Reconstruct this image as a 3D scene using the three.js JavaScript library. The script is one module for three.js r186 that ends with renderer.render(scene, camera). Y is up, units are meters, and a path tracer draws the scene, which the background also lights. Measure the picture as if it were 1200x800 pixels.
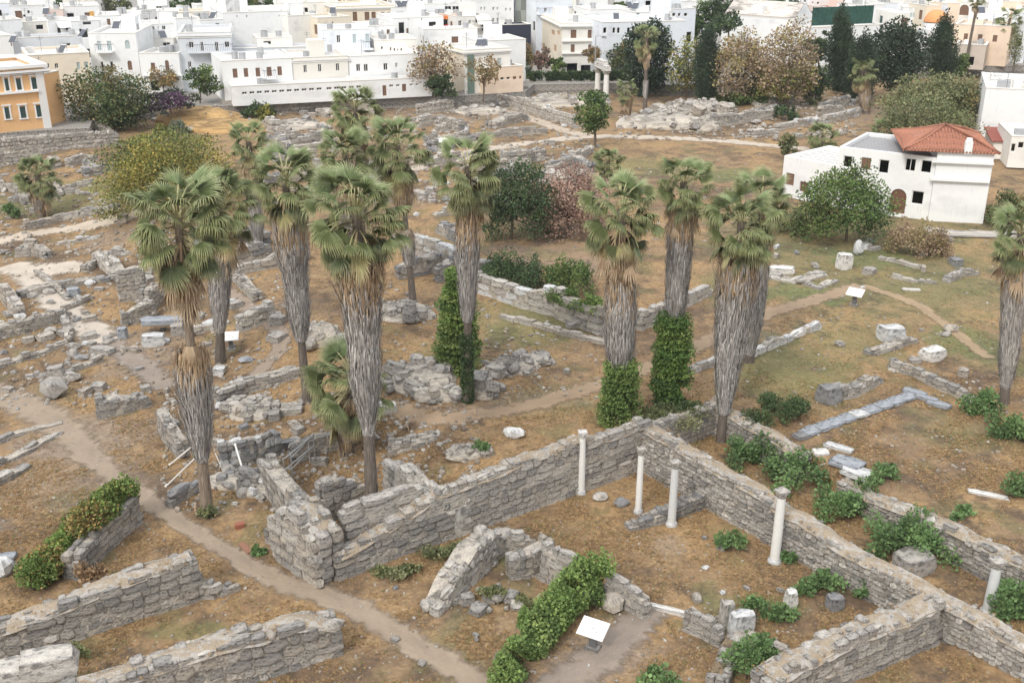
import * as THREE from 'three';
import { mergeGeometries, toCreasedNormals, mergeVertices } from 'three/addons/utils/BufferGeometryUtils.js';

// ------------------------------------------------------------------ camera, sky, sun, exposure
const EYE = 26.5, FOCAL = 1245, PITCH = Math.atan(500 / 1245);
const scene = new THREE.Scene();
const camera = new THREE.PerspectiveCamera(2 * Math.atan(400 / FOCAL) * 180 / Math.PI, 1.5, 0.5, 3000);
camera.position.set(0, EYE, 0);
camera.rotation.set(-PITCH, 0, 0);
camera.updateMatrixWorld();
const renderer = new THREE.WebGLRenderer({ antialias: true });
renderer.toneMapping = THREE.LinearToneMapping;
renderer.toneMappingExposure = 1.33;
renderer.shadowMap.enabled = true;
const SUN_DIR = new THREE.Vector3(-0.36, 0.68, 0.62).normalize();
{ // a thin bright overcast: white cloud sheet, brighter around the veiled sun
  const w = 256, h = 128, d = new Float32Array(w * h * 4), v = new THREE.Vector3();
  for (let j = 0; j < h; j++) for (let i = 0; i < w; i++) {
    const ph = (i + 0.5) / w * 2 * Math.PI - Math.PI, th = ((j + 0.5) / h - 0.5) * Math.PI;
    v.set(Math.cos(th) * Math.cos(ph), Math.sin(th), Math.cos(th) * Math.sin(ph));
    const c = Math.max(0, v.dot(SUN_DIR)), up = Math.max(0, v.y);
    const veil = 0.55 * Math.pow(c, 6);
    const k = 0.46 + 0.80 * up, o = (j * w + i) * 4;
    d[o] = k * 0.97 + veil; d[o + 1] = k * 0.995 + veil * 0.95; d[o + 2] = k * 1.05 + veil * 0.86; d[o + 3] = 1;
  }
  const t = new THREE.DataTexture(d, w, h, THREE.RGBAFormat, THREE.FloatType);
  t.mapping = THREE.EquirectangularReflectionMapping; t.magFilter = t.minFilter = THREE.LinearFilter; t.needsUpdate = true;
  scene.background = t; scene.environment = t;
}
const sun = new THREE.DirectionalLight(new THREE.Color(1, 0.95, 0.87), 1.5);
sun.position.copy(SUN_DIR).multiplyScalar(150).add(new THREE.Vector3(0, 0, -80));
sun.target.position.set(0, 0, -80); sun.castShadow = true; sun.shadow.radius = 22;
sun.shadow.mapSize.set(4096, 4096);
Object.assign(sun.shadow.camera, { left: -150, right: 150, top: 150, bottom: -150, near: 1, far: 500 });
scene.add(sun, sun.target);

// ------------------------------------------------------------------ small tools
function mulberry(a) { return () => { a |= 0; a = a + 0x6D2B79F5 | 0; let t = Math.imul(a ^ a >>> 15, 1 | a); t = t + Math.imul(t ^ t >>> 7, 61 | t) ^ t; return ((t ^ t >>> 14) >>> 0) / 4294967296; }; }
let R = mulberry(7);
const rr = (a, b) => a + (b - a) * R();
const pick = a => a[Math.floor(R() * a.length)];
const clamp = (x, a = 0, b = 1) => x < a ? a : x > b ? b : x;
const sm = (a, b, x) => { const t = clamp((x - a) / (b - a)); return t * t * (3 - 2 * t); };
const mix = (a, b, t) => a + (b - a) * t;
function hash2(i, j) { let h = Math.imul(i, 374761393) + Math.imul(j, 668265263) | 0; h = Math.imul(h ^ h >>> 13, 1274126177); return ((h ^ h >>> 16) >>> 0) / 4294967296; }
function vn(x, y) { const i = Math.floor(x), j = Math.floor(y), u = x - i, v = y - j, a = u * u * (3 - 2 * u), b = v * v * (3 - 2 * v); return mix(mix(hash2(i, j), hash2(i + 1, j), a), mix(hash2(i, j + 1), hash2(i + 1, j + 1), a), b); }
function fbm(x, y, o = 4) { let s = 0, a = 0.5, n = 0; for (let k = 0; k < o; k++) { s += a * vn(x, y); n += a; x = x * 2.03 + 17.1; y = y * 2.03 + 5.7; a *= 0.5; } return s / n; }
const V = (x, y, z) => new THREE.Vector3(x, y, z);
const col = (r, g, b) => new THREE.Color().setRGB(r, g, b);

// photograph pixel (1200 x 800) -> direction -> the ground it meets
const cp = Math.cos(PITCH), sp = Math.sin(PITCH);
function ray(px, py) { const u = px - 600, v = py - 400; return V(u, -(v * cp + FOCAL * sp), -(FOCAL * cp - v * sp)); }
// agora frame: a runs along the long courtyard wall, b away from the courtyard
const AX = -7.3, AZ = -38.5, DA = [0.818, -0.575];
const toAB = (x, z) => { const dx = x - AX, dz = z - AZ; return [dx * DA[0] + dz * DA[1], dx * DA[1] - dz * DA[0]]; };
const fromAB = (a, b) => [AX + a * DA[0] + b * DA[1], AZ + a * DA[1] - b * DA[0]];
function terrain(x, z) {
  const [a, b] = toAB(x, z);
  const back = sm(0.35, 0.75, b) * sm(3.5, 12, a);
  const right = sm(22.6, 23.1, a);
  let h = 1.5 * Math.max(back, right * sm(-0.5, 0.5, a - 22.8));
  if (a > 17.4 && a < 22.8 && b < 0.3) h = Math.max(h, 0.35 * sm(17.2, 18, a));
  h += (fbm(x * 0.11 + 40, z * 0.11, 3) - 0.5) * 0.55 * sm(30, 60, -z) + (fbm(x * 0.6, z * 0.6 + 9, 2) - 0.5) * 0.16;
  return h;
}
function G(px, py, lift = 0) { // ray march onto the terrain
  const d = ray(px, py); let t0 = 0, t1 = (EYE + 1.5) / -d.y;
  for (let k = 1; k <= 60; k++) { const t = t1 * (0.85 + 0.15 * k / 60); if (EYE + d.y * t < terrain(d.x * t, d.z * t)) { t1 = t; break; } t0 = t; }
  for (let k = 0; k < 24; k++) { const t = (t0 + t1) / 2; if (EYE + d.y * t < terrain(d.x * t, d.z * t)) t1 = t; else t0 = t; }
  return V(d.x * t1, terrain(d.x * t1, d.z * t1) + lift, d.z * t1);
}
function GH(px, py, h) { const d = ray(px, py), t = (EYE - h) / -d.y; return V(d.x * t, h, d.z * t); }
function onZ(px, py, z) { const d = ray(px, py), t = z / d.z; return V(d.x * t, EYE + d.y * t, z); } // meets the upright plane at depth z
const scaleAt = p => FOCAL / (-(p.z) * cp + (EYE - p.y) * sp); // pixels per metre at a place

// ------------------------------------------------------------------ names, labels
const taken = new Map();
function numbered(n) { const k = taken.get(n) ?? 0; taken.set(n, k + 1); return k ? n + '_' + String(k).padStart(3, '0') : n; }
function tag(o, label, category, group) { o.userData.label = label; o.userData.category = category; o.userData.kind ??= 'thing'; if (group) o.userData.group = group; return o; }
function thing(name, label, category, pos, turn = 0, group) {
  const g = new THREE.Group(); g.name = numbered(name); g.position.copy(pos); g.rotation.y = turn; scene.add(g);
  return tag(g, label, category, group);
}
function mesh(name, geo, mat, parent, pos) {
  const m = new THREE.Mesh(geo, mat); m.name = parent === scene ? numbered(name) : name; m.castShadow = m.receiveShadow = true;
  if (pos) m.position.set(...pos); parent.add(m); return m;
}
function structure(name, geo, mat) { const m = mesh(name, geo, mat, scene); m.userData.kind = 'structure'; return m; }

// ------------------------------------------------------------------ textures and materials
function dataTex(w, h, f, srgb = true, rep) {
  const d = new Uint8Array(w * h * 4);
  for (let j = 0; j < h; j++) for (let i = 0; i < w; i++) { const c = f(i, j), o = (j * w + i) * 4; d[o] = clamp(c[0], 0, 255); d[o + 1] = clamp(c[1], 0, 255); d[o + 2] = clamp(c[2], 0, 255); d[o + 3] = 255; }
  const t = new THREE.DataTexture(d, w, h); t.wrapS = t.wrapT = THREE.RepeatWrapping; t.magFilter = t.minFilter = THREE.LinearFilter; t.generateMipmaps = false;
  if (srgb) t.colorSpace = THREE.SRGBColorSpace; if (rep) t.repeat.set(rep, rep); t.needsUpdate = true; return t;
}
const l2s = x => 255 * (x <= 0.0031308 ? 12.92 * x : 1.055 * Math.pow(clamp(x), 1 / 2.4) - 0.055);
const tile = (f, n) => (i, j) => { // seamless fbm
  const u = i / n, v = j / n, a = sm(0, 1, u), b = sm(0, 1, v);
  return mix(mix(f(i, j), f(i - n, j), a), mix(f(i, j - n), f(i - n, j - n), a), b); };
const stoneN = (() => { const n = 256, f1 = tile((i, j) => fbm(i / 40, j / 40, 5), n), f2 = tile((i, j) => fbm(i / 9 + 50, j / 9, 3), n), f3 = tile((i, j) => vn(i / 2.2, j / 2.2), n), A = [], B = [];
  for (let j = 0; j < n; j++) for (let i = 0; i < n; i++) { const a = f1(i, j), b = f2(i, j), c = f3(i, j); let k = 0.66 + 0.55 * (a - 0.5) * 1.8 + 0.5 * (b - 0.5) + 0.28 * (c - 0.5); if (b > 0.58) k *= 0.66; if (a < 0.42) k *= 0.74; if (c > 0.78) k *= 0.7; const warm = clamp((a - 0.45) * 2); A.push([k, k * mix(0.99, 0.965, warm), k * mix(0.98, 0.90, warm)]); B.push(clamp(0.5 + (b - 0.5) * 1.2 + (c - 0.5) * 0.5)); }
  return { n, A, B }; })();
const stoneMap = dataTex(256, 256, (i, j) => stoneN.A[j * 256 + i].map(x => l2s(x * 1.15)));
const stoneBump = dataTex(256, 256, (i, j) => { const b = stoneN.B[j * 256 + i] * 255; return [b, b, b]; }, false);
const stuccoMap = dataTex(512, 512, (() => { const f1 = tile((i, j) => fbm(i / 90, j / 60, 5), 512), f2 = tile((i, j) => fbm(i / 6, j / 45 + 9, 3), 512); return (i, j) => { const a = f1(i, j), b = f2(i, j); let k = 0.97 - 0.12 * sm(0.48, 0.75, a) - 0.10 * sm(0.56, 0.8, b); return [k, k * 0.995, k * 0.985].map(x => l2s(x)); }; })());
stuccoMap.repeat.set(0.12, 0.12);
const barkMap = dataTex(128, 256, (() => { const f = tile((i, j) => fbm(i / 5, j / 34, 4), 256); return (i, j) => { const k = 0.45 + 1.0 * (f(i * 2, j) - 0.3); return [k, k * 0.95, k * 0.9].map(x => l2s(x)); }; })());
function mat(r, g, b, o = {}) { return new THREE.MeshStandardMaterial({ color: col(r, g, b), roughness: 0.9, metalness: 0, ...o }); }
const leafMat = new THREE.MeshStandardMaterial({ vertexColors: true, roughness: 0.75, side: THREE.DoubleSide });
const stoneMats = [[0.60, 0.565, 0.52], [0.52, 0.49, 0.45], [0.69, 0.655, 0.60], [0.43, 0.41, 0.385], [0.58, 0.525, 0.455]].map(c => mat(...c, { map: stoneMap, bumpMap: stoneBump, bumpScale: 0.035 }));
const darkStone = mat(0.34, 0.34, 0.345, { map: stoneMap, bumpMap: stoneBump, bumpScale: 0.03 });
const slateMat = mat(0.40, 0.43, 0.47, { map: stoneMap, bumpMap: stoneBump, bumpScale: 0.01, roughness: 0.7 });
const marble = mat(0.86, 0.84, 0.80, { map: stoneMap, bumpMap: stoneBump, bumpScale: 0.012, roughness: 0.75 });
const marbleGrey = mat(0.72, 0.73, 0.73, { map: stoneMap, bumpMap: stoneBump, bumpScale: 0.012, roughness: 0.75 });
const mortar = mat(0.60, 0.55, 0.48, { map: stoneMap, bumpMap: stoneBump, bumpScale: 0.06 });
const topMat = mat(1, 1, 1, { map: dataTex(256, 256, (() => { const f1 = tile((i, j) => fbm(i / 34, j / 34, 4), 256), f2 = tile((i, j) => fbm(i / 8 + 20, j / 8, 3), 256), f3 = tile((i, j) => fbm(i / 50 + 80, j / 50, 3), 256); return (i, j) => { const a = f1(i, j), b2 = f2(i, j), k = 0.75 + 0.5 * b2, s = sm(0.44, 0.56, a * 0.7 + b2 * 0.3), o = sm(0.60, 0.70, f3(i, j)) * 0.6; return [mix(mix(0.42, 0.34, s), 0.42, o * 0.7) * k, mix(mix(0.395, 0.275, s), 0.27, o * 0.7) * k, mix(mix(0.36, 0.20, s), 0.14, o * 0.7) * k].map(x => l2s(x)); }; })()), bumpMap: stoneBump, bumpScale: 0.06 });
const veinMap = stuccoMap.clone(); veinMap.repeat.set(0.7, 0.9); const shaftMat = mat(0.78, 0.77, 0.74, { map: veinMap, bumpMap: stoneBump, bumpScale: 0.008, roughness: 0.7 }), shaftGrey = mat(0.62, 0.63, 0.625, { map: veinMap, bumpMap: stoneBump, bumpScale: 0.01, roughness: 0.75 });
const topSpots = [];
const brickRed = mat(0.42, 0.21, 0.13, { map: stoneMap });
const earthMat = mat(0.36, 0.27, 0.17, { map: stoneMap, bumpMap: stoneBump, bumpScale: 0.05 });
const trunkMat = mat(0.22, 0.19, 0.165, { map: barkMap, bumpMap: barkMap, bumpScale: 0.04 });
const woodMat = mat(0.22, 0.18, 0.14, { map: barkMap });

// ------------------------------------------------------------------ shared stone shapes
const stoneGeo = [], rockGeo = [];
for (let k = 0; k < 14; k++) { // worn block, unit size, 48 triangles
  const g = new THREE.BoxGeometry(1, 1, 1, 2, 2, 2), p = g.attributes.position, off = new Map(); let q = V(0, 0, 0);
  for (let i = 0; i < p.count; i++) {
    q.fromBufferAttribute(p, i); const key = q.toArray().map(x => Math.round(x * 2)).join();
    if (!off.has(key)) { const n = [q.x, q.y, q.z].filter(x => Math.abs(x) > 0.4).length, s = n === 3 ? rr(0.80, 0.96) : n === 2 ? rr(0.90, 1.0) : rr(0.98, 1.1); off.set(key, V(q.x * s * rr(0.95, 1.03) + rr(-0.035, 0.035), q.y * s * rr(0.95, 1.03) + rr(-0.035, 0.035), q.z * s + rr(-0.03, 0.03))); }
    q = off.get(key).clone(); p.setXYZ(i, q.x, q.y, q.z);
  }
  stoneGeo.push(toCreasedNormals(g, 0.62));
}
for (let k = 0; k < 8; k++) { // broken boulder, unit size
  let g = mergeVertices(new THREE.IcosahedronGeometry(0.5, 1).deleteAttribute('normal').deleteAttribute('uv')); const p = g.attributes.position, q = V(0, 0, 0);
  for (let i = 0; i < p.count; i++) { q.fromBufferAttribute(p, i).multiplyScalar(rr(0.78, 1.18)); p.setXYZ(i, clamp(q.x, -0.46, 0.46), clamp(q.y, -0.42, 0.45), clamp(q.z, -0.47, 0.45)); }
  g = g.toNonIndexed(); const uv = new Float32Array(g.attributes.position.count * 2); for (let i = 0; i < uv.length / 2; i++) { uv[2 * i] = g.attributes.position.getX(i) + g.attributes.position.getY(i) * 0.4; uv[2 * i + 1] = g.attributes.position.getZ(i) + g.attributes.position.getY(i) * 0.7; }
  g.setAttribute('uv', new THREE.BufferAttribute(uv, 2)); g.computeVertexNormals(); rockGeo.push(toCreasedNormals(g, 0.55));
}
function box(w, h, d, x = 0, y = 0, z = 0) { return new THREE.BoxGeometry(w, h, d).translate(x, y, z); }
function merge(list) { return mergeGeometries(list.map(g => { const q = g.index ? g.toNonIndexed() : g; for (const k of Object.keys(q.attributes)) if (!['position', 'normal', 'uv'].includes(k)) q.deleteAttribute(k); return q; })); }
function metreUV(g) { // box-mapped uv in metres
  const p = g.attributes.position, n = g.attributes.normal, uv = new Float32Array(p.count * 2);
  for (let i = 0; i < p.count; i++) { const ax = Math.abs(n.getX(i)), ay = Math.abs(n.getY(i)), az = Math.abs(n.getZ(i)); uv[2 * i] = ax > ay && ax > az ? p.getZ(i) : p.getX(i); uv[2 * i + 1] = ay >= ax && ay >= az ? p.getZ(i) : p.getY(i); }
  g.setAttribute('uv', new THREE.BufferAttribute(uv, 2)); return g;
}

// ------------------------------------------------------------------ ground
const greens = [ // grass that is still green: pixel centre, radius in pixels across and down, strength
  [1010, 300, 70, 14, 0.8], [950, 345, 60, 16, 0.8], [1090, 330, 90, 30, 0.5], [860, 340, 50, 20, 0.6], [930, 430, 80, 40, 0.55], [1130, 400, 50, 22, 0.7], [620, 375, 70, 30, 0.55], [860, 205, 60, 9, 0.7], [760, 195, 70, 10, 0.5], [640, 205, 40, 12, 0.6], [545, 275, 40, 20, 0.4], [1000, 300, 160, 60, 0.45],
  [1060, 250, 90, 40, 0.4], [60, 235, 60, 20, 0.6], [120, 235, 30, 10, 0.5], [990, 400, 70, 25, 0.4], [1120, 510, 60, 20, 0.25], [880, 620, 60, 14, 0.25], [640, 470, 60, 20, 0.25], [560, 650, 60, 14, 0.5], [230, 740, 60, 12, 0.45], [80, 590, 30, 20, 0.2], [880, 710, 60, 16, 0.55], [1170, 420, 50, 20, 0.5], [780, 490, 60, 12, 0.4]
].map(([x, y, rx, ry, k]) => { const p = G(x, y), q = G(x + rx, y), s = G(x, y - ry); return [p.x, p.z, Math.abs(q.x - p.x), Math.abs(s.z - p.z), k]; });
const soils = [ // bare trodden soil
  [100, 510, 90, 30, 0.9], [60, 560, 110, 50, 0.55], [160, 410, 60, 25, 0.7], [330, 370, 60, 20, 0.4], [700, 770, 80, 30, 0.7], [560, 745, 80, 30, 0.2], [130, 620, 40, 20, 0.5], [600, 470, 110, 16, 0.6], [130, 280, 30, 12, 0.7], [780, 640, 30, 14, 0.6], [880, 390, 40, 14, 0.5], [430, 640, 40, 12, 0.2], [550, 130, 80, 12, 0.5], [650, 300, 80, 20, 0.5], [1000, 130, 60, 12, 0.6]
].map(([x, y, rx, ry, k]) => { const p = G(x, y), q = G(x + rx, y), s = G(x, y - ry); return [p.x, p.z, Math.abs(q.x - p.x), Math.abs(s.z - p.z), k]; });
const zone = (list, x, z, w) => { let m = 0; for (const [cx, cz, rx, rz, k] of list) { const dx = (x - cx) / rx, dz = (z - cz) / rz, d = dx * dx + dz * dz; if (d < 2.2) m = Math.max(m, k * sm(1.5, 0.2, d + (w - 0.5) * 1.6)); } return m; };
const TX0 = -72, TZ0 = -22, TSX = 144, TSZ = 144;
function groundColor(x, z, out) {
  const n1 = fbm(x * 0.16, z * 0.16, 3), n2 = fbm(x * 0.9 + 31, z * 0.9, 3), n3 = fbm(x * 3.7, z * 3.7 + 11, 2), n4 = vn(x * 14, z * 14), n5 = vn(x * 0.45 + 90, z * 0.45);
  const straw = sm(0.36, 0.62, n1 * 0.45 + n2 * 0.4 + n3 * 0.2);
  let r = mix(0.165, 0.41, straw), g = mix(0.112, 0.265, straw), b = mix(0.069, 0.128, straw);
  const pale = sm(0.60, 0.74, n2 * 0.55 + n5 * 0.5); r = mix(r, 0.44, pale * 0.5); g = mix(g, 0.31, pale * 0.5); b = mix(b, 0.175, pale * 0.5);
  const litter = sm(0.52, 0.68, n3 * 0.7 + n5 * 0.35); r = mix(r, 0.165, litter * 0.55); g = mix(g, 0.105, litter * 0.55); b = mix(b, 0.066, litter * 0.55);
  const so = zone(soils, x, z, n2) ; if (so > 0) { const k = so * 0.85; r = mix(r, 0.29 + 0.07 * n3, k); g = mix(g, 0.222 + 0.06 * n3, k); b = mix(b, 0.165 + 0.05 * n3, k); }
  const gr = zone(greens, x, z, n2) * sm(0.26, 0.56, n3 * 0.6 + n2 * 0.4 + 0.1); if (gr > 0) { r = mix(r, 0.155, gr); g = mix(g, 0.195, gr); b = mix(b, 0.068, gr); }
  const moss = sm(0.62, 0.75, fbm(x * 0.5 + 70, z * 0.5 + 33, 3)) * 0.45; r = mix(r, 0.17, moss); g = mix(g, 0.165, moss); b = mix(b, 0.068, moss);
  const k = 0.60 + 0.42 * n4 + 0.42 * (n3 - 0.5); r *= k; g *= k; b *= k;
  if (hash2(Math.floor(x * 15), Math.floor(z * 15)) > 0.996) { r = mix(r, 0.5, 0.5); g = mix(g, 0.56, 0.6); b = mix(b, 0.5, 0.6); }
  out[0] = l2s(r); out[1] = l2s(g); out[2] = l2s(b); return out;
}
{
  const N = 2048, tmp = [0, 0, 0];
  const t = dataTex(N, N, (i, j) => groundColor(TX0 + (i + 0.5) / N * TSX, TZ0 - (j + 0.5) / N * TSZ, tmp));
  t.wrapS = t.wrapT = THREE.MirroredRepeatWrapping;
  const bmp = dataTex(512, 512, (() => { const f1 = tile((i, j) => fbm(i / 14, j / 14, 4), 512); return (i, j) => { const k = f1(i, j) * 200 + hash2(i, j) * 55; return [k, k, k]; }; })(), false);
  bmp.repeat.set(24, 24);
  const line = (dense0, dense1, step, far, grow, sgn) => { const L = []; let x = dense0; for (; x <= dense1; x += step) L.push(x); let s = step; while (x < far) { L.push(x); s *= grow; x += s; } L.push(far); return L.map(v => v * sgn); };
  const right = line(0, 34, 0.4, 700, 1.06, 1), xs = [...right.slice(1).map(v => -v).reverse(), ...right], zs = line(20, 90, 0.4, 900, 1.025, -1); zs.unshift(30, 0, -8, -14);
  const nx = xs.length, nz = zs.length, pos = new Float32Array(nx * nz * 3), uv = new Float32Array(nx * nz * 2), idx = [];
  for (let j = 0; j < nz; j++) for (let i = 0; i < nx; i++) { const o = j * nx + i; pos[3 * o] = xs[i]; pos[3 * o + 1] = terrain(xs[i], zs[j]); pos[3 * o + 2] = zs[j]; uv[2 * o] = (xs[i] - TX0) / TSX; uv[2 * o + 1] = -(zs[j] - TZ0) / TSZ; }
  for (let j = 0; j < nz - 1; j++) for (let i = 0; i < nx - 1; i++) { const a = j * nx + i, b = a + 1, c = a + nx, d = c + 1; idx.push(a, b, c, b, d, c); }
  const g = new THREE.BufferGeometry(); g.setAttribute('position', new THREE.BufferAttribute(pos, 3)); g.setAttribute('uv', new THREE.BufferAttribute(uv, 2)); g.setIndex(idx); g.computeVertexNormals();
  structure('ground', g, new THREE.MeshStandardMaterial({ map: t, bumpMap: bmp, bumpScale: 0.09, roughness: 0.97 }));
}
// town level: a raised sheet behind the retaining walls
const TOWN = 3.0;
{
  const edge = [[-400, 168], [0, 156], [62, 152], [104, 150], [112, 132], [175, 126], [262, 124], [300, 121], [500, 112], [545, 112], [616, 107], [625, 99], [735, 97], [790, 100], [850, 98], [950, 90], [1010, 84], [1110, 78], [1400, 74]].map(([x, y]) => GH(x, y, TOWN));
  const s = new THREE.Shape(); edge.forEach((p, i) => i ? s.lineTo(p.x, -p.z) : s.moveTo(p.x, -p.z)); s.lineTo(650, 850); s.lineTo(-650, 850);
  const g = new THREE.ExtrudeGeometry(s, { depth: 4, bevelEnabled: false }).rotateX(-Math.PI / 2).translate(0, TOWN - 4, 0);
  structure('town_ground', metreUV(g), mat(0.42, 0.40, 0.37, { map: stoneMap }));
}
// ------------------------------------------------------------------ paths: worn earth, edges ragged
const pathAlpha = dataTex(512, 128, (() => { const f = (i, j) => fbm(i / 26, j / 26, 4); return (i, j) => { const e = Math.min(j, 127 - j) / 64, u = i / 512, n = mix(f(i, j), f(i - 512, j), u); const k = 255 * sm(0.10, 0.62, e * 1.05 + (n - 0.5) * 0.9); return [k, k, k]; }; })(), false);
pathAlpha.wrapT = THREE.ClampToEdgeWrapping;
const pathMap = dataTex(512, 512, (() => { const f1 = tile((i, j) => fbm(i / 60, j / 60, 4), 512), f2 = tile((i, j) => fbm(i / 5, j / 5, 2), 512); return (i, j) => { const k = 0.86 + 0.5 * (f1(i, j) - 0.5) + 0.35 * (f2(i, j) - 0.5); return [k, k, k].map(x => l2s(x)); }; })());
const worn = new Set();
function path(name, pts, width, color) {
  const P = pts.map(([x, y]) => G(x, y)), c = new THREE.CatmullRomCurve3(P), L = c.getLength(), n = Math.max(8, Math.round(L / 0.4)), m = 8, pos = [], uv = [], idx = [];
  for (let i = 0; i <= n; i++) { const p = c.getPointAt(i / n), t = c.getTangentAt(i / n), nx = -t.z, nz = t.x, l = Math.hypot(nx, nz), w = (typeof width === 'function' ? width(i / n) : width) * (0.85 + 0.3 * vn(i * 0.13, width.length ?? width)); for (let j = 0; j <= m; j++) { const k = (j / m - 0.5) * w, x = p.x + nx / l * k, z = p.z + nz / l * k; pos.push(x, terrain(x, z) + 0.03, z); if (j > 0 && j < m) worn.add(Math.round(x * 2) + ',' + Math.round(z * 2)); uv.push(i / n * L / 5, j / m); } }
  for (let i = 0; i < n; i++) for (let j = 0; j < m; j++) { const a = i * (m + 1) + j, b = a + 1, d = a + m + 1; idx.push(a, b, d, b, d + 1, d); }
  const g = new THREE.BufferGeometry(); g.setAttribute('position', new THREE.Float32BufferAttribute(pos, 3)); g.setAttribute('uv', new THREE.Float32BufferAttribute(uv, 2)); g.setIndex(idx); g.computeVertexNormals();
  if (g.attributes.normal.getY(0) < 0) { for (let i = 0; i < idx.length; i += 3) [idx[i], idx[i + 1]] = [idx[i + 1], idx[i]]; g.setIndex(idx); g.computeVertexNormals(); }
  return structure(name, g, new THREE.MeshStandardMaterial({ color: col(...color), map: pathMap, alphaMap: pathAlpha, transparent: true, roughness: 1 }));
}
path('footpath', [[620, 840], [545, 790], [470, 745], [400, 705], [330, 682], [270, 648], [200, 605], [150, 570], [112, 540], [85, 512], [50, 485], [-30, 450]], t => mix(1.7, 3.6, sm(0.55, 0.85, t)), [0.345, 0.272, 0.20]);
path('footpath', [[-40, 292], [60, 271], [150, 254], [230, 236]], 3.6, [0.56, 0.47, 0.37]);
path('footpath', [[5, 312], [45, 316], [95, 312]], 5.5, [0.58, 0.50, 0.41]);
path('footpath', [[28, 318], [55, 345], [85, 372], [128, 402]], 4.0, [0.55, 0.48, 0.40]);
path('footpath', [[455, 478], [520, 490], [600, 480], [690, 455], [770, 428], [840, 395], [900, 368], [960, 350], [1010, 335]], 2.2, [0.36, 0.26, 0.17]);
path('footpath', [[1010, 335], [1070, 355], [1100, 375], [1160, 420]], 1.3, [0.37, 0.27, 0.165]);
path('footpath', [[480, 200], [540, 180], [600, 170], [660, 163], [720, 160], [830, 164], [960, 176]], 3.4, [0.55, 0.47, 0.38]);
path('footpath', [[580, 124], [620, 138], [650, 149], [690, 160]], 3.4, [0.50, 0.41, 0.32]);
path('footpath', [[600, 830], [670, 795], [715, 760], [765, 712]], 2.4, [0.30, 0.245, 0.20]);
path('footpath', [[125, 400], [165, 430], [195, 455]], 2.6, [0.30, 0.245, 0.20]);
path('footpath', [[250, 330], [310, 375], [330, 400], [300, 440]], 1.8, [0.33, 0.26, 0.20]);

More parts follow.
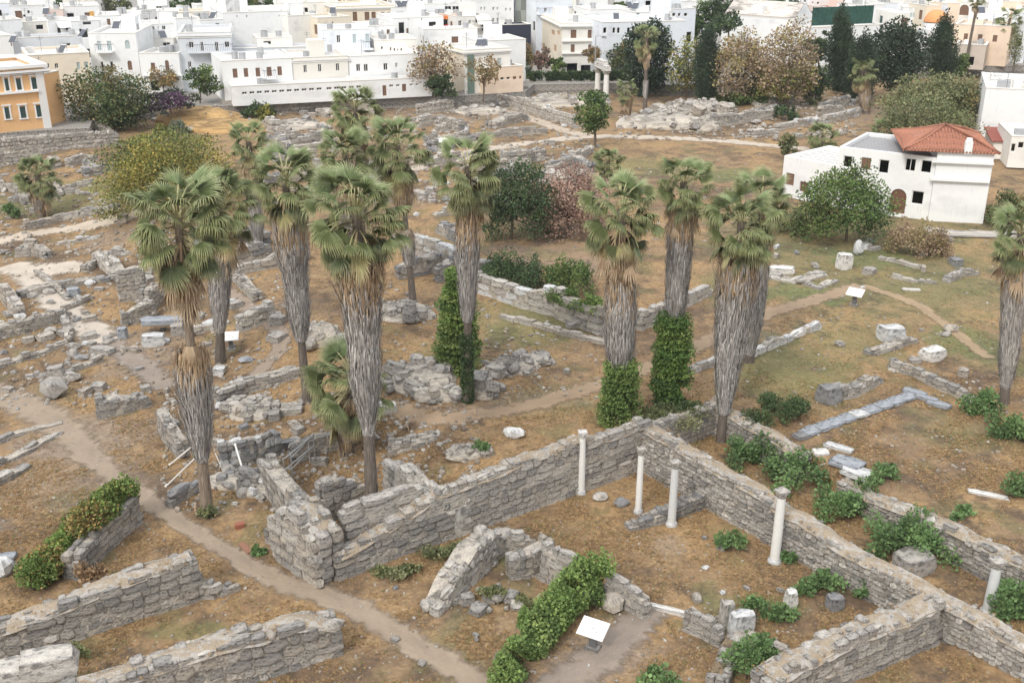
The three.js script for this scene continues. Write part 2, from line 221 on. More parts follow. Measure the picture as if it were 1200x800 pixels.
// ------------------------------------------------------------------ masonry
const toXZ = list => list.map(([x, y]) => { const p = G(x, y); return [p.x, p.z]; });
function wall(name, label, category, pts, o) {
  const { h = 1, th = 0.8, sl = 0.5, sh = 0.35, mats = stoneMats, rag = 0.25, cap = 0.7, group, base, sides = 1, coreMat = mortar, gap = 0.975, most = 300, flush = 0.05, cob = 0, soil = 0 } = o;
  const H = i => Array.isArray(h) ? h[Math.min(i, h.length - 1)] : h;
  const seg = []; let L = 0;
  for (let i = 0; i < pts.length - 1; i++) { const dx = pts[i + 1][0] - pts[i][0], dz = pts[i + 1][1] - pts[i][1], l = Math.hypot(dx, dz); seg.push({ s0: L, l, x: pts[i][0], z: pts[i][1], tx: dx / l, tz: dz / l, h0: H(i), h1: H(i + 1) }); L += l; }
  const seed = R() * 100;
  const at = s => { const g = seg.find(q => s <= q.s0 + q.l) ?? seg[seg.length - 1], u = s - g.s0; let nx = -g.tz, nz = g.tx; const x = g.x + g.tx * u, z = g.z + g.tz * u; if (nx * -x + nz * -z < 0) { nx = -nx; nz = -nz; } const hh = mix(g.h0, g.h1, clamp(u / g.l)); return { x, z, tx: g.tx, tz: g.tz, nx, nz, h: Math.max(0.12, hh + (fbm(seed + s * 0.55, seed, 2) - 0.5) * 2 * rag * Math.min(1, hh)) }; };
  const groundY = q => base ?? Math.min(terrain(q.x + q.nx * (th / 2 + 0.35), q.z + q.nz * (th / 2 + 0.35)), terrain(q.x, q.z)) - 0.12;
  const mid = at(L / 2), org = V(mid.x, groundY(mid), mid.z), t = thing(name, label, category, org, 0, group), stones = [];
  const put = (q, off, y, w, hh, d, along = 0, tilt = 0.03) => stones.push({ x: q.x + q.nx * off + q.tx * along - org.x, y: y - org.y, z: q.z + q.nz * off + q.tz * along - org.z, w, h: hh, d, a: Math.atan2(-q.tz, q.tx) + rr(-0.05, 0.05), t: rr(-tilt, tilt) });
  const dep = Math.min(th, Math.max(0.32, sl * 0.7)), maxH = Math.max(...(Array.isArray(h) ? h : [h])) + rag * 1.2;
  for (const side of (sides === 2 ? [1, -1] : [1])) {
    let y = 0; while (y < maxH) {
      const ch = sh * rr(0.78, 1.25); let s = -rr(0, sl * 0.6);
      while (s < L) { const w = sl * (R() < 0.25 ? rr(1.3, 2.0) : rr(0.5, 1.25)), c = clamp(s + w / 2, 0, L), q = at(c); if (y + ch * 0.45 < q.h) put(q, side * (th / 2 - dep / 2 + rr(-0.04, 0.035)), groundY(q) + y + ch / 2, Math.min(w, L) * gap, ch * gap, dep * rr(0.92, 1.06)); s += w; }
      y += ch;
    }
  }
  if (th > dep + 0.15) for (const e of [0.02, L - 0.02]) { const q = at(e); let y = 0; while (y < q.h - 0.1) { const ch = sh * rr(0.85, 1.25); for (let k = -th / 2; k < th / 2 - dep; k += sl * 0.9) put(q, k + sl * 0.45, groundY(q) + y + ch / 2, sl * rr(0.6, 0.9), ch * gap, sl * 0.86); y += ch; } }
  for (let s = sl * 0.4; s < L; s += sl * rr(0.7, 1.3)) if (R() < cap) { const q = at(s), n = Math.max(1, Math.round(th / 0.6)); for (let k = 0; k < n; k++) put(q, (k + 0.5) / n * th - th / 2 + rr(-0.05, 0.05), groundY(q) + q.h - sh * 0.15 + rr(-0.06, 0.05), sl * rr(0.45, 1.3), sh * rr(0.35, 0.8), th / n * rr(0.55, 1.05), rr(-0.1, 0.1), 0.14); }
  { // solid core under the facing
    const n = Math.max(2, Math.round(L / 0.45)), pos = [], uv = [], idx = [], w = th / 2 - flush;
    for (let i = 0; i <= n; i++) { const q = at(clamp(i / n * L, 0.05, L - 0.05)), y0 = groundY(q) - 0.3 - org.y, y1 = groundY(q) + Math.max(0.08, q.h - 0.07 + rr(-0.05, 0.05)) - org.y, a = [q.x - org.x, q.z - org.z];
      [[w, y0], [w, y1], [-w, y1 + rr(-0.04, 0.04)], [-w, y0]].forEach(([k, y], j) => { pos.push(a[0] + q.nx * k, y, a[1] + q.nz * k); uv.push(i / n * L / 1.6, (j < 2 ? j * (y1 - y0) : (y1 - y0) * (j - 1) + th) / 1.6); }); }
    for (let i = 0; i < n; i++) for (let j = 0; j < 3; j++) { const a = i * 4 + j, b = a + 1, c = a + 4, d = c + 1; idx.push(a, b, c, b, d, c); }
    idx.push(0, 1, 2, 0, 2, 3); const e = n * 4; idx.push(e, e + 2, e + 1, e, e + 3, e + 2);
    let g = new THREE.BufferGeometry(); g.setAttribute('position', new THREE.Float32BufferAttribute(pos, 3)); g.setAttribute('uv', new THREE.Float32BufferAttribute(uv, 2)); g.setIndex(idx); g = toCreasedNormals(g, 0.5); mesh('mortar_core', g, coreMat, t);
    if (soil) { const sp = [], su = [], si = [], m = Math.max(3, Math.round(L / 0.3)), k = 5; for (let i = 0; i <= m; i++) { const q = at(clamp(i / m * L, 0.04, L - 0.04)), y = groundY(q) + q.h - org.y; for (let j = 0; j <= k; j++) { const e = j / k * 2 - 1, wv = (th / 2 + 0.03) * (0.8 + 0.3 * vn(i * 0.7 + seed, j > 2 ? 3 : 9)); sp.push(q.x - org.x + q.nx * e * wv, y + (Math.abs(e) > 0.9 ? -0.18 : -0.10 + 0.26 * fbm(i * 0.55 + seed, j * 0.9, 3)), q.z - org.z + q.nz * e * wv); if (R() < 0.5) topSpots.push([q.x + q.nx * e * wv * 0.85 + rr(-0.1, 0.1), y + org.y - 0.02, q.z + q.nz * e * wv * 0.85 + rr(-0.1, 0.1)]); su.push(i / m * L / 2.2 + seed, (e + 1) * th / 4.4); } } for (let i = 0; i < m; i++) for (let j = 0; j < k; j++) { const a = i * (k + 1) + j, c = a + k + 1; si.push(a, a + 1, c, a + 1, c + 1, c); } let sg = new THREE.BufferGeometry(); sg.setAttribute('position', new THREE.Float32BufferAttribute(sp, 3)); sg.setAttribute('uv', new THREE.Float32BufferAttribute(su, 2)); sg.setIndex(si); sg = toCreasedNormals(sg, 0.35); mesh('weathered_top', sg, topMat, t); }
  }
  stones.sort((a, b) => b.w * b.h - a.w * a.h);
  const rest = stones.slice(most);
  stones.slice(0, most).forEach(p => { const rk = R() < cob; if (rk) { p.w *= 1.15; p.h *= 1.22; p.d *= 1.12; } const m = mesh('stone', rk ? pick(rockGeo) : pick(stoneGeo), pick(mats), t, [p.x, p.y, p.z]); m.rotation.set(rk ? rr(-0.3, 0.3) : 0, p.a + (R() < 0.5 ? Math.PI : 0), p.t, 'YXZ'); m.scale.set(p.w, p.h, p.d); });
  if (rest.length) { if (cob > 0.4) rest.forEach(p => { p.w *= 1.15; p.h *= 1.22; p.d *= 1.12; p.rx = rr(-0.3, 0.3); }); const half = rest.length >> 1; stuff('small_stone_facing', cob > 0.4 ? rockGeo[1] : stoneGeo[3], mats[0], rest.slice(0, half), t); stuff('small_stone_facing', cob > 0.4 ? rockGeo[4] : stoneGeo[5], mats[0], rest.slice(half), t); }
  return t;
}
function stuff(name, geo, material, list, parent = scene) { // uncountable small pieces
  const im = new THREE.InstancedMesh(geo, material, list.length), d = new THREE.Object3D(), c = new THREE.Color();
  list.forEach((p, i) => { d.position.set(p.x, p.y, p.z); d.rotation.set(p.rx ?? 0, p.a ?? 0, p.t ?? 0, 'YXZ'); d.scale.set(p.w, p.h, p.d ?? p.w); d.updateMatrix(); im.setMatrixAt(i, d.matrix); const k = hash2(i, 79) > 0.86 ? 1.45 : 0.66 + 0.55 * hash2(i, 77); im.setColorAt(i, p.c ? c.setRGB(p.c[0] * Math.min(k, 1.05), p.c[1] * Math.min(k, 1.05), p.c[2] * Math.min(k, 1.05)) : c.setRGB(k, k, k)); });
  im.name = parent === scene ? numbered(name) : name; im.userData.kind = 'stuff'; im.castShadow = im.receiveShadow = true; parent.add(im); return im;
}
function block(name, label, category, p, w, h, d, turn, o = {}) { // one lying or standing stone
  const m = mesh(name, o.rock ? pick(rockGeo) : pick(stoneGeo), o.mat ?? pick(stoneMats), scene, [p.x, p.y + h * (o.sink ?? 0.36), p.z]);
  m.rotation.set(rr(-0.06, 0.06), turn, rr(-0.06, 0.06)); m.scale.set(w, h, d); return tag(m, label, category, o.group);
}
function heap(name, label, category, px, py, rx, rz, hh, n, size, o = {}) { // mound of fallen stones
  const c = G(px, py), t = thing(name, label, category, c, o.turn ?? 0, o.group);
  if (o.core !== false) { const g = new THREE.IcosahedronGeometry(1, 3), p = g.attributes.position; for (let i = 0; i < p.count; i++) { const x = p.getX(i), y = p.getY(i), z = p.getZ(i), k = 0.75 + 0.5 * fbm(x * 2.3 + px, z * 2.3 + y * 1.7 + py, 3); p.setXYZ(i, x * rx * 0.92 * k, Math.max(-0.2, y) * hh * 0.8 * k, z * rz * 0.92 * k); } g.computeVertexNormals(); mesh('rubble_core', toCreasedNormals(g, 0.4), o.coreMat ?? mortar, t); }
  n = Math.round(n * 1.5); size *= 0.72; for (let i = 0; i < n; i++) { const a = R() * 6.283, r = Math.sqrt(R()), x = Math.cos(a) * r * rx, z = Math.sin(a) * r * rz, y = (1 - r * r) * hh * rr(0.5, 0.95), s = size * (R() < 0.2 ? rr(1.3, 2.0) : rr(0.3, 1.1)), m = mesh('stone', R() < 0.45 ? pick(rockGeo) : pick(stoneGeo), pick(o.mats ?? stoneMats), t, [x, y + s * 0.12, z]); m.scale.set(s * rr(0.8, 1.4), s * rr(0.55, 0.9), s * rr(0.8, 1.2)); m.rotation.set(rr(-0.3, 0.3), R() * 6.28, rr(-0.3, 0.3)); }
  return t;
}
// ------------------------------------------------------------------ foliage
const PAL = {
  deep: [[0.035, 0.065, 0.025], [0.05, 0.085, 0.03], [0.07, 0.11, 0.038]], green: [[0.07, 0.12, 0.03], [0.10, 0.16, 0.04], [0.055, 0.10, 0.028], [0.14, 0.19, 0.05]],
  bright: [[0.12, 0.20, 0.04], [0.08, 0.15, 0.035], [0.17, 0.24, 0.06], [0.06, 0.12, 0.03]], olive: [[0.15, 0.17, 0.07], [0.19, 0.20, 0.085], [0.11, 0.135, 0.055], [0.22, 0.22, 0.11]],
  cypress: [[0.026, 0.048, 0.027], [0.036, 0.062, 0.033], [0.05, 0.078, 0.038]], grey: [[0.13, 0.16, 0.11], [0.09, 0.12, 0.08], [0.17, 0.19, 0.14]],
  yellow: [[0.26, 0.24, 0.055], [0.20, 0.21, 0.05], [0.15, 0.175, 0.045], [0.31, 0.25, 0.06], [0.11, 0.14, 0.04]], autumn: [[0.30, 0.20, 0.085], [0.24, 0.17, 0.08], [0.20, 0.17, 0.06], [0.36, 0.25, 0.11]],
  rosy: [[0.33, 0.20, 0.155], [0.27, 0.17, 0.135], [0.24, 0.18, 0.13], [0.38, 0.25, 0.19]], tan: [[0.36, 0.255, 0.17], [0.30, 0.21, 0.14], [0.25, 0.19, 0.11], [0.28, 0.24, 0.09]], planetree: [[0.38, 0.28, 0.19], [0.33, 0.235, 0.15], [0.30, 0.25, 0.10], [0.36, 0.29, 0.11], [0.27, 0.21, 0.14]],
  purple: [[0.12, 0.045, 0.12], [0.07, 0.05, 0.07], [0.045, 0.06, 0.035], [0.05, 0.075, 0.03]], mixed: [[0.10, 0.14, 0.045], [0.16, 0.17, 0.06], [0.26, 0.20, 0.085], [0.06, 0.095, 0.035], [0.08, 0.12, 0.04]],
  ivy: [[0.12, 0.19, 0.045], [0.16, 0.235, 0.06], [0.085, 0.14, 0.035], [0.21, 0.27, 0.08]], creeper: [[0.13, 0.20, 0.045], [0.19, 0.25, 0.06], [0.10, 0.155, 0.035], [0.15, 0.21, 0.05], [0.30, 0.21, 0.07]], weed: [[0.11, 0.19, 0.065], [0.15, 0.24, 0.085], [0.085, 0.15, 0.05]], dry: [[0.30, 0.20, 0.11], [0.24, 0.16, 0.09]]
};
function leaves(out, cl, n, size, pal, o = {}) { // leaf-sized folded faces through the outer part of a clump
  const tone = 0.8 + 0.4 * R(), main = pick(pal);
  for (let i = 0; i < n; i++) {
    let x = R() * 2 - 1, y = R() * 2 - 1, z = R() * 2 - 1, l = Math.hypot(x, y, z); if (l > 1 || l < 0.05) { i--; continue; }
    const k = Math.pow(R(), 0.45) * (0.82 + 0.36 * fbm(x / l * 2.1 + cl.x, z / l * 2.1 + y / l * 1.7 + cl.z, 2)) / l; x *= k; y *= k; z *= k;
    const p = [cl.x + x * cl.rx, cl.y + y * cl.ry, cl.z + z * cl.rz]; if (o.gaps && fbm(p[0] * 1.7 + p[1] * 0.8, p[2] * 1.7 - p[1] * 1.3, 2) < o.gaps) continue; if (o.floor !== undefined && p[1] < o.floor) p[1] = o.floor + R() * 0.12;
    const s = size * rr(0.6, 1.35), up = o.up ?? 0, ax = x + rr(-0.7, 0.7), ay = y + rr(-0.5, 0.9) + up, az = z + rr(-0.7, 0.7), al = Math.hypot(ax, ay, az) || 1, d = [ax / al, ay / al, az / al];
    let sx = rr(-1, 1), sy = rr(-1, 1) * 0.6, sz = rr(-1, 1); const dd = sx * d[0] + sy * d[1] + sz * d[2]; sx -= dd * d[0]; sy -= dd * d[1]; sz -= dd * d[2]; const sl = Math.hypot(sx, sy, sz) || 1, wd = s * (o.wide ?? 0.42) / sl; sx *= wd; sy *= wd; sz *= wd;
    const nx = d[1] * sz - d[2] * sy, ny = d[2] * sx - d[0] * sz, nz = d[0] * sy - d[1] * sx, f = 0.25;
    const A = [p[0] - d[0] * s * 0.5, p[1] - d[1] * s * 0.5, p[2] - d[2] * s * 0.5], C = [p[0] + d[0] * s * 0.5, p[1] + d[1] * s * 0.5, p[2] + d[2] * s * 0.5], B = [p[0] + sx + nx * f, p[1] + sy + ny * f, p[2] + sz + nz * f], D = [p[0] - sx + nx * f, p[1] - sy + ny * f, p[2] - sz + nz * f];
    out.pos.push(...A, ...B, ...C, ...A, ...C, ...D); const c = R() < 0.6 ? main : pick(pal), t = tone * rr(0.86, 1.14); for (let q = 0; q < 6; q++) out.col.push(c[0] * t, c[1] * t, c[2] * t);
  }
}
function leafGeo(out) { const g = new THREE.BufferGeometry(); g.setAttribute('position', new THREE.Float32BufferAttribute(out.pos, 3)); g.setAttribute('color', new THREE.Float32BufferAttribute(out.col, 3)); g.computeVertexNormals(); return g; }
function limb(a, b, r0, r1, n = 6) { const d = b.clone().sub(a), l = d.length(), g = new THREE.CylinderGeometry(r1, r0, l, n, 2).translate(0, l / 2, 0); const p = g.attributes.position; for (let i = 0; i < p.count; i++) if (Math.abs(p.getY(i) - l / 2) < 0.01 * l) { p.setX(i, p.getX(i) + l * 0.03); } g.computeVertexNormals(); g.applyQuaternion(new THREE.Quaternion().setFromUnitVectors(V(0, 1, 0), d.normalize())).translate(a.x, a.y, a.z); return g; }
// bbox: pixel box of the crown; base: pixel where it stands
function tree(name, label, category, base, bb, style, pal, o = {}) {
  const p = o.town ? GH(base[0], base[1], TOWN + (o.dh ?? 0)) : G(base[0], base[1]), s = scaleAt(p), w = (bb[2] - bb[0]) / s, top = onZ(base[0], bb[1], p.z).y - p.y, bot = Math.max(0, onZ(base[0], bb[3], p.z).y - p.y), cx = onZ((bb[0] + bb[2]) / 2, (bb[1] + bb[3]) / 2, p.z).x - p.x;
  const hh = top - bot, out = { pos: [], col: [] }, size = o.leaf ?? clamp((style === 'spindle' ? 2.0 : 2.6) / s, 0.15, 0.40), cl = [], rd = w / 2 * (style === 'spindle' ? 1 : 1.1), dz = o.deep ?? 0.85, pl = PAL[pal], limbs = [];
  const area = w * hh, n = o.n ?? Math.round(clamp(area * (style === 'spindle' ? 16 : 8.5) / (size * size) * (o.dense ?? 1), 900, 21000));
  if (style === 'spindle') { const m = Math.round(clamp(hh / (w * 0.2), 9, 26)); for (let k = 0; k < m; k++) { const u = (k + 0.5) / m, r = rd * Math.pow(Math.sin(Math.PI * clamp(0.10 + u * 0.88)), 0.6) * (u > 0.5 && !o.oval ? mix(1, 0.62, (u - 0.5) / 0.5) : 1) * 1.14, q = u < 0.9 ? 3 : 1; for (let j = 0; j < q; j++) { const a = j * 2.09 + k * 1.3 + rr(-0.3, 0.3); cl.push({ x: cx * u + Math.cos(a) * r * 0.45, y: bot + u * hh, z: Math.sin(a) * r * 0.45, rx: r * rr(0.58, 0.76), ry: hh / m * rr(1.3, 2.0), rz: r * rr(0.55, 0.72) }); } } }
  else { // many clumps over an uneven ellipsoid, leaving gaps
    const m = o.clumps ?? Math.round(clamp(area / 1.6, 10, 44)), yc = bot + hh * 0.5; for (let k = 0; k < m; k++) { const y = 1 - 2 * (k + 0.5) / m, a = k * 2.39996 + rr(-0.3, 0.3), r = Math.sqrt(1 - y * y), e = rr(0.52, 0.90), q = rr(0.20, 0.46) * (o.lump ?? 1); const rq = style === 'dome' && y < 0.15 ? 0.97 + 0.1 * y : r; cl.push({ x: cx + Math.cos(a) * rq * rd * e, y: yc + y * hh * 0.5 * e * (style === 'dome' ? 1.05 : 1), z: Math.sin(a) * rq * rd * dz * e, rx: rd * q, ry: Math.min(hh * 0.5, rd) * q * 0.9, rz: rd * q }); }
    cl.push({ x: cx, y: yc, z: 0, rx: rd * 0.5, ry: hh * 0.32, rz: rd * 0.5 * dz });
  }
  const tot = cl.reduce((q, c) => q + c.rx * c.ry, 0); for (const c of cl) leaves(out, c, Math.max(8, Math.round(n * c.rx * c.ry / tot)), size, pl, { up: style === 'spindle' ? 1.4 : 0.1, wide: style === 'spindle' ? 0.32 : 0.45, floor: 0.02 });
  const t = thing(name, label, category, p, 0, o.group);
  const tr = o.trunk ?? clamp(top * 0.022, 0.06, 0.3), fork = V(cx * 0.4, Math.max(bot + hh * 0.25, top * 0.3), 0); limbs.push(limb(V(0, -0.2, 0), fork, tr, tr * 0.7, 8));
  if (style !== 'spindle') for (const c of cl) if (R() < (o.limbs ?? 0.45)) limbs.push(limb(fork.clone().multiplyScalar(rr(0.75, 1)), V(c.x, c.y, c.z), tr * 0.42, tr * 0.12, 5));
  mesh('trunk', merge(limbs), o.bark ?? woodMat, t); mesh('crown', leafGeo(out), leafMat, t); return t;
}
function bush(name, label, category, base, bb, pal, o = {}) { // shrub or ground cover, leaves down to the soil
  const p = o.p ?? G(base[0], base[1]), s = scaleAt(p), w = (bb[2] - bb[0]) / s, top = Math.max(0.25, onZ(base[0], bb[1], p.z).y - p.y), out = { pos: [], col: [] }, size = o.leaf ?? clamp(2.3 / s, 0.11, 0.3), pl = PAL[pal], cx = onZ((bb[0] + bb[2]) / 2, bb[3], p.z).x - p.x;
  const n = o.n ?? Math.round(clamp(w * Math.max(top, 0.6) * 7.5 / (size * size) * (o.dense ?? 1), 300, 10000)), m = o.clumps ?? Math.round(clamp(w * top * 1.6, 5, 26)), cl = []; const dz = o.deep ?? Math.min(w * 0.4, 1.6);
  for (let k = 0; k < m; k++) { const u = (k + 0.5) / m * 2 - 1, e = Math.sqrt(1 - u * u * 0.8); cl.push({ x: cx + u * w * 0.42 + rr(-0.1, 0.1), y: top * rr(0.25, 0.72) * e, z: rr(-1, 1) * dz * 0.7, rx: clamp(w / m * 1.4, w * 0.14, w * 0.4), ry: top * rr(0.24, 0.4), rz: dz * rr(0.35, 0.6) }); }
  const tot = cl.reduce((q, c) => q + c.rx * c.ry, 0); for (const c of cl) leaves(out, c, Math.max(10, Math.round(n * c.rx * c.ry / tot)), size, pl, { floor: 0.02, up: 0.3, wide: o.wide ?? 0.5 });
  const t = thing(name, label, category, p, 0, o.group), st = []; for (let k = 0; k < 5; k++) { const c = pick(cl); st.push(limb(V(rr(-0.15, 0.15) + c.x * 0.3, -0.1, rr(-0.1, 0.1)), V(c.x, c.y, c.z), 0.03, 0.012, 5)); }
  mesh('stem', merge(st), woodMat, t); mesh('foliage', leafGeo(out), leafMat, t); return t;
}
function ivy(name, label, category, origin, clumps, pal, n, size, o = {}) { // climbing or hanging growth: clumps in metres about the origin
  const out = { pos: [], col: [] }, tot = clumps.reduce((q, c) => q + c[3] * c[4] + c[5] * c[4], 0);
  for (const [x, y, z, rx, ry, rz] of clumps) leaves(out, { x, y, z, rx, ry, rz }, Math.max(10, Math.round(2.2 * n * (rx * ry + rz * ry) / tot)), size * 0.72, PAL[pal], { wide: o.wide ?? 0.5, up: o.up ?? -0.2, floor: o.floor ?? 0.02, gaps: o.gaps ?? 0.34 });
  const m = mesh(name, leafGeo(out), leafMat, scene, [origin.x, origin.y, origin.z]); return tag(m, label, category, o.group);
}
// ------------------------------------------------------------------ fan palms
const palmMats = { green: leafMat };
function fanLeaf({ el, pet, rad, spread, hang, roll = 0, n = 26, colA, colB, tip, petCol, fold = 0.3 }) { // built about the trunk axis: z outward, y up, tips hang straight down
  const pos = [], c = [], tri = (a, b, d, ca, cb, cd) => { pos.push(...a, ...b, ...d); c.push(...ca, ...cb, ...cd); }, w = 0.03;
  const P0 = t => { const e = el - 0.35 * t * t; return [0, Math.sin(e) * pet * t, Math.cos(e) * pet * t]; }, hub = P0(1), eb = el - 0.55 + rr(-0.15, 0.15), D = [0, Math.sin(eb), Math.cos(eb)], cr = Math.cos(roll), sr = Math.sin(roll), N = [-sr, Math.cos(eb) * cr, -Math.sin(eb) * cr], S = [cr, Math.cos(eb) * sr, -Math.sin(eb) * sr];
  for (let k = 0; k < 3; k++) { const a = P0(k / 3), b = P0((k + 1) / 3), wa = w * (1.3 - 0.17 * k), wb = wa * 0.87; tri([-wa, a[1], a[2]], [wa, a[1], a[2]], [wb, b[1], b[2]], petCol, petCol, petCol); tri([-wa, a[1], a[2]], [wb, b[1], b[2]], [-wb, b[1], b[2]], petCol, petCol, petCol); tri([0, a[1] - wa, a[2]], [wa, a[1], a[2]], [wb, b[1], b[2]], petCol, petCol, petCol); tri([0, a[1] - wa, a[2]], [-wa, a[1], a[2]], [-wb, b[1], b[2]], petCol, petCol, petCol); }
  const add = (p, d, k) => [p[0] + d[0] * k, p[1] + d[1] * k, p[2] + d[2] * k], nrm = d => { const l = Math.hypot(...d) || 1; return d.map(x => x / l); };
  for (let k = 0; k < n; k++) {
    const step = 2 * spread / n, a0 = -spread + step * k, m = a0 + step / 2, len = rad * (0.84 + 0.16 * Math.cos(m * 0.8)) * rr(0.86, 1.08), f = 0.40 * rad, kk = rr(0.8, 1.2), A = colA.map(x => x * kk), B = colB.map(x => x * kk), T = (R() < 0.5 ? tip : colB).map(x => x * kk);
    const dir = (phi, lift) => nrm([0, 1, 2].map(q => S[q] * Math.sin(phi) + D[q] * Math.cos(phi) + N[q] * (lift - fold * Math.abs(Math.sin(phi)))));
    const dm = dir(m, 0.05), h1 = clamp(hang * rr(0.35, 0.6)), h2 = clamp(hang * rr(0.75, 1.1)), b1 = nrm([dm[0] * (1 - h1), dm[1] * (1 - h1) - h1, dm[2] * (1 - h1)]), b2 = nrm([dm[0] * (1 - h2) + rr(-0.06, 0.06), dm[1] * (1 - h2) - h2, dm[2] * (1 - h2) + rr(-0.06, 0.06)]);
    const P = add(hub, dir(a0, -0.04), f), Q = add(hub, dir(a0 + step, -0.04), f), M = add(hub, dm, f), L1 = (len - f) * 0.5, M2 = add(M, b1, L1), side = nrm([Q[0] - P[0], Q[1] - P[1], Q[2] - P[2]]), hw = step * f * 0.36, P2 = add(M2, side, -hw), Q2 = add(M2, side, hw), E = add(M2, b2, len - f - L1);
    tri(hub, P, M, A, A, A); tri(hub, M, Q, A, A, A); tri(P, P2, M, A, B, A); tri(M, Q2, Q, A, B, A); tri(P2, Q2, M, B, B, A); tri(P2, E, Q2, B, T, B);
  }
  const g = new THREE.BufferGeometry(); g.setAttribute('position', new THREE.Float32BufferAttribute(pos, 3)); g.setAttribute('color', new THREE.Float32BufferAttribute(c, 3)); g.computeVertexNormals(); return g;
}
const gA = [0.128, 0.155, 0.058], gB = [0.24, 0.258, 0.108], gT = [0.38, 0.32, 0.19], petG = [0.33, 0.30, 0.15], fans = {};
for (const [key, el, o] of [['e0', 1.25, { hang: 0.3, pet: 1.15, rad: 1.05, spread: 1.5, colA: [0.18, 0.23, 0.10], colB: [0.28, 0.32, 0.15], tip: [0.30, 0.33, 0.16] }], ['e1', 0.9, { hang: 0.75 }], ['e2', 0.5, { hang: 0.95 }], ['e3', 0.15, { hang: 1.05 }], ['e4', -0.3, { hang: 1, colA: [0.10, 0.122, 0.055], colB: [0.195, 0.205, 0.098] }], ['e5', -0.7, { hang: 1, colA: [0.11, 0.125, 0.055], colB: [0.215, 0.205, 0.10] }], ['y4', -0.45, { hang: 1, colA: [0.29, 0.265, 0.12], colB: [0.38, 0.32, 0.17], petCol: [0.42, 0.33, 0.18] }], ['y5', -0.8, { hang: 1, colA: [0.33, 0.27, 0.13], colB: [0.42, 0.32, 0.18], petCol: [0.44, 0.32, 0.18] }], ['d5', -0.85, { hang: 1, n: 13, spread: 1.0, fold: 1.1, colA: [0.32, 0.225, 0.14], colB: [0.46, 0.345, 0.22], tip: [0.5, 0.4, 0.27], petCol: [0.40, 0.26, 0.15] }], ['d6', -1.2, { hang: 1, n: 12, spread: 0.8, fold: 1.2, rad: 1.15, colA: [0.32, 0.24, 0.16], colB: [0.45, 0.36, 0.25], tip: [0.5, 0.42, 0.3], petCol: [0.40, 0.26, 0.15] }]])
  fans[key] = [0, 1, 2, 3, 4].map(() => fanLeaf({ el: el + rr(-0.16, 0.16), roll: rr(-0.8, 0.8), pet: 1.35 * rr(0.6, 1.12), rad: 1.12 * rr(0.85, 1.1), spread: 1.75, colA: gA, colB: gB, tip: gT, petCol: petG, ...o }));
const palmLeafMat = new THREE.MeshStandardMaterial({ vertexColors: true, roughness: 0.6, side: THREE.DoubleSide });
const thatchMat = new THREE.MeshStandardMaterial({ vertexColors: true, roughness: 0.95, side: THREE.DoubleSide });
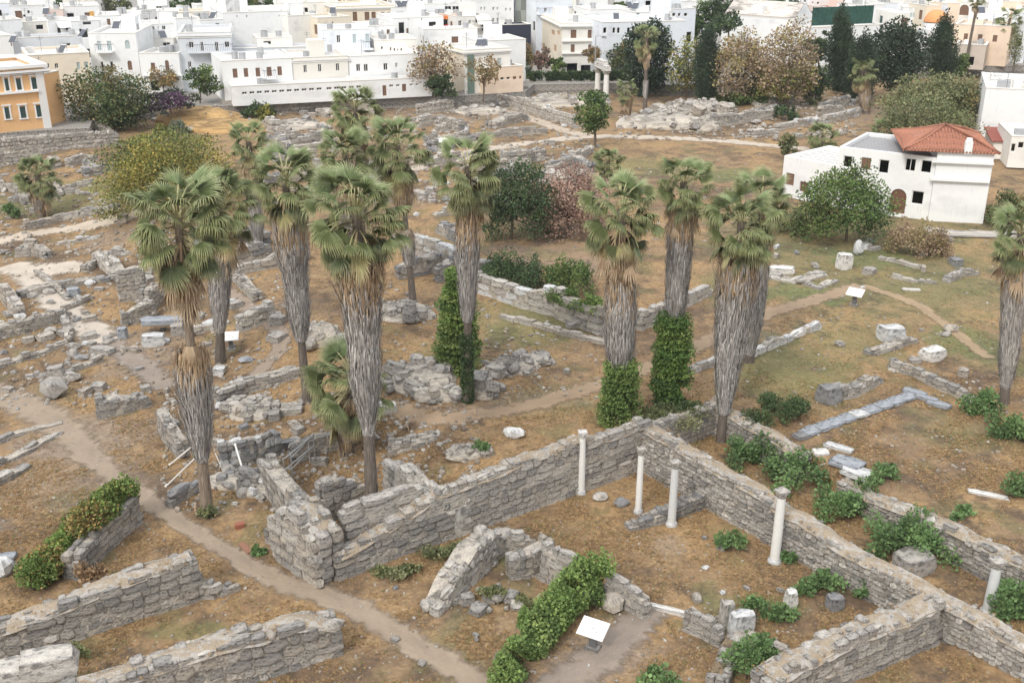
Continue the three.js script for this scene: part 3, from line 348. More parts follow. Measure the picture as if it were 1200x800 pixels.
// base, crown: pixels; skirts: list of [pixel y top, pixel y bottom, half width px top, half width px bottom, age top, age bottom]
function palm(label, base, crown, radPx, skirts, o = {}) {
  const p = o.p ?? (o.town ? GH(base[0], base[1], TOWN) : G(base[0], base[1])), c = onZ(crown[0], crown[1], p.z).sub(p), s = scaleAt(p.clone().add(c)), rad = radPx / s, ls = clamp(rad / 2.0, 0.3, 1.5), t = thing(o.name ?? 'fan_palm', label, o.cat ?? 'palm tree', p, 0, o.group);
  const top = c.y - rad * 0.05, bend = u => c.x * (o.bow ? Math.pow(u, o.bow) : u), r0 = o.r ?? 0.24, seed = R() * 99;
  { // trunk: one tapering tube with a swollen foot
    const n = 14, m = 10, pos = [], uv = [], idx = []; for (let i = 0; i <= n; i++) { const u = i / n, y = -0.3 + u * (top + 0.5), k = r0 * (0.72 + 0.45 * Math.pow(1 - u, 6) + 0.12 * (1 - u)), cx = bend(clamp(y / top)); for (let j = 0; j <= m; j++) { const a = j / m * 6.2832, q = k * (0.93 + 0.14 * vn(j % m * 1.7 + seed, i * 1.9)); pos.push(cx + Math.cos(a) * q, y, Math.sin(a) * q); uv.push(j / m * 1.0, y * 0.5); } }
    for (let i = 0; i < n; i++) for (let j = 0; j < m; j++) { const a = i * (m + 1) + j, b = a + 1, d = a + m + 1; idx.push(a, d, b, b, d, d + 1); }
    const g = new THREE.BufferGeometry(); g.setAttribute('position', new THREE.Float32BufferAttribute(pos, 3)); g.setAttribute('uv', new THREE.Float32BufferAttribute(uv, 2)); g.setIndex(idx); g.computeVertexNormals(); mesh('trunk', g, o.trunkMat ?? trunkMat, t);
  }
  const fresh = [[0.45, 0.325, 0.20], [0.37, 0.26, 0.16], [0.52, 0.395, 0.26]], grey = [[0.43, 0.405, 0.38], [0.33, 0.31, 0.295], [0.50, 0.475, 0.45], [0.40, 0.365, 0.335]];
  for (const [y0, y1, w0, w1, a0, a1] of skirts) { // hanging thatch of dead leaves, tan where new and grey where old
    const t0 = onZ(crown[0], y0, p.z).y - p.y, t1 = onZ(crown[0], y1, p.z).y - p.y, sc = s, H = t0 - t1, pos = [], cc = []; const shape = u => (mix(w0 * 0.88, w1 * 0.66, Math.pow(u, 0.8)) / sc) * (o.belly ? 1 + o.belly * Math.sin(Math.PI * u) : 1) * (1 - 0.4 * sm(0.8, 1, u)) * (0.88 + 0.24 * vn(u * 5 + seed, 3));
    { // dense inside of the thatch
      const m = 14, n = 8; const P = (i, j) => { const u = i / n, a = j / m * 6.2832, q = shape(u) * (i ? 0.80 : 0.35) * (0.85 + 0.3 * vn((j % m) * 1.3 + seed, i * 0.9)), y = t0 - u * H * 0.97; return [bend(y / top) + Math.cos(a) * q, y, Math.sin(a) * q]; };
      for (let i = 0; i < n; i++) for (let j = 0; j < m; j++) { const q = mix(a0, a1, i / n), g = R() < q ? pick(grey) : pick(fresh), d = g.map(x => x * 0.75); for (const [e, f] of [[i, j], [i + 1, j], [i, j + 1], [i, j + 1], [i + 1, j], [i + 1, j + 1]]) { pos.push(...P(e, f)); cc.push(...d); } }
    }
    const N = Math.round(clamp(H * (w0 + w1) / sc * 420 * (o.thatch ?? 1), 200, 4200)); for (let i = 0; i < N; i++) {
      const u = Math.pow(R(), 0.95), a = R() * 6.2832, y = t0 - u * H, r = shape(u) * (R() < 0.14 ? rr(1.08, 1.42) : rr(0.8, 1.1)) * (0.86 + 0.24 * vn(a * 2.2 + seed, u * 4) + 0.16 * ((u * H * 0.9 + 1.7 * vn(a * 1.6 + seed, 7)) % 1)), L = rr(0.4, 1.15) * clamp(H / 3, 0.4, 1), w = rr(0.012, 0.034) * (s < 14 ? 1.7 : 1), y2 = Math.max(t1 - 0.25, y - L), u2 = clamp((t0 - y2) / H), r2 = shape(u2) * rr(0.86, 1.14) + 0.02, da = rr(-0.12, 0.12), cx = bend(clamp(y / top)), cx2 = bend(clamp(y2 / top));
      const q = mix(a0, a1, sm(0, 0.5, u)) + rr(-0.28, 0.28), g = q > 0.42 ? pick(grey) : pick(fresh), k = rr(0.6, 1.2), e = g.map(x => x * k), ux = -Math.sin(a) * w, uz = Math.cos(a) * w, x0 = cx + Math.cos(a) * r, z0 = Math.sin(a) * r, rm = mix(r, r2, 0.5) + rr(0, 0.07), am = a + da * 0.5, xm = mix(cx, cx2, 0.5) + Math.cos(am) * rm, zm = Math.sin(am) * rm, ym = (y + y2) / 2, xb = cx2 + Math.cos(a + da) * r2, zb = Math.sin(a + da) * r2;
      pos.push(x0 - ux * 0.6, y, z0 - uz * 0.6, x0 + ux * 0.6, y, z0 + uz * 0.6, xm + ux, ym, zm + uz, x0 - ux * 0.6, y, z0 - uz * 0.6, xm + ux, ym, zm + uz, xm - ux, ym, zm - uz, xm - ux, ym, zm - uz, xm + ux, ym, zm + uz, xb, y2, zb); for (let v = 0; v < 9; v++) cc.push(...e);
    }
    const g = new THREE.BufferGeometry(); g.setAttribute('position', new THREE.Float32BufferAttribute(pos, 3)); g.setAttribute('color', new THREE.Float32BufferAttribute(cc, 3)); g.computeVertexNormals(); mesh('dead_leaf_skirt', g, thatchMat, t);
  }
  const cr = new THREE.Group(); cr.name = 'crown'; cr.position.set(c.x, c.y, 0); t.add(cr);
  const leaf = (kind, y, name = 'leaf') => { const az = R() * 6.2832, m = mesh(name, pick(fans[kind]), palmLeafMat, cr, [Math.sin(az) * 0.14 * ls, y * ls, Math.cos(az) * 0.14 * ls]); m.rotation.set(rr(-0.2, 0.2), az, rr(-0.2, 0.2), 'YXZ'); m.scale.setScalar(ls * rr(0.72, 1.1)); return az; };
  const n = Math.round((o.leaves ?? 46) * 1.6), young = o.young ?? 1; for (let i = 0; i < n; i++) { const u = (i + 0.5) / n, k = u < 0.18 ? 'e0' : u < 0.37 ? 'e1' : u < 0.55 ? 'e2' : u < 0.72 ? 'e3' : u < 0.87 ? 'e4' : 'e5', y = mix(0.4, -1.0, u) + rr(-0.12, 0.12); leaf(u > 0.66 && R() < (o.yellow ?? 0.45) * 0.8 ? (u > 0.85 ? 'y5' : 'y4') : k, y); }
  for (let i = 0; i < (o.dead ?? 18) * 1.5; i++) leaf(R() < 0.45 ? 'd5' : 'd6', -0.8 - 2.2 * R() * R(), 'dead_leaf');
  return t;
}
// ------------------------------------------------------------------ buildings
const plaster = {};
for (const [k, c] of Object.entries({ white: [0.85, 0.86, 0.865], warm: [0.85, 0.83, 0.785], cream: [0.80, 0.72, 0.59], beige: [0.72, 0.61, 0.46], grey: [0.67, 0.70, 0.74], blue: [0.78, 0.82, 0.88], orange: [0.80, 0.49, 0.24], peach: [0.84, 0.68, 0.54], stone: [0.60, 0.53, 0.46], navy: [0.035, 0.04, 0.065], pink: [0.82, 0.66, 0.60], dirty: [0.76, 0.735, 0.68] })) plaster[k] = mat(...c, { map: stuccoMap, roughness: 0.92 });
const roofMat = mat(0.97, 0.955, 0.92, { map: stoneMap }), glassMat = new THREE.MeshPhysicalMaterial({ color: col(0.30, 0.34, 0.36), roughness: 0.06, metalness: 0, transmission: 1, thickness: 0 }), frameMat = mat(0.78, 0.77, 0.74, { roughness: 0.5 }), greenShut = mat(0.05, 0.105, 0.10, { roughness: 0.5 }), brownShut = mat(0.22, 0.13, 0.085, { roughness: 0.55 }), paleShut = mat(0.50, 0.58, 0.58, { roughness: 0.55 }), peachShut = mat(0.55, 0.37, 0.24, { roughness: 0.6 }), doorMat = mat(0.17, 0.085, 0.06, { roughness: 0.5 }), metalMat = mat(0.5, 0.51, 0.52, { metalness: 0.6, roughness: 0.45 }), railMat = mat(0.08, 0.085, 0.1, { metalness: 0.3, roughness: 0.5 }), panelMat = new THREE.MeshStandardMaterial({ color: col(0.09, 0.10, 0.12), roughness: 0.3, metalness: 0.2 });
const TYPES = { g: ['window', glassMat], s: ['shutter', greenShut], b: ['shutter', brownShut], p: ['shutter', paleShut], o: ['shutter', peachShut], d: ['door', doorMat], k: ['window', glassMat] };
function facade(t, name, L, hgt, wins, mt, place, frames = true) { // a thick wall with real openings; wins in wall metres [x0,y0,x1,y1,type,arch]
  const sh = new THREE.Shape(); sh.moveTo(0, 0); sh.lineTo(L, 0); sh.lineTo(L, hgt); sh.lineTo(0, hgt); sh.closePath();
  const ok = []; for (const w of wins) { let [x0, y0, x1, y1, ty = 'g', arch] = w; x0 = clamp(x0, 0.06, L - 0.2); x1 = clamp(x1, 0.2, L - 0.06); y0 = clamp(y0, 0.02, hgt - 0.4); y1 = clamp(y1, 0.3, hgt - 0.1); if (x1 - x0 < 0.15 || y1 - y0 < 0.15 || ok.some(q => x0 < q[2] + 0.05 && x1 > q[0] - 0.05 && y0 < q[3] + 0.05 && y1 > q[1] - 0.05)) continue; ok.push([x0, y0, x1, y1, ty, arch]); }
  for (const [x0, y0, x1, y1, , arch] of ok) { const h = new THREE.Path(), r = (x1 - x0) / 2; if (arch) { h.moveTo(x0, y0); h.lineTo(x1, y0); h.lineTo(x1, y1 - r); h.absarc((x0 + x1) / 2, y1 - r, r, 0, Math.PI, false); h.lineTo(x0, y0); } else { h.moveTo(x0, y0); h.lineTo(x1, y0); h.lineTo(x1, y1); h.lineTo(x0, y1); h.closePath(); } sh.holes.push(h); }
  const g = new THREE.ExtrudeGeometry(sh, { depth: 0.3, bevelEnabled: false, curveSegments: 6 }).translate(0, 0, -0.3), w = mesh('wall', g, mt, t); place(w);
  for (const [x0, y0, x1, y1, ty, arch] of ok) {
    const cx = (x0 + x1) / 2, ww = x1 - x0, hh = y1 - y0, [nm, pm] = TYPES[ty];
    if (nm === 'window') { const f = 0.07, fr = merge([box(f, hh, 0.08, -ww / 2 + f / 2, hh / 2, 0), box(f, hh, 0.08, ww / 2 - f / 2, hh / 2, 0), box(ww - 2 * f, f, 0.08, 0, f / 2, 0), box(ww - 2 * f, f, 0.08, 0, hh - f / 2, 0), ...(ty === 'g' ? [box(f * 0.8, hh - 2 * f, 0.07, 0, hh / 2, 0)] : [])]), m = mesh('window', fr, frameMat, w, [cx, y0, -0.14]); mesh('pane', box(ww, hh, 0.02, 0, hh / 2, -0.02), glassMat, w, [cx, y0, -0.165]); }
    else if (nm === 'shutter') { const n = Math.max(4, Math.round(hh / 0.16)), b = []; for (let i = 0; i < n; i++) b.push(box(ww / 2 - 0.06, hh / n * 0.75, 0.03, -ww / 4, (i + 0.5) * hh / n, 0), box(ww / 2 - 0.06, hh / n * 0.75, 0.03, ww / 4, (i + 0.5) * hh / n, 0)); b.push(box(0.06, hh, 0.05, -ww / 2 + 0.03, hh / 2, 0), box(0.06, hh, 0.05, ww / 2 - 0.03, hh / 2, 0), box(0.07, hh, 0.05, 0, hh / 2, 0), box(ww - 0.12, hh, 0.015, 0, hh / 2, -0.03)); mesh('shutter', merge(b), pm, w, [cx, y0, -0.12]); }
    else if (nm === 'door') { mesh('door', merge([box(ww, hh, 0.05, 0, hh / 2, 0), box(ww * 0.32, hh * 0.34, 0.03, -ww * 0.22, hh * 0.28, 0.03), box(ww * 0.32, hh * 0.34, 0.03, ww * 0.22, hh * 0.28, 0.03), box(ww * 0.32, hh * 0.3, 0.03, -ww * 0.22, hh * 0.7, 0.03), box(ww * 0.32, hh * 0.3, 0.03, ww * 0.22, hh * 0.7, 0.03)]), pm, w, [cx, y0, -0.17]); }
    if (frames && frames !== true) { const k = 0.16, tr = merge([box(k, hh + k, 0.06, -ww / 2 - k / 2, hh / 2 + k / 2, 0.03), box(k, hh + k, 0.06, ww / 2 + k / 2, hh / 2 + k / 2, 0.03), box(ww + 2 * k + 0.2, k, 0.1, 0, hh + k * 1.5 + 0.0, 0.05), box(ww + 2 * k + 0.1, 0.12, 0.1, 0, -0.06, 0.05)]); mesh('surround', tr, frames, w, [cx, y0, 0.003]); }
  }
  return w;
}
// l, r: pixels of the two front base corners; top: pixel [x,y] on the front roof line; windows in pixels on the front, left or right face
function house(name, label, o) {
  const B = o.base ?? TOWN, l = o.site ? G(...o.l) : GH(...o.l, B), r = o.site ? GH(...o.r, l.y) : GH(...o.r, B), L = Math.hypot(r.x - l.x, r.z - l.z), turn = Math.atan2(-(r.z - l.z), r.x - l.x), D = o.d ?? 9, mt = plaster[o.c ?? 'white'];
  const t = thing(name, label, o.cat ?? 'house', l, turn, o.group), inv = new THREE.Matrix4().makeRotationY(turn).setPosition(l).invert();
  const eye = V(0, EYE, 0).applyMatrix4(inv), dirL = (x, y) => ray(x, y).transformDirection(inv);
  const hitZ = (x, y, z = 0) => { const d = dirL(x, y), k = (z - eye.z) / d.z; return [eye.x + d.x * k, eye.y + d.y * k]; }, hitX = (x, y, X) => { const d = dirL(x, y), k = (X - eye.x) / d.x; return [eye.z + d.z * k, eye.y + d.y * k]; };
  const h = o.h ?? hitZ(...o.top)[1]; const norm = (a, b, w) => [Math.min(a[0], b[0]), Math.min(a[1], b[1]), Math.max(a[0], b[0]), Math.max(a[1], b[1]), w[4], w[5]];
  const fw = (o.win ?? []).map(w => norm(hitZ(w[0], w[1]), hitZ(w[2], w[3]), w)), lw = (o.winL ?? []).map(w => norm(...[[w[0], w[1]], [w[2], w[3]]].map(q => { const p = hitX(...q, 0); return [p[0] + D, p[1]]; }), w)), rw = (o.winR ?? []).map(w => norm(...[[w[0], w[1]], [w[2], w[3]]].map(q => { const p = hitX(...q, L); return [-p[0], p[1]]; }), w));
  if (o.auto) { const put = (list, W) => { for (let y = h - rr(2.3, 2.8); y > 0.4; y -= 3.1) for (let x = rr(0.6, 1.4); x + 1.2 < W; x += rr(2.0, 3.2)) if (R() < 0.72) { const d = R() < 0.2; list.push([x, d ? y - 0.85 : y, x + rr(0.95, 1.35), y + rr(1.4, 1.75), pick(['g', 'g', 'k', 'k', 'b', 'b', 's'])]); } }; put(fw, L); put(lw, D - 0.3); put(rw, D - 0.3); }
  const fr = o.frames ?? true;
  facade(t, 'wall', L, h, fw, mt, () => { }, fr);
  facade(t, 'wall', D - 0.3, h, lw.map(q => [q[0], q[1], q[2], q[3], q[4], q[5]]), o.cl ? plaster[o.cl] : mt, m => { m.rotation.y = -Math.PI / 2; m.position.set(0, 0, -D); }, fr);
  facade(t, 'wall', D - 0.3, h, rw, mt, m => { m.rotation.y = Math.PI / 2; m.position.set(L, 0, -0.3); }, fr);
  mesh('wall', box(L, h, 0.3, L / 2, h / 2, -D + 0.15 - 0.302), mt, t);
  if (o.roof !== 'none') mesh('roof', metreUV(box(L - 0.6, 0.25, D - 0.6, L / 2, h - 0.45, -D / 2 - 0.15)), o.roofMat ?? roofMat, t);
  if (o.cornice) { const k = o.cornice; mesh('cornice', merge([box(L + 2 * k, 0.22, k, L / 2, h - 0.35, k / 2 + 0.003), box(L + 2 * k, 0.12, k * 0.6, L / 2, h - 0.6, k * 0.3 + 0.002), box(k, 0.22, D, -k / 2 - 0.003, h - 0.35, -D / 2), box(k, 0.22, D, L + k / 2 + 0.003, h - 0.35, -D / 2)]), o.trim ?? frameMat, t); }
  for (const b of o.ledges ?? []) { const a = hitZ(b[0], b[1]), e = hitZ(b[2], b[1]); mesh('ledge', box(e[0] - a[0], 0.2, 0.35, (a[0] + e[0]) / 2, a[1], 0.178), o.trim ?? mt, t); }
  for (const b of o.balcony ?? []) { const a = hitZ(b[0], b[1]), e = hitZ(b[2], b[1]), x0 = a[0], x1 = e[0], y = a[1], out = 1.1, n = Math.round((x1 - x0) / 0.25), bars = [box(x1 - x0, 0.05, 0.05, (x0 + x1) / 2, 1.0, out - 0.05), box(0.05, 0.05, out, x0 + 0.03, 1.0, out / 2), box(0.05, 0.05, out, x1 - 0.03, 1.0, out / 2)]; for (let i = 0; i <= n; i++) bars.push(box(0.03, 0.98, 0.03, mix(x0 + 0.03, x1 - 0.03, i / n), 0.5, out - 0.05)); const bl = mesh('balcony', box(x1 - x0, 0.18, out, (x0 + x1) / 2, y, out / 2 + 0.003), mt, t); mesh('railing', merge(bars).translate(0, y + 0.08, 0), railMat, bl).position.set(-0, 0, 0); }
  for (const b of o.pilasters ?? []) { const a = hitZ(b[0], b[1])[0], e = hitZ(b[2], b[1])[0]; mesh('pilaster', box(e - a, h - 0.5, 0.18, (a + e) / 2, (h - 0.5) / 2, 0.093), frameMat, t); }
  if (o.roof !== 'none' && !o.plain && L > 2.5) { const n = Math.round(rr(2, 5)), y = h - 0.32; for (let i = 0; i < n; i++) { const x = rr(0.9, L - 0.9), z = -rr(1, Math.max(1.2, D - 1.2)), k = R(); if (k < 0.22 && L > 5 && D > 6) mesh('stair_head', box(2.2, 2.1, 2.4, clamp(x, 1.6, L - 1.6), y + 1.05, Math.min(-D * 0.55, Math.max(z, -D + 1.8))), R() < 0.7 ? mt : plaster.white, t); else if (k < 0.55) mesh('roof_tank', new THREE.CylinderGeometry(0.45, 0.45, 1.0, 10).translate(x, y + 0.5, z), metalMat, t); else if (k < 0.8) mesh('roof_unit', box(0.9, 0.75, 0.45, x, y + 0.38, z), frameMat, t); else { mesh('aerial', merge([box(0.04, 2.2, 0.04, x, y + 1.1, z), box(0.9, 0.03, 0.03, x, y + 2.0, z), box(0.6, 0.03, 0.03, x, y + 1.75, z)]), railMat, t); } } mesh('coping', merge([box(L + 0.1, 0.09, 0.4, L / 2, h + 0.047, -0.15), box(0.4, 0.09, D - 0.36, 0.15, h + 0.047, -D / 2 - 0.17), box(0.4, 0.09, D - 0.36, L - 0.15, h + 0.047, -D / 2 - 0.17)]), plaster.dirty, t); }
  if (o.extra) o.extra(t, L, h, D, hitZ, hitX);
  t.userData.top = l.y + h; return t;
}
const heaterParts = (() => { const tank = new THREE.CylinderGeometry(0.28, 0.28, 1.3, 12).rotateZ(Math.PI / 2).translate(0, 1.25, -0.5), panel = box(1.3, 0.08, 1.9).rotateX(0.7).translate(0, 0.7, 0.35), stand = merge([box(0.05, 1.2, 0.05, -0.55, 0.6, -0.5), box(0.05, 1.2, 0.05, 0.55, 0.6, -0.5), box(0.05, 0.05, 1.8, -0.55, 0.08, 0.3), box(0.05, 0.05, 1.8, 0.55, 0.08, 0.3)]); return { tank, panel, stand }; })();
function heater(px, py, h, turn, label) { const p = GH(px, py, h), t = thing('solar_water_heater', label, 'solar heater', p, turn, 'solar water heaters on the town roofs'); t.scale.setScalar(0.62); mesh('tank', heaterParts.tank, metalMat, t); mesh('panel', heaterParts.panel, panelMat, t); mesh('stand', heaterParts.stand, railMat, t); return t; }
// ------------------------------------------------------------------ columns, information boards
function column(label, base, top, o = {}) {
  const p = G(...base), h = onZ(top[0], top[1], p.z).y - p.y, t = thing(o.name ?? 'marble_column', label, 'column', p, rr(0, 1)), r = o.r ?? 0.2, cap = o.cap ?? 0.34, sh = h - cap - 0.22;
  mesh('base', new THREE.LatheGeometry([[0, -0.1], [r * 1.5, -0.1], [r * 1.5, 0.05], [r * 1.35, 0.08], [r * 1.4, 0.13], [r * 1.12, 0.19], [r * 1.03, 0.225], [0, 0.225]].map(q => new THREE.Vector2(...q)), 20), marbleGrey, t);
  const cut = sh * rr(0.42, 0.62), drum = (a, b, ra, rb) => { const g = new THREE.CylinderGeometry(rb, ra, b - a, 22, 5).translate(0, (a + b) / 2, 0), q = g.attributes.position; for (let i = 0; i < q.count; i++) { const k = 1 + 0.05 * (fbm(q.getX(i) * 6 + base[0], q.getY(i) * 2 + q.getZ(i) * 6, 3) - 0.5); q.setX(i, q.getX(i) * k); q.setZ(i, q.getZ(i) * k); } g.computeVertexNormals(); return g; };
  mesh('shaft', drum(0.22, 0.22 + cut, r * 1.04, r * 0.97), o.mat ?? shaftMat, t); mesh('shaft', drum(0.225 + cut, 0.22 + sh, r * 0.955, r * 0.86), o.mat2 ?? o.mat ?? shaftMat, t);
  const y = 0.22 + sh, parts = [new THREE.LatheGeometry([[0, 0], [r * 0.95, 0], [r * 0.98, 0.05], [r * 0.85, 0.07], [r * 1.0, cap * 0.45], [r * 1.35, cap * 0.75], [0, cap * 0.75]].map(q => new THREE.Vector2(...q)), 16), box(r * 2.45, cap * 0.22, r * 2.45, 0, cap * 0.86, 0)];
  for (let k = 0; k < 8; k++) { const a = k * Math.PI / 4; parts.push(new THREE.SphereGeometry(r * 0.3, 6, 5).scale(1, 1.5, 0.7).rotateY(a).translate(Math.sin(a) * r * 1.12, cap * 0.52, Math.cos(a) * r * 1.12)); }
  if (cap > 0.1) mesh('capital', merge(parts).translate(0, y + 0.002, 0), o.capMat ?? stoneMats[2], t); return t;
}
const boardPrint = (() => { const c = document.createElement('canvas'); c.width = 256; c.height = 192; const x = c.getContext('2d'); x.fillStyle = '#f4f3ee'; x.fillRect(0, 0, 256, 192); x.fillStyle = '#8d8d8a'; for (let i = 0; i < 9; i++) x.fillRect(18, 34 + i * 9, 66 + (i * 37 % 20), 2); x.fillStyle = '#a9aaa8'; x.fillRect(110, 90, 30, 22); x.fillRect(160, 116, 26, 20); for (let i = 0; i < 6; i++) x.fillRect(190, 34 + i * 9, 44, 2); const t = new THREE.CanvasTexture(c); t.colorSpace = THREE.SRGBColorSpace; return t; })();
function board(label, px, py, turn) {
  const p = G(px, py), t = thing('information_board', label, 'information board', p, turn, undefined);
  mesh('post', box(0.28, 0.85, 0.16, 0, 0.38, 0), mat(0.13, 0.135, 0.14, { roughness: 0.6 }), t); mesh('footing', box(0.55, 0.16, 0.45, 0, 0.04, 0), stoneMats[3], t);
  const pn = mesh('panel', box(1.1, 0.05, 0.82).rotateX(0.42).translate(0, 0.98, 0.05), mat(0.82, 0.82, 0.8, { roughness: 0.5 }), t); mesh('print', new THREE.PlaneGeometry(1.04, 0.76).rotateX(-Math.PI / 2).translate(0, 0.029, 0).rotateX(0.42).translate(0, 0.98, 0.05), new THREE.MeshStandardMaterial({ map: boardPrint, roughness: 0.45 }), pn); return t;
}

// ------------------------------------------------------------------ courtyard walls of the agora
R = mulberry(101);
const AB = list => list.map(([a, b]) => fromAB(a, b));
wall('courtyard_wall', 'long tall wall of squared grey stones behind the first marble column', 'ruined wall', AB([[0, 0.4], [2.5, 0.4], [5, 0.4], [9, 0.4], [13, 0.4], [17.2, 0.4]]), { h: [1.3, 1.7, 2.6, 2.85, 2.9, 2.6], th: 0.85, sl: 0.58, sh: 0.36, rag: 0.16, cap: 0.6, cob: 0.12, soil: 1 });
wall('courtyard_wall', 'long rubble wall of small stones running behind the three marble columns', 'ruined wall', AB([[17.5, 0.2], [17.5, -6], [17.6, -10], [17.7, -14], [18.2, -24]]), { h: [2.6, 2.35, 2.1, 1.75, 1.65], th: 0.95, sl: 0.34, sh: 0.21, rag: 0.12, cap: 0.6, gap: 1.0, flush: 0.1, cob: 0.75, soil: 1 });
wall('strip_wall', 'dark end wall closing the bushy strip at the foot of the palm', 'ruined wall', AB([[18.1, 0.5], [20, 0.5], [22.3, 0.5]]), { h: [2.0, 1.9, 1.7], th: 0.7, sl: 0.4, sh: 0.26, rag: 0.15, sides: 1 });
wall('retaining_wall', 'short rough retaining wall between palm foot and grey paving slabs', 'ruined wall', AB([[22.8, 0.6], [22.7, -3], [22.6, -5.8]]), { h: [1.75, 1.75, 1.5], th: 0.9, sl: 0.36, sh: 0.22, rag: 0.18, cap: 0.6, cob: 0.65, flush: 0.1, soil: 1 });
wall('retaining_wall', 'long rough retaining wall along the lawn behind the bushy strip', 'ruined wall', AB([[22.6, -8.2], [22.6, -14], [22.5, -24]]), { h: [1.2, 1.5, 1.6], th: 0.95, sl: 0.36, sh: 0.22, rag: 0.2, cap: 0.6, cob: 0.65, flush: 0.1, soil: 1 });
wall('cross_wall', 'thick rough wall meeting the rubble wall at a corner, orange lichen on top', 'ruined wall', toXZ([[892, 838], [965, 800], [1083, 748]]), { h: [1.9, 2.0, 1.95], th: 1.15, sl: 0.55, sh: 0.34, rag: 0.14, cap: 0.75, cob: 0.2, soil: 1 });
wall('low_wall', 'low dark wall stub joined to the rubble wall behind two columns', 'ruined wall', toXZ([[738, 618], [795, 603], [826, 590]]), { h: [0.35, 0.8, 1.1], th: 0.7, sl: 0.5, sh: 0.3, mats: [darkStone, stoneMats[3], stoneMats[1]] });
// the broken tower and the walled pit round the tall palm
wall('broken_tower', 'massive broken stump of rough blocks beside the footpath bend', 'ruined tower', AB([[-0.5, 0.3], [-0.7, 1.7], [-1.0, 3.2]]), { h: [2.0, 3.0, 2.3], th: 1.6, sl: 0.7, sh: 0.5, rag: 0.5, cap: 0.8, sides: 1, cob: 0.35, soil: 1 });
wall('pit_wall', 'wall of the palm pit running back from the broken tower', 'ruined wall', AB([[0.2, 3.2], [0.3, 6], [0.6, 9]]), { h: [2.3, 1.9, 1.5], th: 0.9, sl: 0.6, sh: 0.4, rag: 0.3 });
wall('pit_wall', 'flat topped wall on the far side of the palm pit', 'ruined wall', AB([[5.0, 0.9], [5.1, 3.0], [5.2, 4.6]]), { h: [2.5, 2.5, 2.2], th: 1.0, sl: 0.75, sh: 0.4, rag: 0.1, mats: [stoneMats[2], stoneMats[0]] });
wall('pit_wall', 'thin inner wall closing the back of the palm pit', 'ruined wall', AB([[1.4, 4.7], [3.2, 4.9]]), { h: [2.4, 1.6], th: 0.7, sl: 0.5, sh: 0.34, rag: 0.3 });
wall('pit_wall', 'front lip of the palm pit, capped with broad pale slabs', 'ruined wall', AB([[1.0, 1.3], [4.4, 1.2]]), { h: [2.7, 2.75], th: 0.7, sl: 0.9, sh: 0.42, rag: 0.06, mats: [stoneMats[2], stoneMats[0]], cap: 1 });
wall('buttress_stub', 'small free standing stub of wall beside the broken tower', 'ruined wall', toXZ([[318, 632], [338, 640]]), { h: [1.0, 1.5], th: 0.7, sl: 0.5, sh: 0.4, rag: 0.3 });
block('fallen_block', 'large pale block leaning out of a gap in the courtyard wall', 'stone block', G(540, 622), 1.3, 1.9, 0.9, 0.7, { mat: stoneMats[2] });
// middle fragments of the courtyard
wall('ruin_fragment', 'jagged diagonal wall fragment of knobbly boulders in the courtyard', 'ruined wall', toXZ([[506, 716], [535, 690], [568, 660]]), { h: [0.6, 1.2, 1.45], th: 1.1, sl: 0.6, sh: 0.45, rag: 0.7, cob: 0.9, mats: [stoneMats[0], stoneMats[1], stoneMats[2]] });
wall('ruin_fragment', 'pale low wall fragment joining the back of the jagged boulder wall', 'ruined wall', toXZ([[566, 655], [590, 645], [616, 645]]), { h: [1.5, 1.1, 0.9], th: 0.8, sl: 0.6, sh: 0.4, rag: 0.35, cob: 0.6 });
wall('ruin_fragment', 'short bulging wall fragment of split grey stones near the ivy hedge', 'ruined wall', toXZ([[598, 674], [622, 672], [640, 660]]), { h: [1.0, 1.3, 1.2], th: 0.8, sl: 0.45, sh: 0.38, rag: 0.15 });
wall('ruin_fragment', 'upright pale ashlar wall piece at the top end of the ivy hedge', 'ruined wall', toXZ([[640, 678], [664, 690], [690, 700]]), { h: [1.7, 1.8, 1.6], th: 0.6, sl: 0.55, sh: 0.45, rag: 0.1, mats: [stoneMats[0], stoneMats[2]] });
wall('ruin_fragment', 'low squared wall piece ending beside the marble beam', 'ruined wall', toXZ([[716, 700], [738, 712], [757, 724]]), { h: [1.2, 1.1, 1.1], th: 0.55, sl: 0.6, sh: 0.5, rag: 0.08, mats: [stoneMats[0], stoneMats[2]] });
wall('ruin_fragment', 'broken upright wall piece with a notched top past the marble beam', 'ruined wall', toXZ([[806, 736], [824, 744], [846, 756]]), { h: [1.3, 1.1, 0.7], th: 0.5, sl: 0.5, sh: 0.42, rag: 0.3, mats: [stoneMats[0], stoneMats[1]] });
wall('ruin_fragment', 'line of low worn blocks running into the thick cross wall', 'ruined wall', toXZ([[872, 752], [905, 766], [940, 785]]), { h: [0.7, 0.55, 0.6], th: 0.7, sl: 1.0, sh: 0.6, rag: 0.05, cap: 0.2 });
wall('ruin_fragment', 'crumbling earthy wall beside the leafy weeds at the picture foot', 'ruined wall', toXZ([[838, 815], [850, 782], [862, 760]]), { h: [0.8, 0.9, 0.7], th: 0.8, sl: 0.4, sh: 0.3, rag: 0.4, coreMat: earthMat });
block('marble_beam', 'long pale marble beam lying between two low walls', 'stone beam', G(780, 716), 1.75, 0.22, 0.3, -0.42, { mat: marble });
block('standing_block', 'upright pale block standing on the notched wall piece', 'stone block', G(850, 735), 0.5, 1.5, 0.45, 0.4, { mat: stoneMats[2] });
block('standing_block', 'rounded bulging block on the notched wall piece', 'stone block', G(868, 742), 1.0, 1.2, 0.6, 0.4, { mat: marbleGrey });
block('pedestal_block', 'small upright pedestal among weeds below the tall column', 'stone block', G(926, 712), 0.45, 1.0, 0.45, 0.2, { mat: marble });
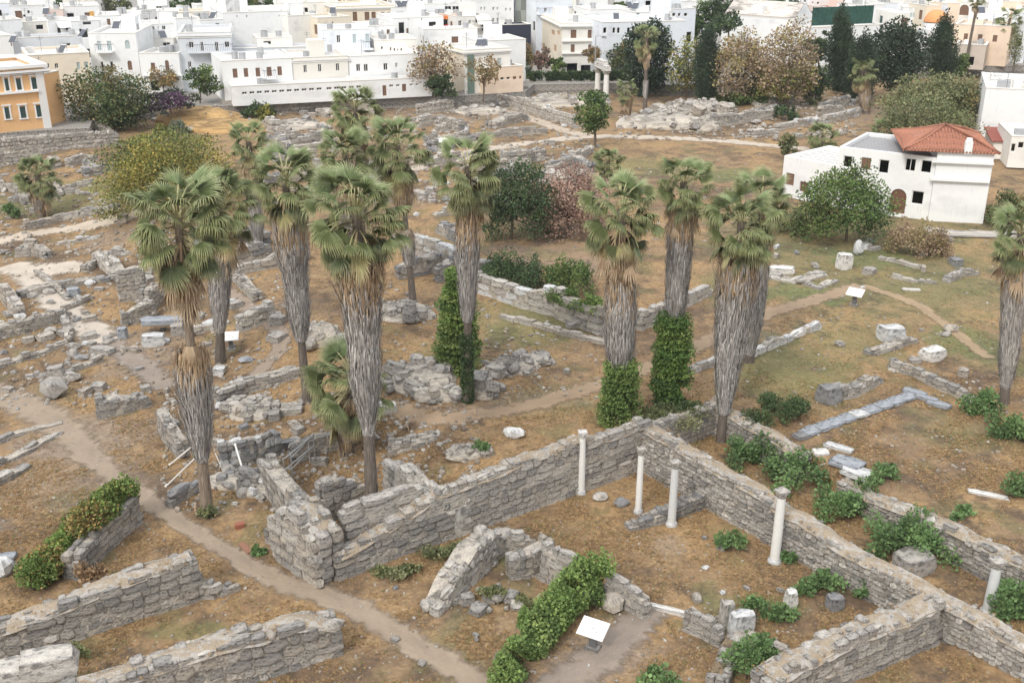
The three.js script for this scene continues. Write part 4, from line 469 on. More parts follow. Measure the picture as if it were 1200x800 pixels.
block('dark_block', 'dark grey drum of stone beside the rubble wall', 'stone block', G(978, 712), 0.65, 0.7, 0.6, 0.2, { mat: darkStone });
block('gate_block', 'huge squared block sitting against the back of the rubble wall', 'stone block', G(1070, 668), 1.5, 1.0, 1.3, 0.4, { mat: stoneMats[1] });
block('grey_boulder', 'dark boulder lying at the foot of the first column', 'boulder', G(728, 592), 0.85, 0.45, 0.6, 0.3, { rock: 1, mat: darkStone });
block('grey_boulder', 'pale flat boulder beside the first column base', 'boulder', G(703, 585), 0.9, 0.5, 0.6, 0.3, { rock: 1, mat: stoneMats[2] });
block('grey_boulder', 'big grey boulder behind the top of the courtyard wall', 'boulder', G(602, 512), 1.3, 0.7, 0.8, -0.2, { rock: 1, mat: marbleGrey });
block('shaggy_boulder', 'round brownish boulder at the foot of the ivy hedge', 'boulder', G(718, 714), 1.0, 0.9, 0.9, 0, { rock: 1, mat: stoneMats[4] });
// lower left walls
wall('boundary_wall', 'long wall of big split blocks along the lower footpath', 'ruined wall', toXZ([[391, 760], [345, 774], [260, 800], [120, 845], [-60, 905]]), { h: [1.4, 2.0, 2.05, 2.0, 2.0], th: 1.2, sl: 0.66, sh: 0.4, rag: 0.2, cap: 0.75, cob: 0.15, soil: 1 });
wall('boundary_wall', 'second long wall with a grassy top behind the split block wall', 'ruined wall', toXZ([[229, 697], [180, 713], [90, 742], [-30, 778]]), { h: [2.15, 2.1, 1.8, 1.5], th: 1.1, sl: 0.55, sh: 0.38, rag: 0.16, cap: 0.5, cob: 0.2, soil: 1 });
wall('ruin_fragment', 'low rubble tail at the end of the grassy topped wall', 'ruined wall', toXZ([[233, 698], [250, 697], [270, 690]]), { h: [0.9, 0.7, 0.25], th: 0.7, sl: 0.4, sh: 0.35, rag: 0.2 });
wall('ivy_wall', 'leaning grey wall stub under a thick cap of creeper', 'ruined wall', toXZ([[155, 613], [120, 643], [88, 676]]), { h: [1.5, 1.5, 1.2], th: 0.9, sl: 0.6, sh: 0.3, rag: 0.08 });
block('squared_block', 'big white squared block at the end of the split block wall', 'stone block', GH(60, 788, 1.75), 1.9, 1.0, 1.0, 0.3, { mat: stoneMats[2] });
block('squared_block', 'pale weathered block beside the big white squared block', 'stone block', GH(20, 797, 1.7), 1.5, 0.8, 1.0, 0.3, { mat: stoneMats[2] });
block('round_boulder', 'pale round boulder at the frame edge below the creeper', 'boulder', G(3, 672), 1.2, 0.95, 1.0, 0, { rock: 1, mat: marbleGrey });
block('slate_slab', 'flat blue grey slab lying beside the creeper mound', 'slab', G(5, 655), 1.0, 0.2, 0.7, 0.2, { mat: slateMat });

// ------------------------------------------------------------------ excavation left of the palms
const RW = (label, px, h, th, sl, sh, o = {}) => wall(o.name ?? 'ruin_wall', label, 'ruined wall', toXZ(px), { h, th, sl, sh, rag: 0.4, cob: 0.25, cap: 0.5, ...o });
RW('low stone kerb round an earth platform beside the pale plaster floor', [[-10, 432], [40, 418], [82, 402], [76, 376]], [0.4, 0.45, 0.5, 0.5], 0.6, 0.6, 0.3);
RW('dark uneven wall along the upper edge of the earth platform', [[-10, 398], [30, 388], [74, 374]], [0.9, 0.9, 0.8], 0.9, 0.55, 0.34);
RW('thin kerb of flat stones edging the long pale plaster floor', [[44, 322], [62, 334], [80, 352]], [0.6, 0.5, 0.4], 0.5, 0.5, 0.3);
RW('stepped kerb of stones across the end of the pale plaster floor', [[58, 370], [80, 362], [102, 352]], [0.4, 0.5, 0.4], 0.5, 0.6, 0.28);
RW('tall square pier of grey ashlar in the bath ruins', [[142, 352], [158, 350], [170, 348]], [2.4, 2.6, 2.2], 1.1, 0.5, 0.34);
RW('lower rear wall of the bath ruins beside the tall pier', [[172, 365], [190, 352], [205, 340]], [1.6, 1.5, 1.2], 0.9, 0.5, 0.32);
RW('rough side wall descending in front of the tall pier', [[145, 380], [160, 378], [176, 372]], [1.0, 1.4, 1.2], 0.8, 0.5, 0.34);
RW('long marble bench block row beside the two trunked palm', [[225, 392], [245, 386], [262, 380]], [0.8, 0.8, 0.7], 0.7, 1.0, 0.4, { mats: [marbleGrey, stoneMats[2]] });
RW('straight rubble wall running back past the dark palm trunk', [[302, 352], [285, 335], [268, 318]], [0.9, 0.9, 0.8], 0.8, 0.45, 0.3);
RW('piled squared blocks beside the information board', [[284, 386], [298, 380], [316, 370]], [0.9, 1.3, 0.9], 1.0, 0.9, 0.42, { mats: [stoneMats[0], stoneMats[2]] });
RW('row of low stones and kerbs below the earth platform', [[30, 442], [70, 440], [116, 424]], [0.3, 0.35, 0.4], 0.5, 0.6, 0.3);
RW('broad dark outcrop of mortared rubble in the brown field', [[118, 486], [142, 482], [168, 474]], [0.9, 1.1, 0.7], 1.3, 0.6, 0.35, { mats: [stoneMats[3], stoneMats[1]] });
RW('long low mound wall crossing below the information board', [[256, 470], [290, 458], [345, 438]], [0.7, 0.8, 0.7], 1.0, 0.6, 0.3);
RW('pale plastered wall top sloping toward the small palm', [[268, 476], [310, 482], [352, 478]], [0.6, 0.7, 0.5], 1.5, 0.5, 0.25, { mats: [stoneMats[2], stoneMats[0]] });
RW('wall of the dug trench behind the slim palm trunk', [[192, 505], [200, 520], [215, 535]], [1.6, 1.4, 1.0], 0.7, 0.5, 0.36);
RW('dark trench wall with squared blocks behind the white props', [[262, 548], [295, 540], [322, 530]], [1.7, 1.6, 1.4], 0.8, 0.5, 0.4, { mats: [marbleGrey, stoneMats[3], darkStone] });
RW('broken wall piece behind the metal scaffold rail', [[345, 540], [370, 530], [398, 522]], [1.0, 1.1, 1.0], 0.8, 0.6, 0.36, { mats: [stoneMats[3], stoneMats[1]] });
RW('low leaning slab wall at the foot of the slim palm', [[205, 590], [222, 580], [236, 570]], [0.6, 0.6, 0.5], 0.5, 0.9, 0.4, { mats: [darkStone, stoneMats[3]] });
RW('rubble ridge of large rocks behind the courtyard wall', [[458, 528], [480, 522], [508, 512]], [0.9, 0.8, 0.7], 1.0, 0.5, 0.35);
RW('stone kerb steps at the frame edge beside the wide footpath', [[-5, 545], [30, 530], [62, 512]], [0.4, 0.4, 0.4], 0.6, 0.8, 0.3);
RW('upper kerb of long stones beside the wide footpath', [[-5, 520], [25, 508], [55, 500]], [0.3, 0.35, 0.3], 0.5, 1.1, 0.3);
RW('two step kerb at the frame edge below the long stones', [[-8, 568], [8, 560], [22, 552]], [0.4, 0.4, 0.4], 0.7, 0.9, 0.25);
RW('line of grey blocks beside the pale gravel path', [[30, 268], [70, 258], [112, 250]], [0.6, 0.7, 0.6], 0.6, 0.7, 0.4);
RW('straight stone kerb at the end of the pale gravel path', [[72, 258], [105, 248], [136, 244]], [0.5, 0.6, 0.5], 0.5, 0.8, 0.35);
RW('small rough wall above the pale gravel path', [[60, 230], [90, 225], [112, 228]], [0.7, 0.6, 0.5], 0.6, 0.6, 0.35);
RW('low double wall below the lower palm of the terrace', [[50, 235], [80, 222], [110, 215]], [0.6, 0.7, 0.6], 0.7, 0.6, 0.35);
RW('knee high rubble wall corner beside the terrace palm', [[0, 222], [20, 225], [30, 240]], [0.8, 0.9, 0.7], 0.7, 0.5, 0.32);
RW('ruined pier with a spur wall below the terrace wall', [[80, 195], [95, 190], [112, 188]], [0.8, 1.0, 0.7], 0.8, 0.6, 0.35);
RW('low knobbly wall stump south of the pale gravel path', [[22, 300], [45, 298], [55, 302]], [1.0, 1.0, 0.6], 0.9, 0.5, 0.35);
RW('short kerb of white stones below the pale gravel path', [[70, 286], [95, 282], [115, 278]], [0.4, 0.5, 0.4], 0.6, 0.6, 0.32, { mats: [stoneMats[2], marbleGrey] });
RW('crumbling block row between gravel path and plaster floor', [[100, 318], [115, 308], [118, 300]], [0.6, 0.8, 0.5], 0.7, 0.6, 0.35);
block('slate_table', 'broad dark stone slab resting on blocks like a table', 'slab', G(192, 388, 0.7), 3.0, 0.3, 1.3, 0.25, { mat: slateMat });
block('slab_support', 'pale hollowed block under the dark stone table', 'stone block', G(180, 404), 1.5, 0.9, 0.9, 0.25, { mat: marbleGrey });
block('slab_support', 'grey block under the far end of the dark stone table', 'stone block', G(208, 392), 0.9, 0.9, 0.9, 0.25, { mat: stoneMats[1] });
block('column_drum', 'small dark column stump beside the bath ruins', 'column drum', G(144, 396), 0.6, 0.9, 0.6, 0, { mat: slateMat });
block('lone_block', 'rough upright boulder with a smaller stone behind it', 'boulder', G(65, 465), 1.7, 1.6, 1.1, 0.3, { rock: 1, mat: stoneMats[3] });
block('lone_block', 'squared block behind the rough upright boulder', 'stone block', G(66, 442), 1.0, 0.9, 0.8, 0.2, { mat: stoneMats[1] });
block('white_block', 'bright white block lying alone beside the palm pit', 'stone block', G(452, 482), 1.3, 0.6, 0.8, 0.1, { mat: marble });
block('blue_block', 'bluish grey cube among the kerbs of the plaster floor', 'stone block', G(86, 346), 0.9, 0.7, 0.8, 0.2, { mat: slateMat });
block('flat_stone', 'flat blue grey stone at the foot of the two trunked palm', 'slab', G(288, 423), 1.1, 0.35, 0.8, 0.2, { rock: 1, mat: slateMat });
heap('rubble_heap', 'heap of round grey boulders below the scaffold rail', 'rubble heap', 315, 575, 1.5, 1.1, 0.9, 20, 0.62, { mats: [stoneMats[3], stoneMats[1], marbleGrey] });
heap('rubble_heap', 'rocky outcrop behind the ivy covered palm trunk', 'rubble heap', 490, 445, 2.4, 1.9, 1.1, 34, 0.75, { mats: [stoneMats[0], stoneMats[1], stoneMats[3]] });
heap('rubble_heap', 'boulder pile between the bare field and the ivy column', 'rubble heap', 470, 370, 2.6, 1.4, 1.0, 30, 0.8, { mats: [stoneMats[0], stoneMats[1], stoneMats[3]] });
heap('rubble_heap', 'pale rock heap crossing the field right of the ivy column', 'rubble heap', 606, 432, 2.6, 1.1, 0.9, 36, 0.7, { turn: 0.5, mats: [stoneMats[0], stoneMats[1], stoneMats[3]] });
heap('rubble_heap', 'small rock heap at the foot of the ivy trunk', 'rubble heap', 515, 465, 1.6, 0.8, 0.9, 14, 0.8);
heap('rubble_heap', 'grey stone lump beside the ivy trunk foot', 'rubble heap', 567, 462, 0.9, 0.7, 1.2, 8, 0.9);
heap('rubble_heap', 'stone pile beside the middle of the slim palm trunk', 'rubble heap', 375, 400, 1.4, 1.0, 1.7, 10, 1.0);
heap('rubble_heap', 'scattered brownish stone heap behind the palm pit', 'rubble heap', 545, 532, 1.1, 0.8, 0.6, 12, 0.6, { mats: [stoneMats[3], stoneMats[1], stoneMats[4]] });
heap('rubble_heap', 'dark stone heap at the foot of the trench props', 'rubble heap', 275, 565, 1.6, 0.9, 0.7, 16, 0.6, { mats: [stoneMats[3], darkStone] });
heap('rubble_heap', 'low stone heap in the straw above the courtyard wall', 'rubble heap', 298, 488, 1.5, 0.8, 0.7, 16, 0.6);
heap('rubble_heap', 'loose stones tumbled inside the jagged courtyard fragment', 'rubble heap', 572, 705, 1.4, 0.9, 0.25, 14, 0.42, { core: false });
heap('rubble_heap', 'white stone chips below the gap in the courtyard wall', 'rubble heap', 502, 628, 1.0, 0.6, 0.15, 16, 0.28, { core: false, mats: [marble, stoneMats[2]] });

// ------------------------------------------------------------------ middle ground
wall('terrace_wall', 'pale long terrace wall crossing the middle of the site', 'ruined wall', toXZ([[488, 302], [530, 318], [565, 343], [610, 358], [655, 370]]), { h: [2.0, 1.9, 1.4, 1.4, 1.9], th: 0.8, sl: 1.1, sh: 0.5, rag: 0.1, cap: 0.4, mats: [marbleGrey, stoneMats[2], stoneMats[0]] });
wall('terrace_wall', 'dark stretch of terrace wall half hidden by hanging creeper', 'ruined wall', toXZ([[656, 372], [680, 382], [703, 390]]), { h: [1.9, 1.8, 1.6], th: 0.8, sl: 0.8, sh: 0.5, rag: 0.08, cap: 0.4 });
wall('terrace_wall', 'low pale terrace wall rising between the two ivy trunked palms', 'ruined wall', toXZ([[752, 385], [785, 368], [830, 345]]), { h: [1.3, 1.1, 0.7], th: 0.7, sl: 1.1, sh: 0.5, rag: 0.08, cap: 0.4, mats: [stoneMats[2], stoneMats[0]] });
wall('step_course', 'fallen step of long blocks below the creeper wall', 'ruined wall', toXZ([[590, 372], [640, 385], [698, 400]]), { h: [0.3, 0.45, 0.4], th: 0.6, sl: 1.0, sh: 0.35, rag: 0.15, mats: [stoneMats[2], stoneMats[4]] });
RW('line of white blocks leading out from the twin palms', [[878, 418], [905, 406], [925, 398], [956, 385]], [0.5, 0.7, 0.5, 0.5], 0.6, 1.0, 0.5, { mats: [marbleGrey, marble], cap: 0.2 });
RW('short row of pale blocks beside the bright ivy trunk', [[800, 438], [815, 434], [834, 428]], [0.4, 0.5, 0.5], 0.6, 0.9, 0.45, { mats: [marble, stoneMats[2]], cap: 0.2 });
RW('rough corner wall beside the dark squared boulder', [[970, 468], [1000, 462], [1025, 448]], [0.7, 0.9, 0.4], 0.9, 0.6, 0.4);
RW('long low foundation crossing the lawn to the edge palm', [[1046, 432], [1075, 440], [1110, 458], [1150, 475]], [0.6, 0.6, 0.5, 0.3], 0.7, 0.7, 0.35);
RW('stubby foundation corner near the white topped block', [[1020, 415], [1045, 408], [1068, 400]], [0.4, 0.5, 0.4], 0.8, 0.7, 0.35);
RW('foundation line of small stones below the pink bush', [[1046, 325], [1070, 330], [1095, 332]], [0.4, 0.4, 0.4], 0.5, 0.6, 0.32);
RW('pale stone border on the lawn before the white house', [[1030, 303], [1055, 308], [1080, 315]], [0.4, 0.3, 0.4], 0.7, 0.8, 0.3, { mats: [stoneMats[2], stoneMats[4]] });
RW('low plinth of worn slabs behind the twin palms', [[905, 325], [935, 330], [962, 322]], [0.25, 0.3, 0.25], 1.2, 1.0, 0.3, { mats: [stoneMats[2], stoneMats[0]] });
RW('small square foundation by the standing drum', [[945, 332], [960, 338], [975, 330]], [0.25, 0.3, 0.3], 0.7, 0.7, 0.3);
RW('foundation spur near the sunken corner of the lawn', [[1110, 330], [1125, 322], [1140, 320]], [0.5, 0.7, 0.3], 0.7, 0.6, 0.35, { mats: [stoneMats[3], stoneMats[0]] });
block('standing_drum', 'upright white column drum standing on the lawn', 'column drum', G(989, 314), 1.0, 1.4, 1.0, 0.3, { mat: marble });
block('leaning_block', 'leaning bluish block behind the white column drum', 'stone block', G(1005, 298), 1.0, 1.5, 0.8, 0.5, { rock: 1, mat: marbleGrey });
block('white_beam', 'long white marble beam in the grass behind the twin palms', 'stone beam', G(916, 320), 1.9, 0.6, 0.8, -0.3, { mat: marble });
block('white_beam', 'thin white marble strip lying on the lawn', 'stone beam', G(1068, 340), 1.3, 0.15, 0.3, -0.15, { mat: marble });
block('topped_block', 'squared block with a white top beside the lawn trail', 'stone block', G(1044, 398), 1.6, 1.1, 1.2, 0.3, { mat: marbleGrey });
block('dark_cube', 'dark weathered cube of stone on the dry lawn', 'stone block', G(971, 470), 1.1, 1.1, 1.0, 0.4, { mat: darkStone });
block('flat_block', 'white flat topped block on the long foundation', 'stone block', G(1093, 420), 1.5, 0.8, 1.0, 0.5, { mat: marble });
block('white_strip', 'broken white slab strip lying on the bare lawn', 'slab', G(1158, 580), 1.8, 0.1, 0.4, -0.35, { mat: marble });
for (let i = 0; i < 9; i++) { const t = i / 8; block('paving_slab', i === 4 ? 'pale cracked slab in the long row of grey paving slabs' : 'grey paving slab in the long straight row on the dry lawn', 'slab', G(mix(950, 1064, t), mix(506, 466, t)), 1.05, 0.16, 0.85, 0.62, { mat: i === 4 ? marbleGrey : slateMat, sink: 0.45, group: i === 4 ? undefined : 'row of grey paving slabs' }); }
for (let i = 0; i < 3; i++) block('kerb_slab', 'long bluish kerb slab at right angles to the paving row', 'slab', G(mix(1072, 1100, i / 2), mix(461, 475, i / 2)), 1.3, 0.2, 0.6, -0.75, { mat: slateMat, sink: 0.45, group: 'kerb slabs by the paving row' });
block('threshold_slab', 'large grey threshold slab at the break in the retaining wall', 'slab', G(993, 545), 1.6, 0.3, 1.1, -0.7, { mat: slateMat });
block('threshold_slab', 'second grey threshold slab beside the green weeds', 'slab', G(1005, 556), 1.5, 0.3, 1.0, -0.7, { mat: marbleGrey });
block('threshold_slab', 'pale narrow slab lying inside the paving row', 'slab', G(983, 526), 1.5, 0.2, 0.5, -0.7, { mat: marbleGrey });
block('threshold_slab', 'small white slab at the end of the short retaining wall', 'slab', G(962, 531), 0.8, 0.15, 0.7, 0.1, { mat: marble });
block('black_slab', 'dark stained slab at the start of the paving row', 'slab', G(940, 512), 0.9, 0.2, 0.7, 0.5, { mat: darkStone });

// back field
RW('rough wall island beside the far information board', [[590, 192], [615, 190], [632, 184]], [1.4, 1.6, 1.0], 1.6, 0.6, 0.4);
RW('curved double kerb below the young bushy palm', [[652, 200], [672, 190], [690, 178]], [0.8, 1.0, 0.9], 1.0, 0.8, 0.4, { mats: [stoneMats[2], stoneMats[0]] });
RW('long grey wall following the gravel path to the lone tree', [[560, 163], [600, 158], [636, 156]], [0.8, 0.9, 0.9], 0.9, 0.8, 0.4, { mats: [stoneMats[3], stoneMats[1]] });
RW('stone mound wall under the lone tree path', [[575, 150], [600, 144], [612, 140]], [0.9, 1.3, 0.8], 1.8, 0.6, 0.4);
RW('sloping pale side wall of the sunken road', [[585, 122], [620, 132], [650, 142], [672, 148]], [1.5, 1.6, 1.6, 1.2], 0.8, 0.8, 0.4, { mats: [stoneMats[2], stoneMats[4]] });
RW('straight dressed wall behind the fallen blocks', [[835, 148], [870, 144], [905, 138]], [1.6, 1.6, 1.4], 0.9, 1.0, 0.45);
RW('toppled row of long blocks behind the bushy palm', [[912, 152], [935, 148], [948, 144]], [0.9, 0.9, 0.8], 1.0, 1.4, 0.5, { mats: [marbleGrey, stoneMats[0]] });
RW('scattered block row under the tall cypress pair', [[955, 146], [985, 140], [1005, 134]], [0.7, 0.9, 0.8], 1.1, 1.2, 0.5, { mats: [marbleGrey, stoneMats[0]] });
RW('stepped stone ruin below the straight dressed wall', [[880, 160], [895, 158], [908, 156]], [1.3, 0.9, 0.5], 1.4, 1.0, 0.35, { mats: [stoneMats[2], stoneMats[0]] });
heap('rock_pile', 'great pile of white boulders behind the far trail', 'rock pile', 815, 133, 6.0, 3.2, 2.2, 70, 1.15, { mats: [stoneMats[4], stoneMats[0], stoneMats[1], stoneMats[2]] });
heap('rock_pile', 'pinkish grey rubble bank beside the great boulder pile', 'rock pile', 775, 148, 6, 2.6, 2.2, 42, 1.1);
heap('rock_pile', 'low rubble bank beneath the far twin columns', 'rock pile', 660, 122, 7, 3, 1.6, 50, 0.9);
heap('rock_pile', 'square rubble stump beside the far trail', 'rock pile', 828, 152, 1.8, 1.2, 1.8, 14, 0.9);
heap('rock_pile', 'grey rubble mound below the cream annex', 'rock pile', 560, 132, 4, 2, 1.2, 30, 0.8);
heap('rock_pile', 'grey rubble mound below the long white building', 'rock pile', 345, 150, 4, 2, 1.4, 30, 0.9);
heap('rock_pile', 'stone lump behind the rosy shrub', 'rock pile', 645, 212, 2.2, 1.5, 1.5, 16, 0.9);
const groupWall = 'low ruined walls of the far excavation';
for (const [x0, y0, x1, y1, n] of [[300, 128, 545, 165, 13], [300, 165, 540, 235, 15], [500, 118, 590, 200, 12], [560, 200, 700, 225, 5], [880, 112, 1005, 148, 6], [0, 196, 125, 240, 6], [400, 235, 560, 300, 6], [215, 300, 330, 350, 4], [130, 285, 240, 325, 4], [0, 340, 30, 375, 2], [440, 300, 520, 345, 3]])
  for (let i = 0; i < n; i++) { const x = rr(x0, x1), y = rr(y0, y1), p = G(x, y), [a, b] = toAB(p.x, p.z), l = rr(2.5, 6.5), d = R() < 0.5 ? [l, 0] : [0, l * 0.8]; const hh = rr(0.6, 1.7), dk = R() < 0.5; wall('low_ruin_wall', `${l > 5 ? 'long' : l > 3.6 ? 'short' : 'stubby'} ${hh > 1.3 ? 'waist high' : hh > 0.95 ? 'knee high' : 'very low'} ${dk ? 'dark' : 'pale'} ruined wall in the rubble of the excavation field`, 'ruined wall', AB([[a, b], [a + d[0] * 0.5, b + d[1] * 0.5 + rr(-0.3, 0.3)], [a + d[0], b + d[1]]]), { mats: dk ? [stoneMats[3], stoneMats[1], darkStone] : [stoneMats[0], stoneMats[2], stoneMats[4]], h: [hh * rr(0.6, 0.9), hh, hh * rr(0.4, 0.8)], th: rr(0.7, 1.4), sl: 0.85, sh: 0.5, rag: 0.5, cob: 0.35, group: `${l > 5 ? 'long' : l > 3.6 ? 'short' : 'stubby'} ${hh > 1.3 ? 'waist high' : hh > 0.95 ? 'knee high' : 'very low'} ${dk ? 'dark' : 'pale'} ` + groupWall, cap: 0.6 }); }
const places = { a: ['among the rubble of the far excavation', 'loose blocks of the far excavation'], b: ['in the dry grass round the bath ruins', 'loose stones of the bath ruins'], c: ['on the lawn before the white house', 'loose blocks on the lawn'], d: ['on the straw of the courtyard', 'loose stones of the courtyard'], e: ['in the straw between the palm trunks', 'loose stones between the palms'] };
for (const [x0, y0, x1, y1, n, s, k] of [[300, 125, 690, 240, 60, 1.0, 'a'], [880, 112, 1010, 165, 22, 1.2, 'a'], [0, 200, 240, 300, 18, 0.8, 'a'], [0, 300, 330, 470, 80, 0.75, 'b'], [900, 280, 1150, 340, 16, 0.8, 'c'], [960, 380, 1130, 450, 8, 0.6, 'c'], [200, 470, 420, 560, 16, 0.6, 'e'], [440, 340, 700, 460, 16, 0.6, 'e'], [430, 600, 720, 780, 12, 0.35, 'd'], [760, 600, 960, 740, 8, 0.3, 'd'], [480, 180, 560, 260, 14, 0.9, 'a']])
  for (let i = 0; i < n; i++) { const v = R(), q = s * (0.5 + 0.85 * v), rock = R() < 0.45, w = R(), m = w < 0.14 ? marbleGrey : w < 0.3 ? darkStone : w < 0.5 ? stoneMats[4] : stoneMats[1], look = (v < 0.33 ? 'small ' : v < 0.72 ? '' : 'large ') + (w < 0.14 ? 'white ' : w < 0.3 ? 'dark ' : w < 0.5 ? 'brownish ' : 'grey ') + (rock ? 'rounded boulder' : 'squared block'); block(rock ? 'loose_boulder' : 'loose_block', look + ' lying ' + places[k][0], rock ? 'boulder' : 'stone block', G(rr(x0, x1), rr(y0, y1)), q * rr(0.8, 1.6), q * rr(0.4, 0.8), q * rr(0.6, 1.1), rr(0, 3.14), { rock, group: look + ', ' + places[k][1], sink: 0.3, mat: m }); }

// ------------------------------------------------------------------ retaining walls under the town
wall('town_wall', 'high pitted retaining wall below the orange house', 'retaining wall', [GH(-160, 210, 0), GH(0, 196, 0), GH(70, 190, 0), GH(138, 184, 0)].map(p => [p.x, p.z]), { h: [3.5, 3.5, 3.5, 3.2], base: -0.2, th: 1.2, sl: 0.62, sh: 0.4, rag: 0.06, cap: 0.4, cob: 0.5, flush: 0.08, mats: [stoneMats[0], stoneMats[1], stoneMats[3]] });
wall('town_wall', 'retaining wall running back beside the big spreading tree', 'retaining wall', [GH(140, 184, 0), GH(128, 170, 0), GH(104, 158, 1)].map(p => [p.x, p.z]), { h: [1.6, 2.6, 3.4], base: -0.2, th: 0.8, sl: 0.7, sh: 0.42, rag: 0.1, mats: [stoneMats[2], stoneMats[0]] });
wall('town_wall', 'rubble retaining wall below the long white building', 'retaining wall', [GH(262, 128, 2.2), GH(330, 126.5, 2.2), GH(420, 121, 2.2), GH(545, 116, 2.2)].map(p => [p.x, p.z]), { h: [2.4, 2.4, 2.4, 2.4], base: 0.9, th: 1.0, sl: 0.75, sh: 0.45, rag: 0.1 });
wall('town_wall', 'grey retaining wall below the cream annex', 'retaining wall', [GH(547, 114, 2.2), GH(616, 110, 2.2)].map(p => [p.x, p.z]), { h: [2.2, 2.2], base: 1.0, th: 1.0, sl: 0.8, sh: 0.45, rag: 0.1 });
wall('town_wall', 'long wall below the clipped hedge', 'retaining wall', [GH(618, 103, 2.2), GH(735, 100, 2.2), GH(800, 103, 2.2)].map(p => [p.x, p.z]), { h: [1.6, 1.6, 1.4], base: 1.5, th: 0.9, sl: 0.9, sh: 0.45, rag: 0.08 });

// ------------------------------------------------------------------ columns and boards
R = mulberry(202);
column('slim marble column standing against the long courtyard wall', [681, 578], [684, 505], { r: 0.17, capMat: marble });
column('pale column with a flaring capital in the courtyard corner', [748, 600], [755, 525], { r: 0.155 });
column('grey veined column beside the low dark wall stub', [787, 615], [793, 540], { r: 0.19, mat: shaftGrey });
column('tall clean white column with a broken dark capital', [908, 658], [917, 574], { r: 0.215 });
column('fluted leaning column standing in the bushy strip', [1158, 718], [1171, 656], { r: 0.22, mat: shaftGrey });
{ // pair of tall columns with lintel, at the back
  const a = column('tall white column under a lintel before the clipped hedge', [700, 111], [700, 80], { r: 0.42, cap: 0.6 }), b = column('second tall white column under the lintel before the hedge', [710, 117], [711, 82], { r: 0.42, cap: 0.6 });
  const p = a.position, q = b.position, top = onZ(705, 80, (p.z + q.z) / 2).y, t = thing('lintel', 'white marble lintel block lying on the two tall columns', 'lintel', V((p.x + q.x) / 2, top, (p.z + q.z) / 2), Math.atan2(-(q.z - p.z), q.x - p.x)), L = Math.hypot(q.x - p.x, q.z - p.z); mesh('beam', box(L + 1.2, 0.7, 0.9, 0, 0.3, 0), marble, t); mesh('frieze', box(L * 0.75, 0.55, 0.8, -0.2, 0.93, 0), marble, t);
}
board('white information board beside the ivy hedge in the courtyard', 695, 760, -0.5);
board('white information board beside the double palm trunks', 271, 410, 0.15);
board('small white information board on the green lawn', 1001, 358, -0.6);
board('distant white information board by the gravel path', 520, 174, 0.1);
// props, rails and rods in the trench
const pipe = (name, label, a, b, r, m) => { const d = b.clone().sub(a), l = d.length(), g = merge([new THREE.CylinderGeometry(r, r, l, 8).translate(0, l / 2, 0), new THREE.CylinderGeometry(r * 1.7, r * 1.7, r * 2, 8).translate(0, r, 0), new THREE.CylinderGeometry(r * 1.5, r * 1.5, r * 2, 8).translate(0, l - r, 0)]), o = mesh(name, g, m, scene, [a.x, a.y, a.z]); o.quaternion.setFromUnitVectors(V(0, 1, 0), d.normalize()); return tag(o, label, 'prop'); };
const propMat = mat(0.62, 0.59, 0.54, { roughness: 0.6 }), at3 = (px, py, h) => GH(px, py, h);
pipe('wooden_prop', 'pale pole leaning on the trench beside the palm trunk', G(198, 545), at3(226, 522, 0.9), 0.045, propMat);
pipe('wooden_prop', 'thin grey pole slanting down behind the slim palm trunk', G(193, 571), at3(231, 534, 0.9), 0.04, propMat);
pipe('wooden_prop', 'white pole leaning against the dark trench wall', G(291, 573), at3(275, 520, 1.6), 0.05, mat(0.75, 0.74, 0.7));
pipe('wooden_prop', 'short pale rod leaning by the palm trunk', G(261, 551), at3(252, 531, 0.8), 0.035, propMat);
{ const p = G(340, 575), t = thing('scaffold_rail', 'light metal scaffold rail on the wall of the palm pit', 'scaffold', p, 0), g = [], A = (x, y, h) => GH(x, y, h).sub(p), bar = (a, b) => { const d = b.clone().sub(a), l = d.length(); return new THREE.CylinderGeometry(0.035, 0.035, l, 7).translate(0, l / 2, 0).applyQuaternion(new THREE.Quaternion().setFromUnitVectors(V(0, 1, 0), d.normalize())).translate(a.x, a.y, a.z); };
  const P = [[334, 568], [343, 564], [363, 542], [369, 538]].map(([x, y]) => GH(x, y, 0.4).sub(p)); for (const q of P) mesh('upright', bar(q, q.clone().add(V(0, 1.5, 0))), metalMat, t); for (const h of [0.8, 1.4]) { mesh('rail', bar(P[0].clone().add(V(0, h, 0)), P[3].clone().add(V(0, h, 0))), metalMat, t); mesh('rail', bar(P[1].clone().add(V(0, h - 0.1, 0)), P[2].clone().add(V(0, h - 0.1, 0))), metalMat, t); } }

// ------------------------------------------------------------------ fan palms
R = mulberry(303);
palm('slender palm with a grey thatch collar low on its bare trunk', [243, 602], [208, 258], 62, [[300, 352, 16, 17, 0, 0.1], [404, 535, 20, 17, 0.1, 1]], { belly: 0.35, r: 0.27, dead: 22, leaves: 52, trunkMat: mat(0.34, 0.28, 0.22, { map: barkMap, bumpMap: barkMap, bumpScale: 0.04 }) });
palm('palm standing just behind the slender collared palm', [258, 424], [256, 236], 48, [[262, 385, 18, 13, 0.2, 1]], { r: 0.3, leaves: 40, trunkMat: mat(0.17, 0.15, 0.13, { map: barkMap }) });
palm('narrow palm behind the yellowing shrub', [303, 292], [291, 168], 27, [[186, 285, 10, 9, 0.1, 1]], { r: 0.3, leaves: 36 });
palm('palm with a long grey skirt beside the information board', [360, 470], [334, 212], 44, [[255, 395, 21, 15, 0.3, 1]], { r: 0.26, leaves: 44, belly: 0.1 });
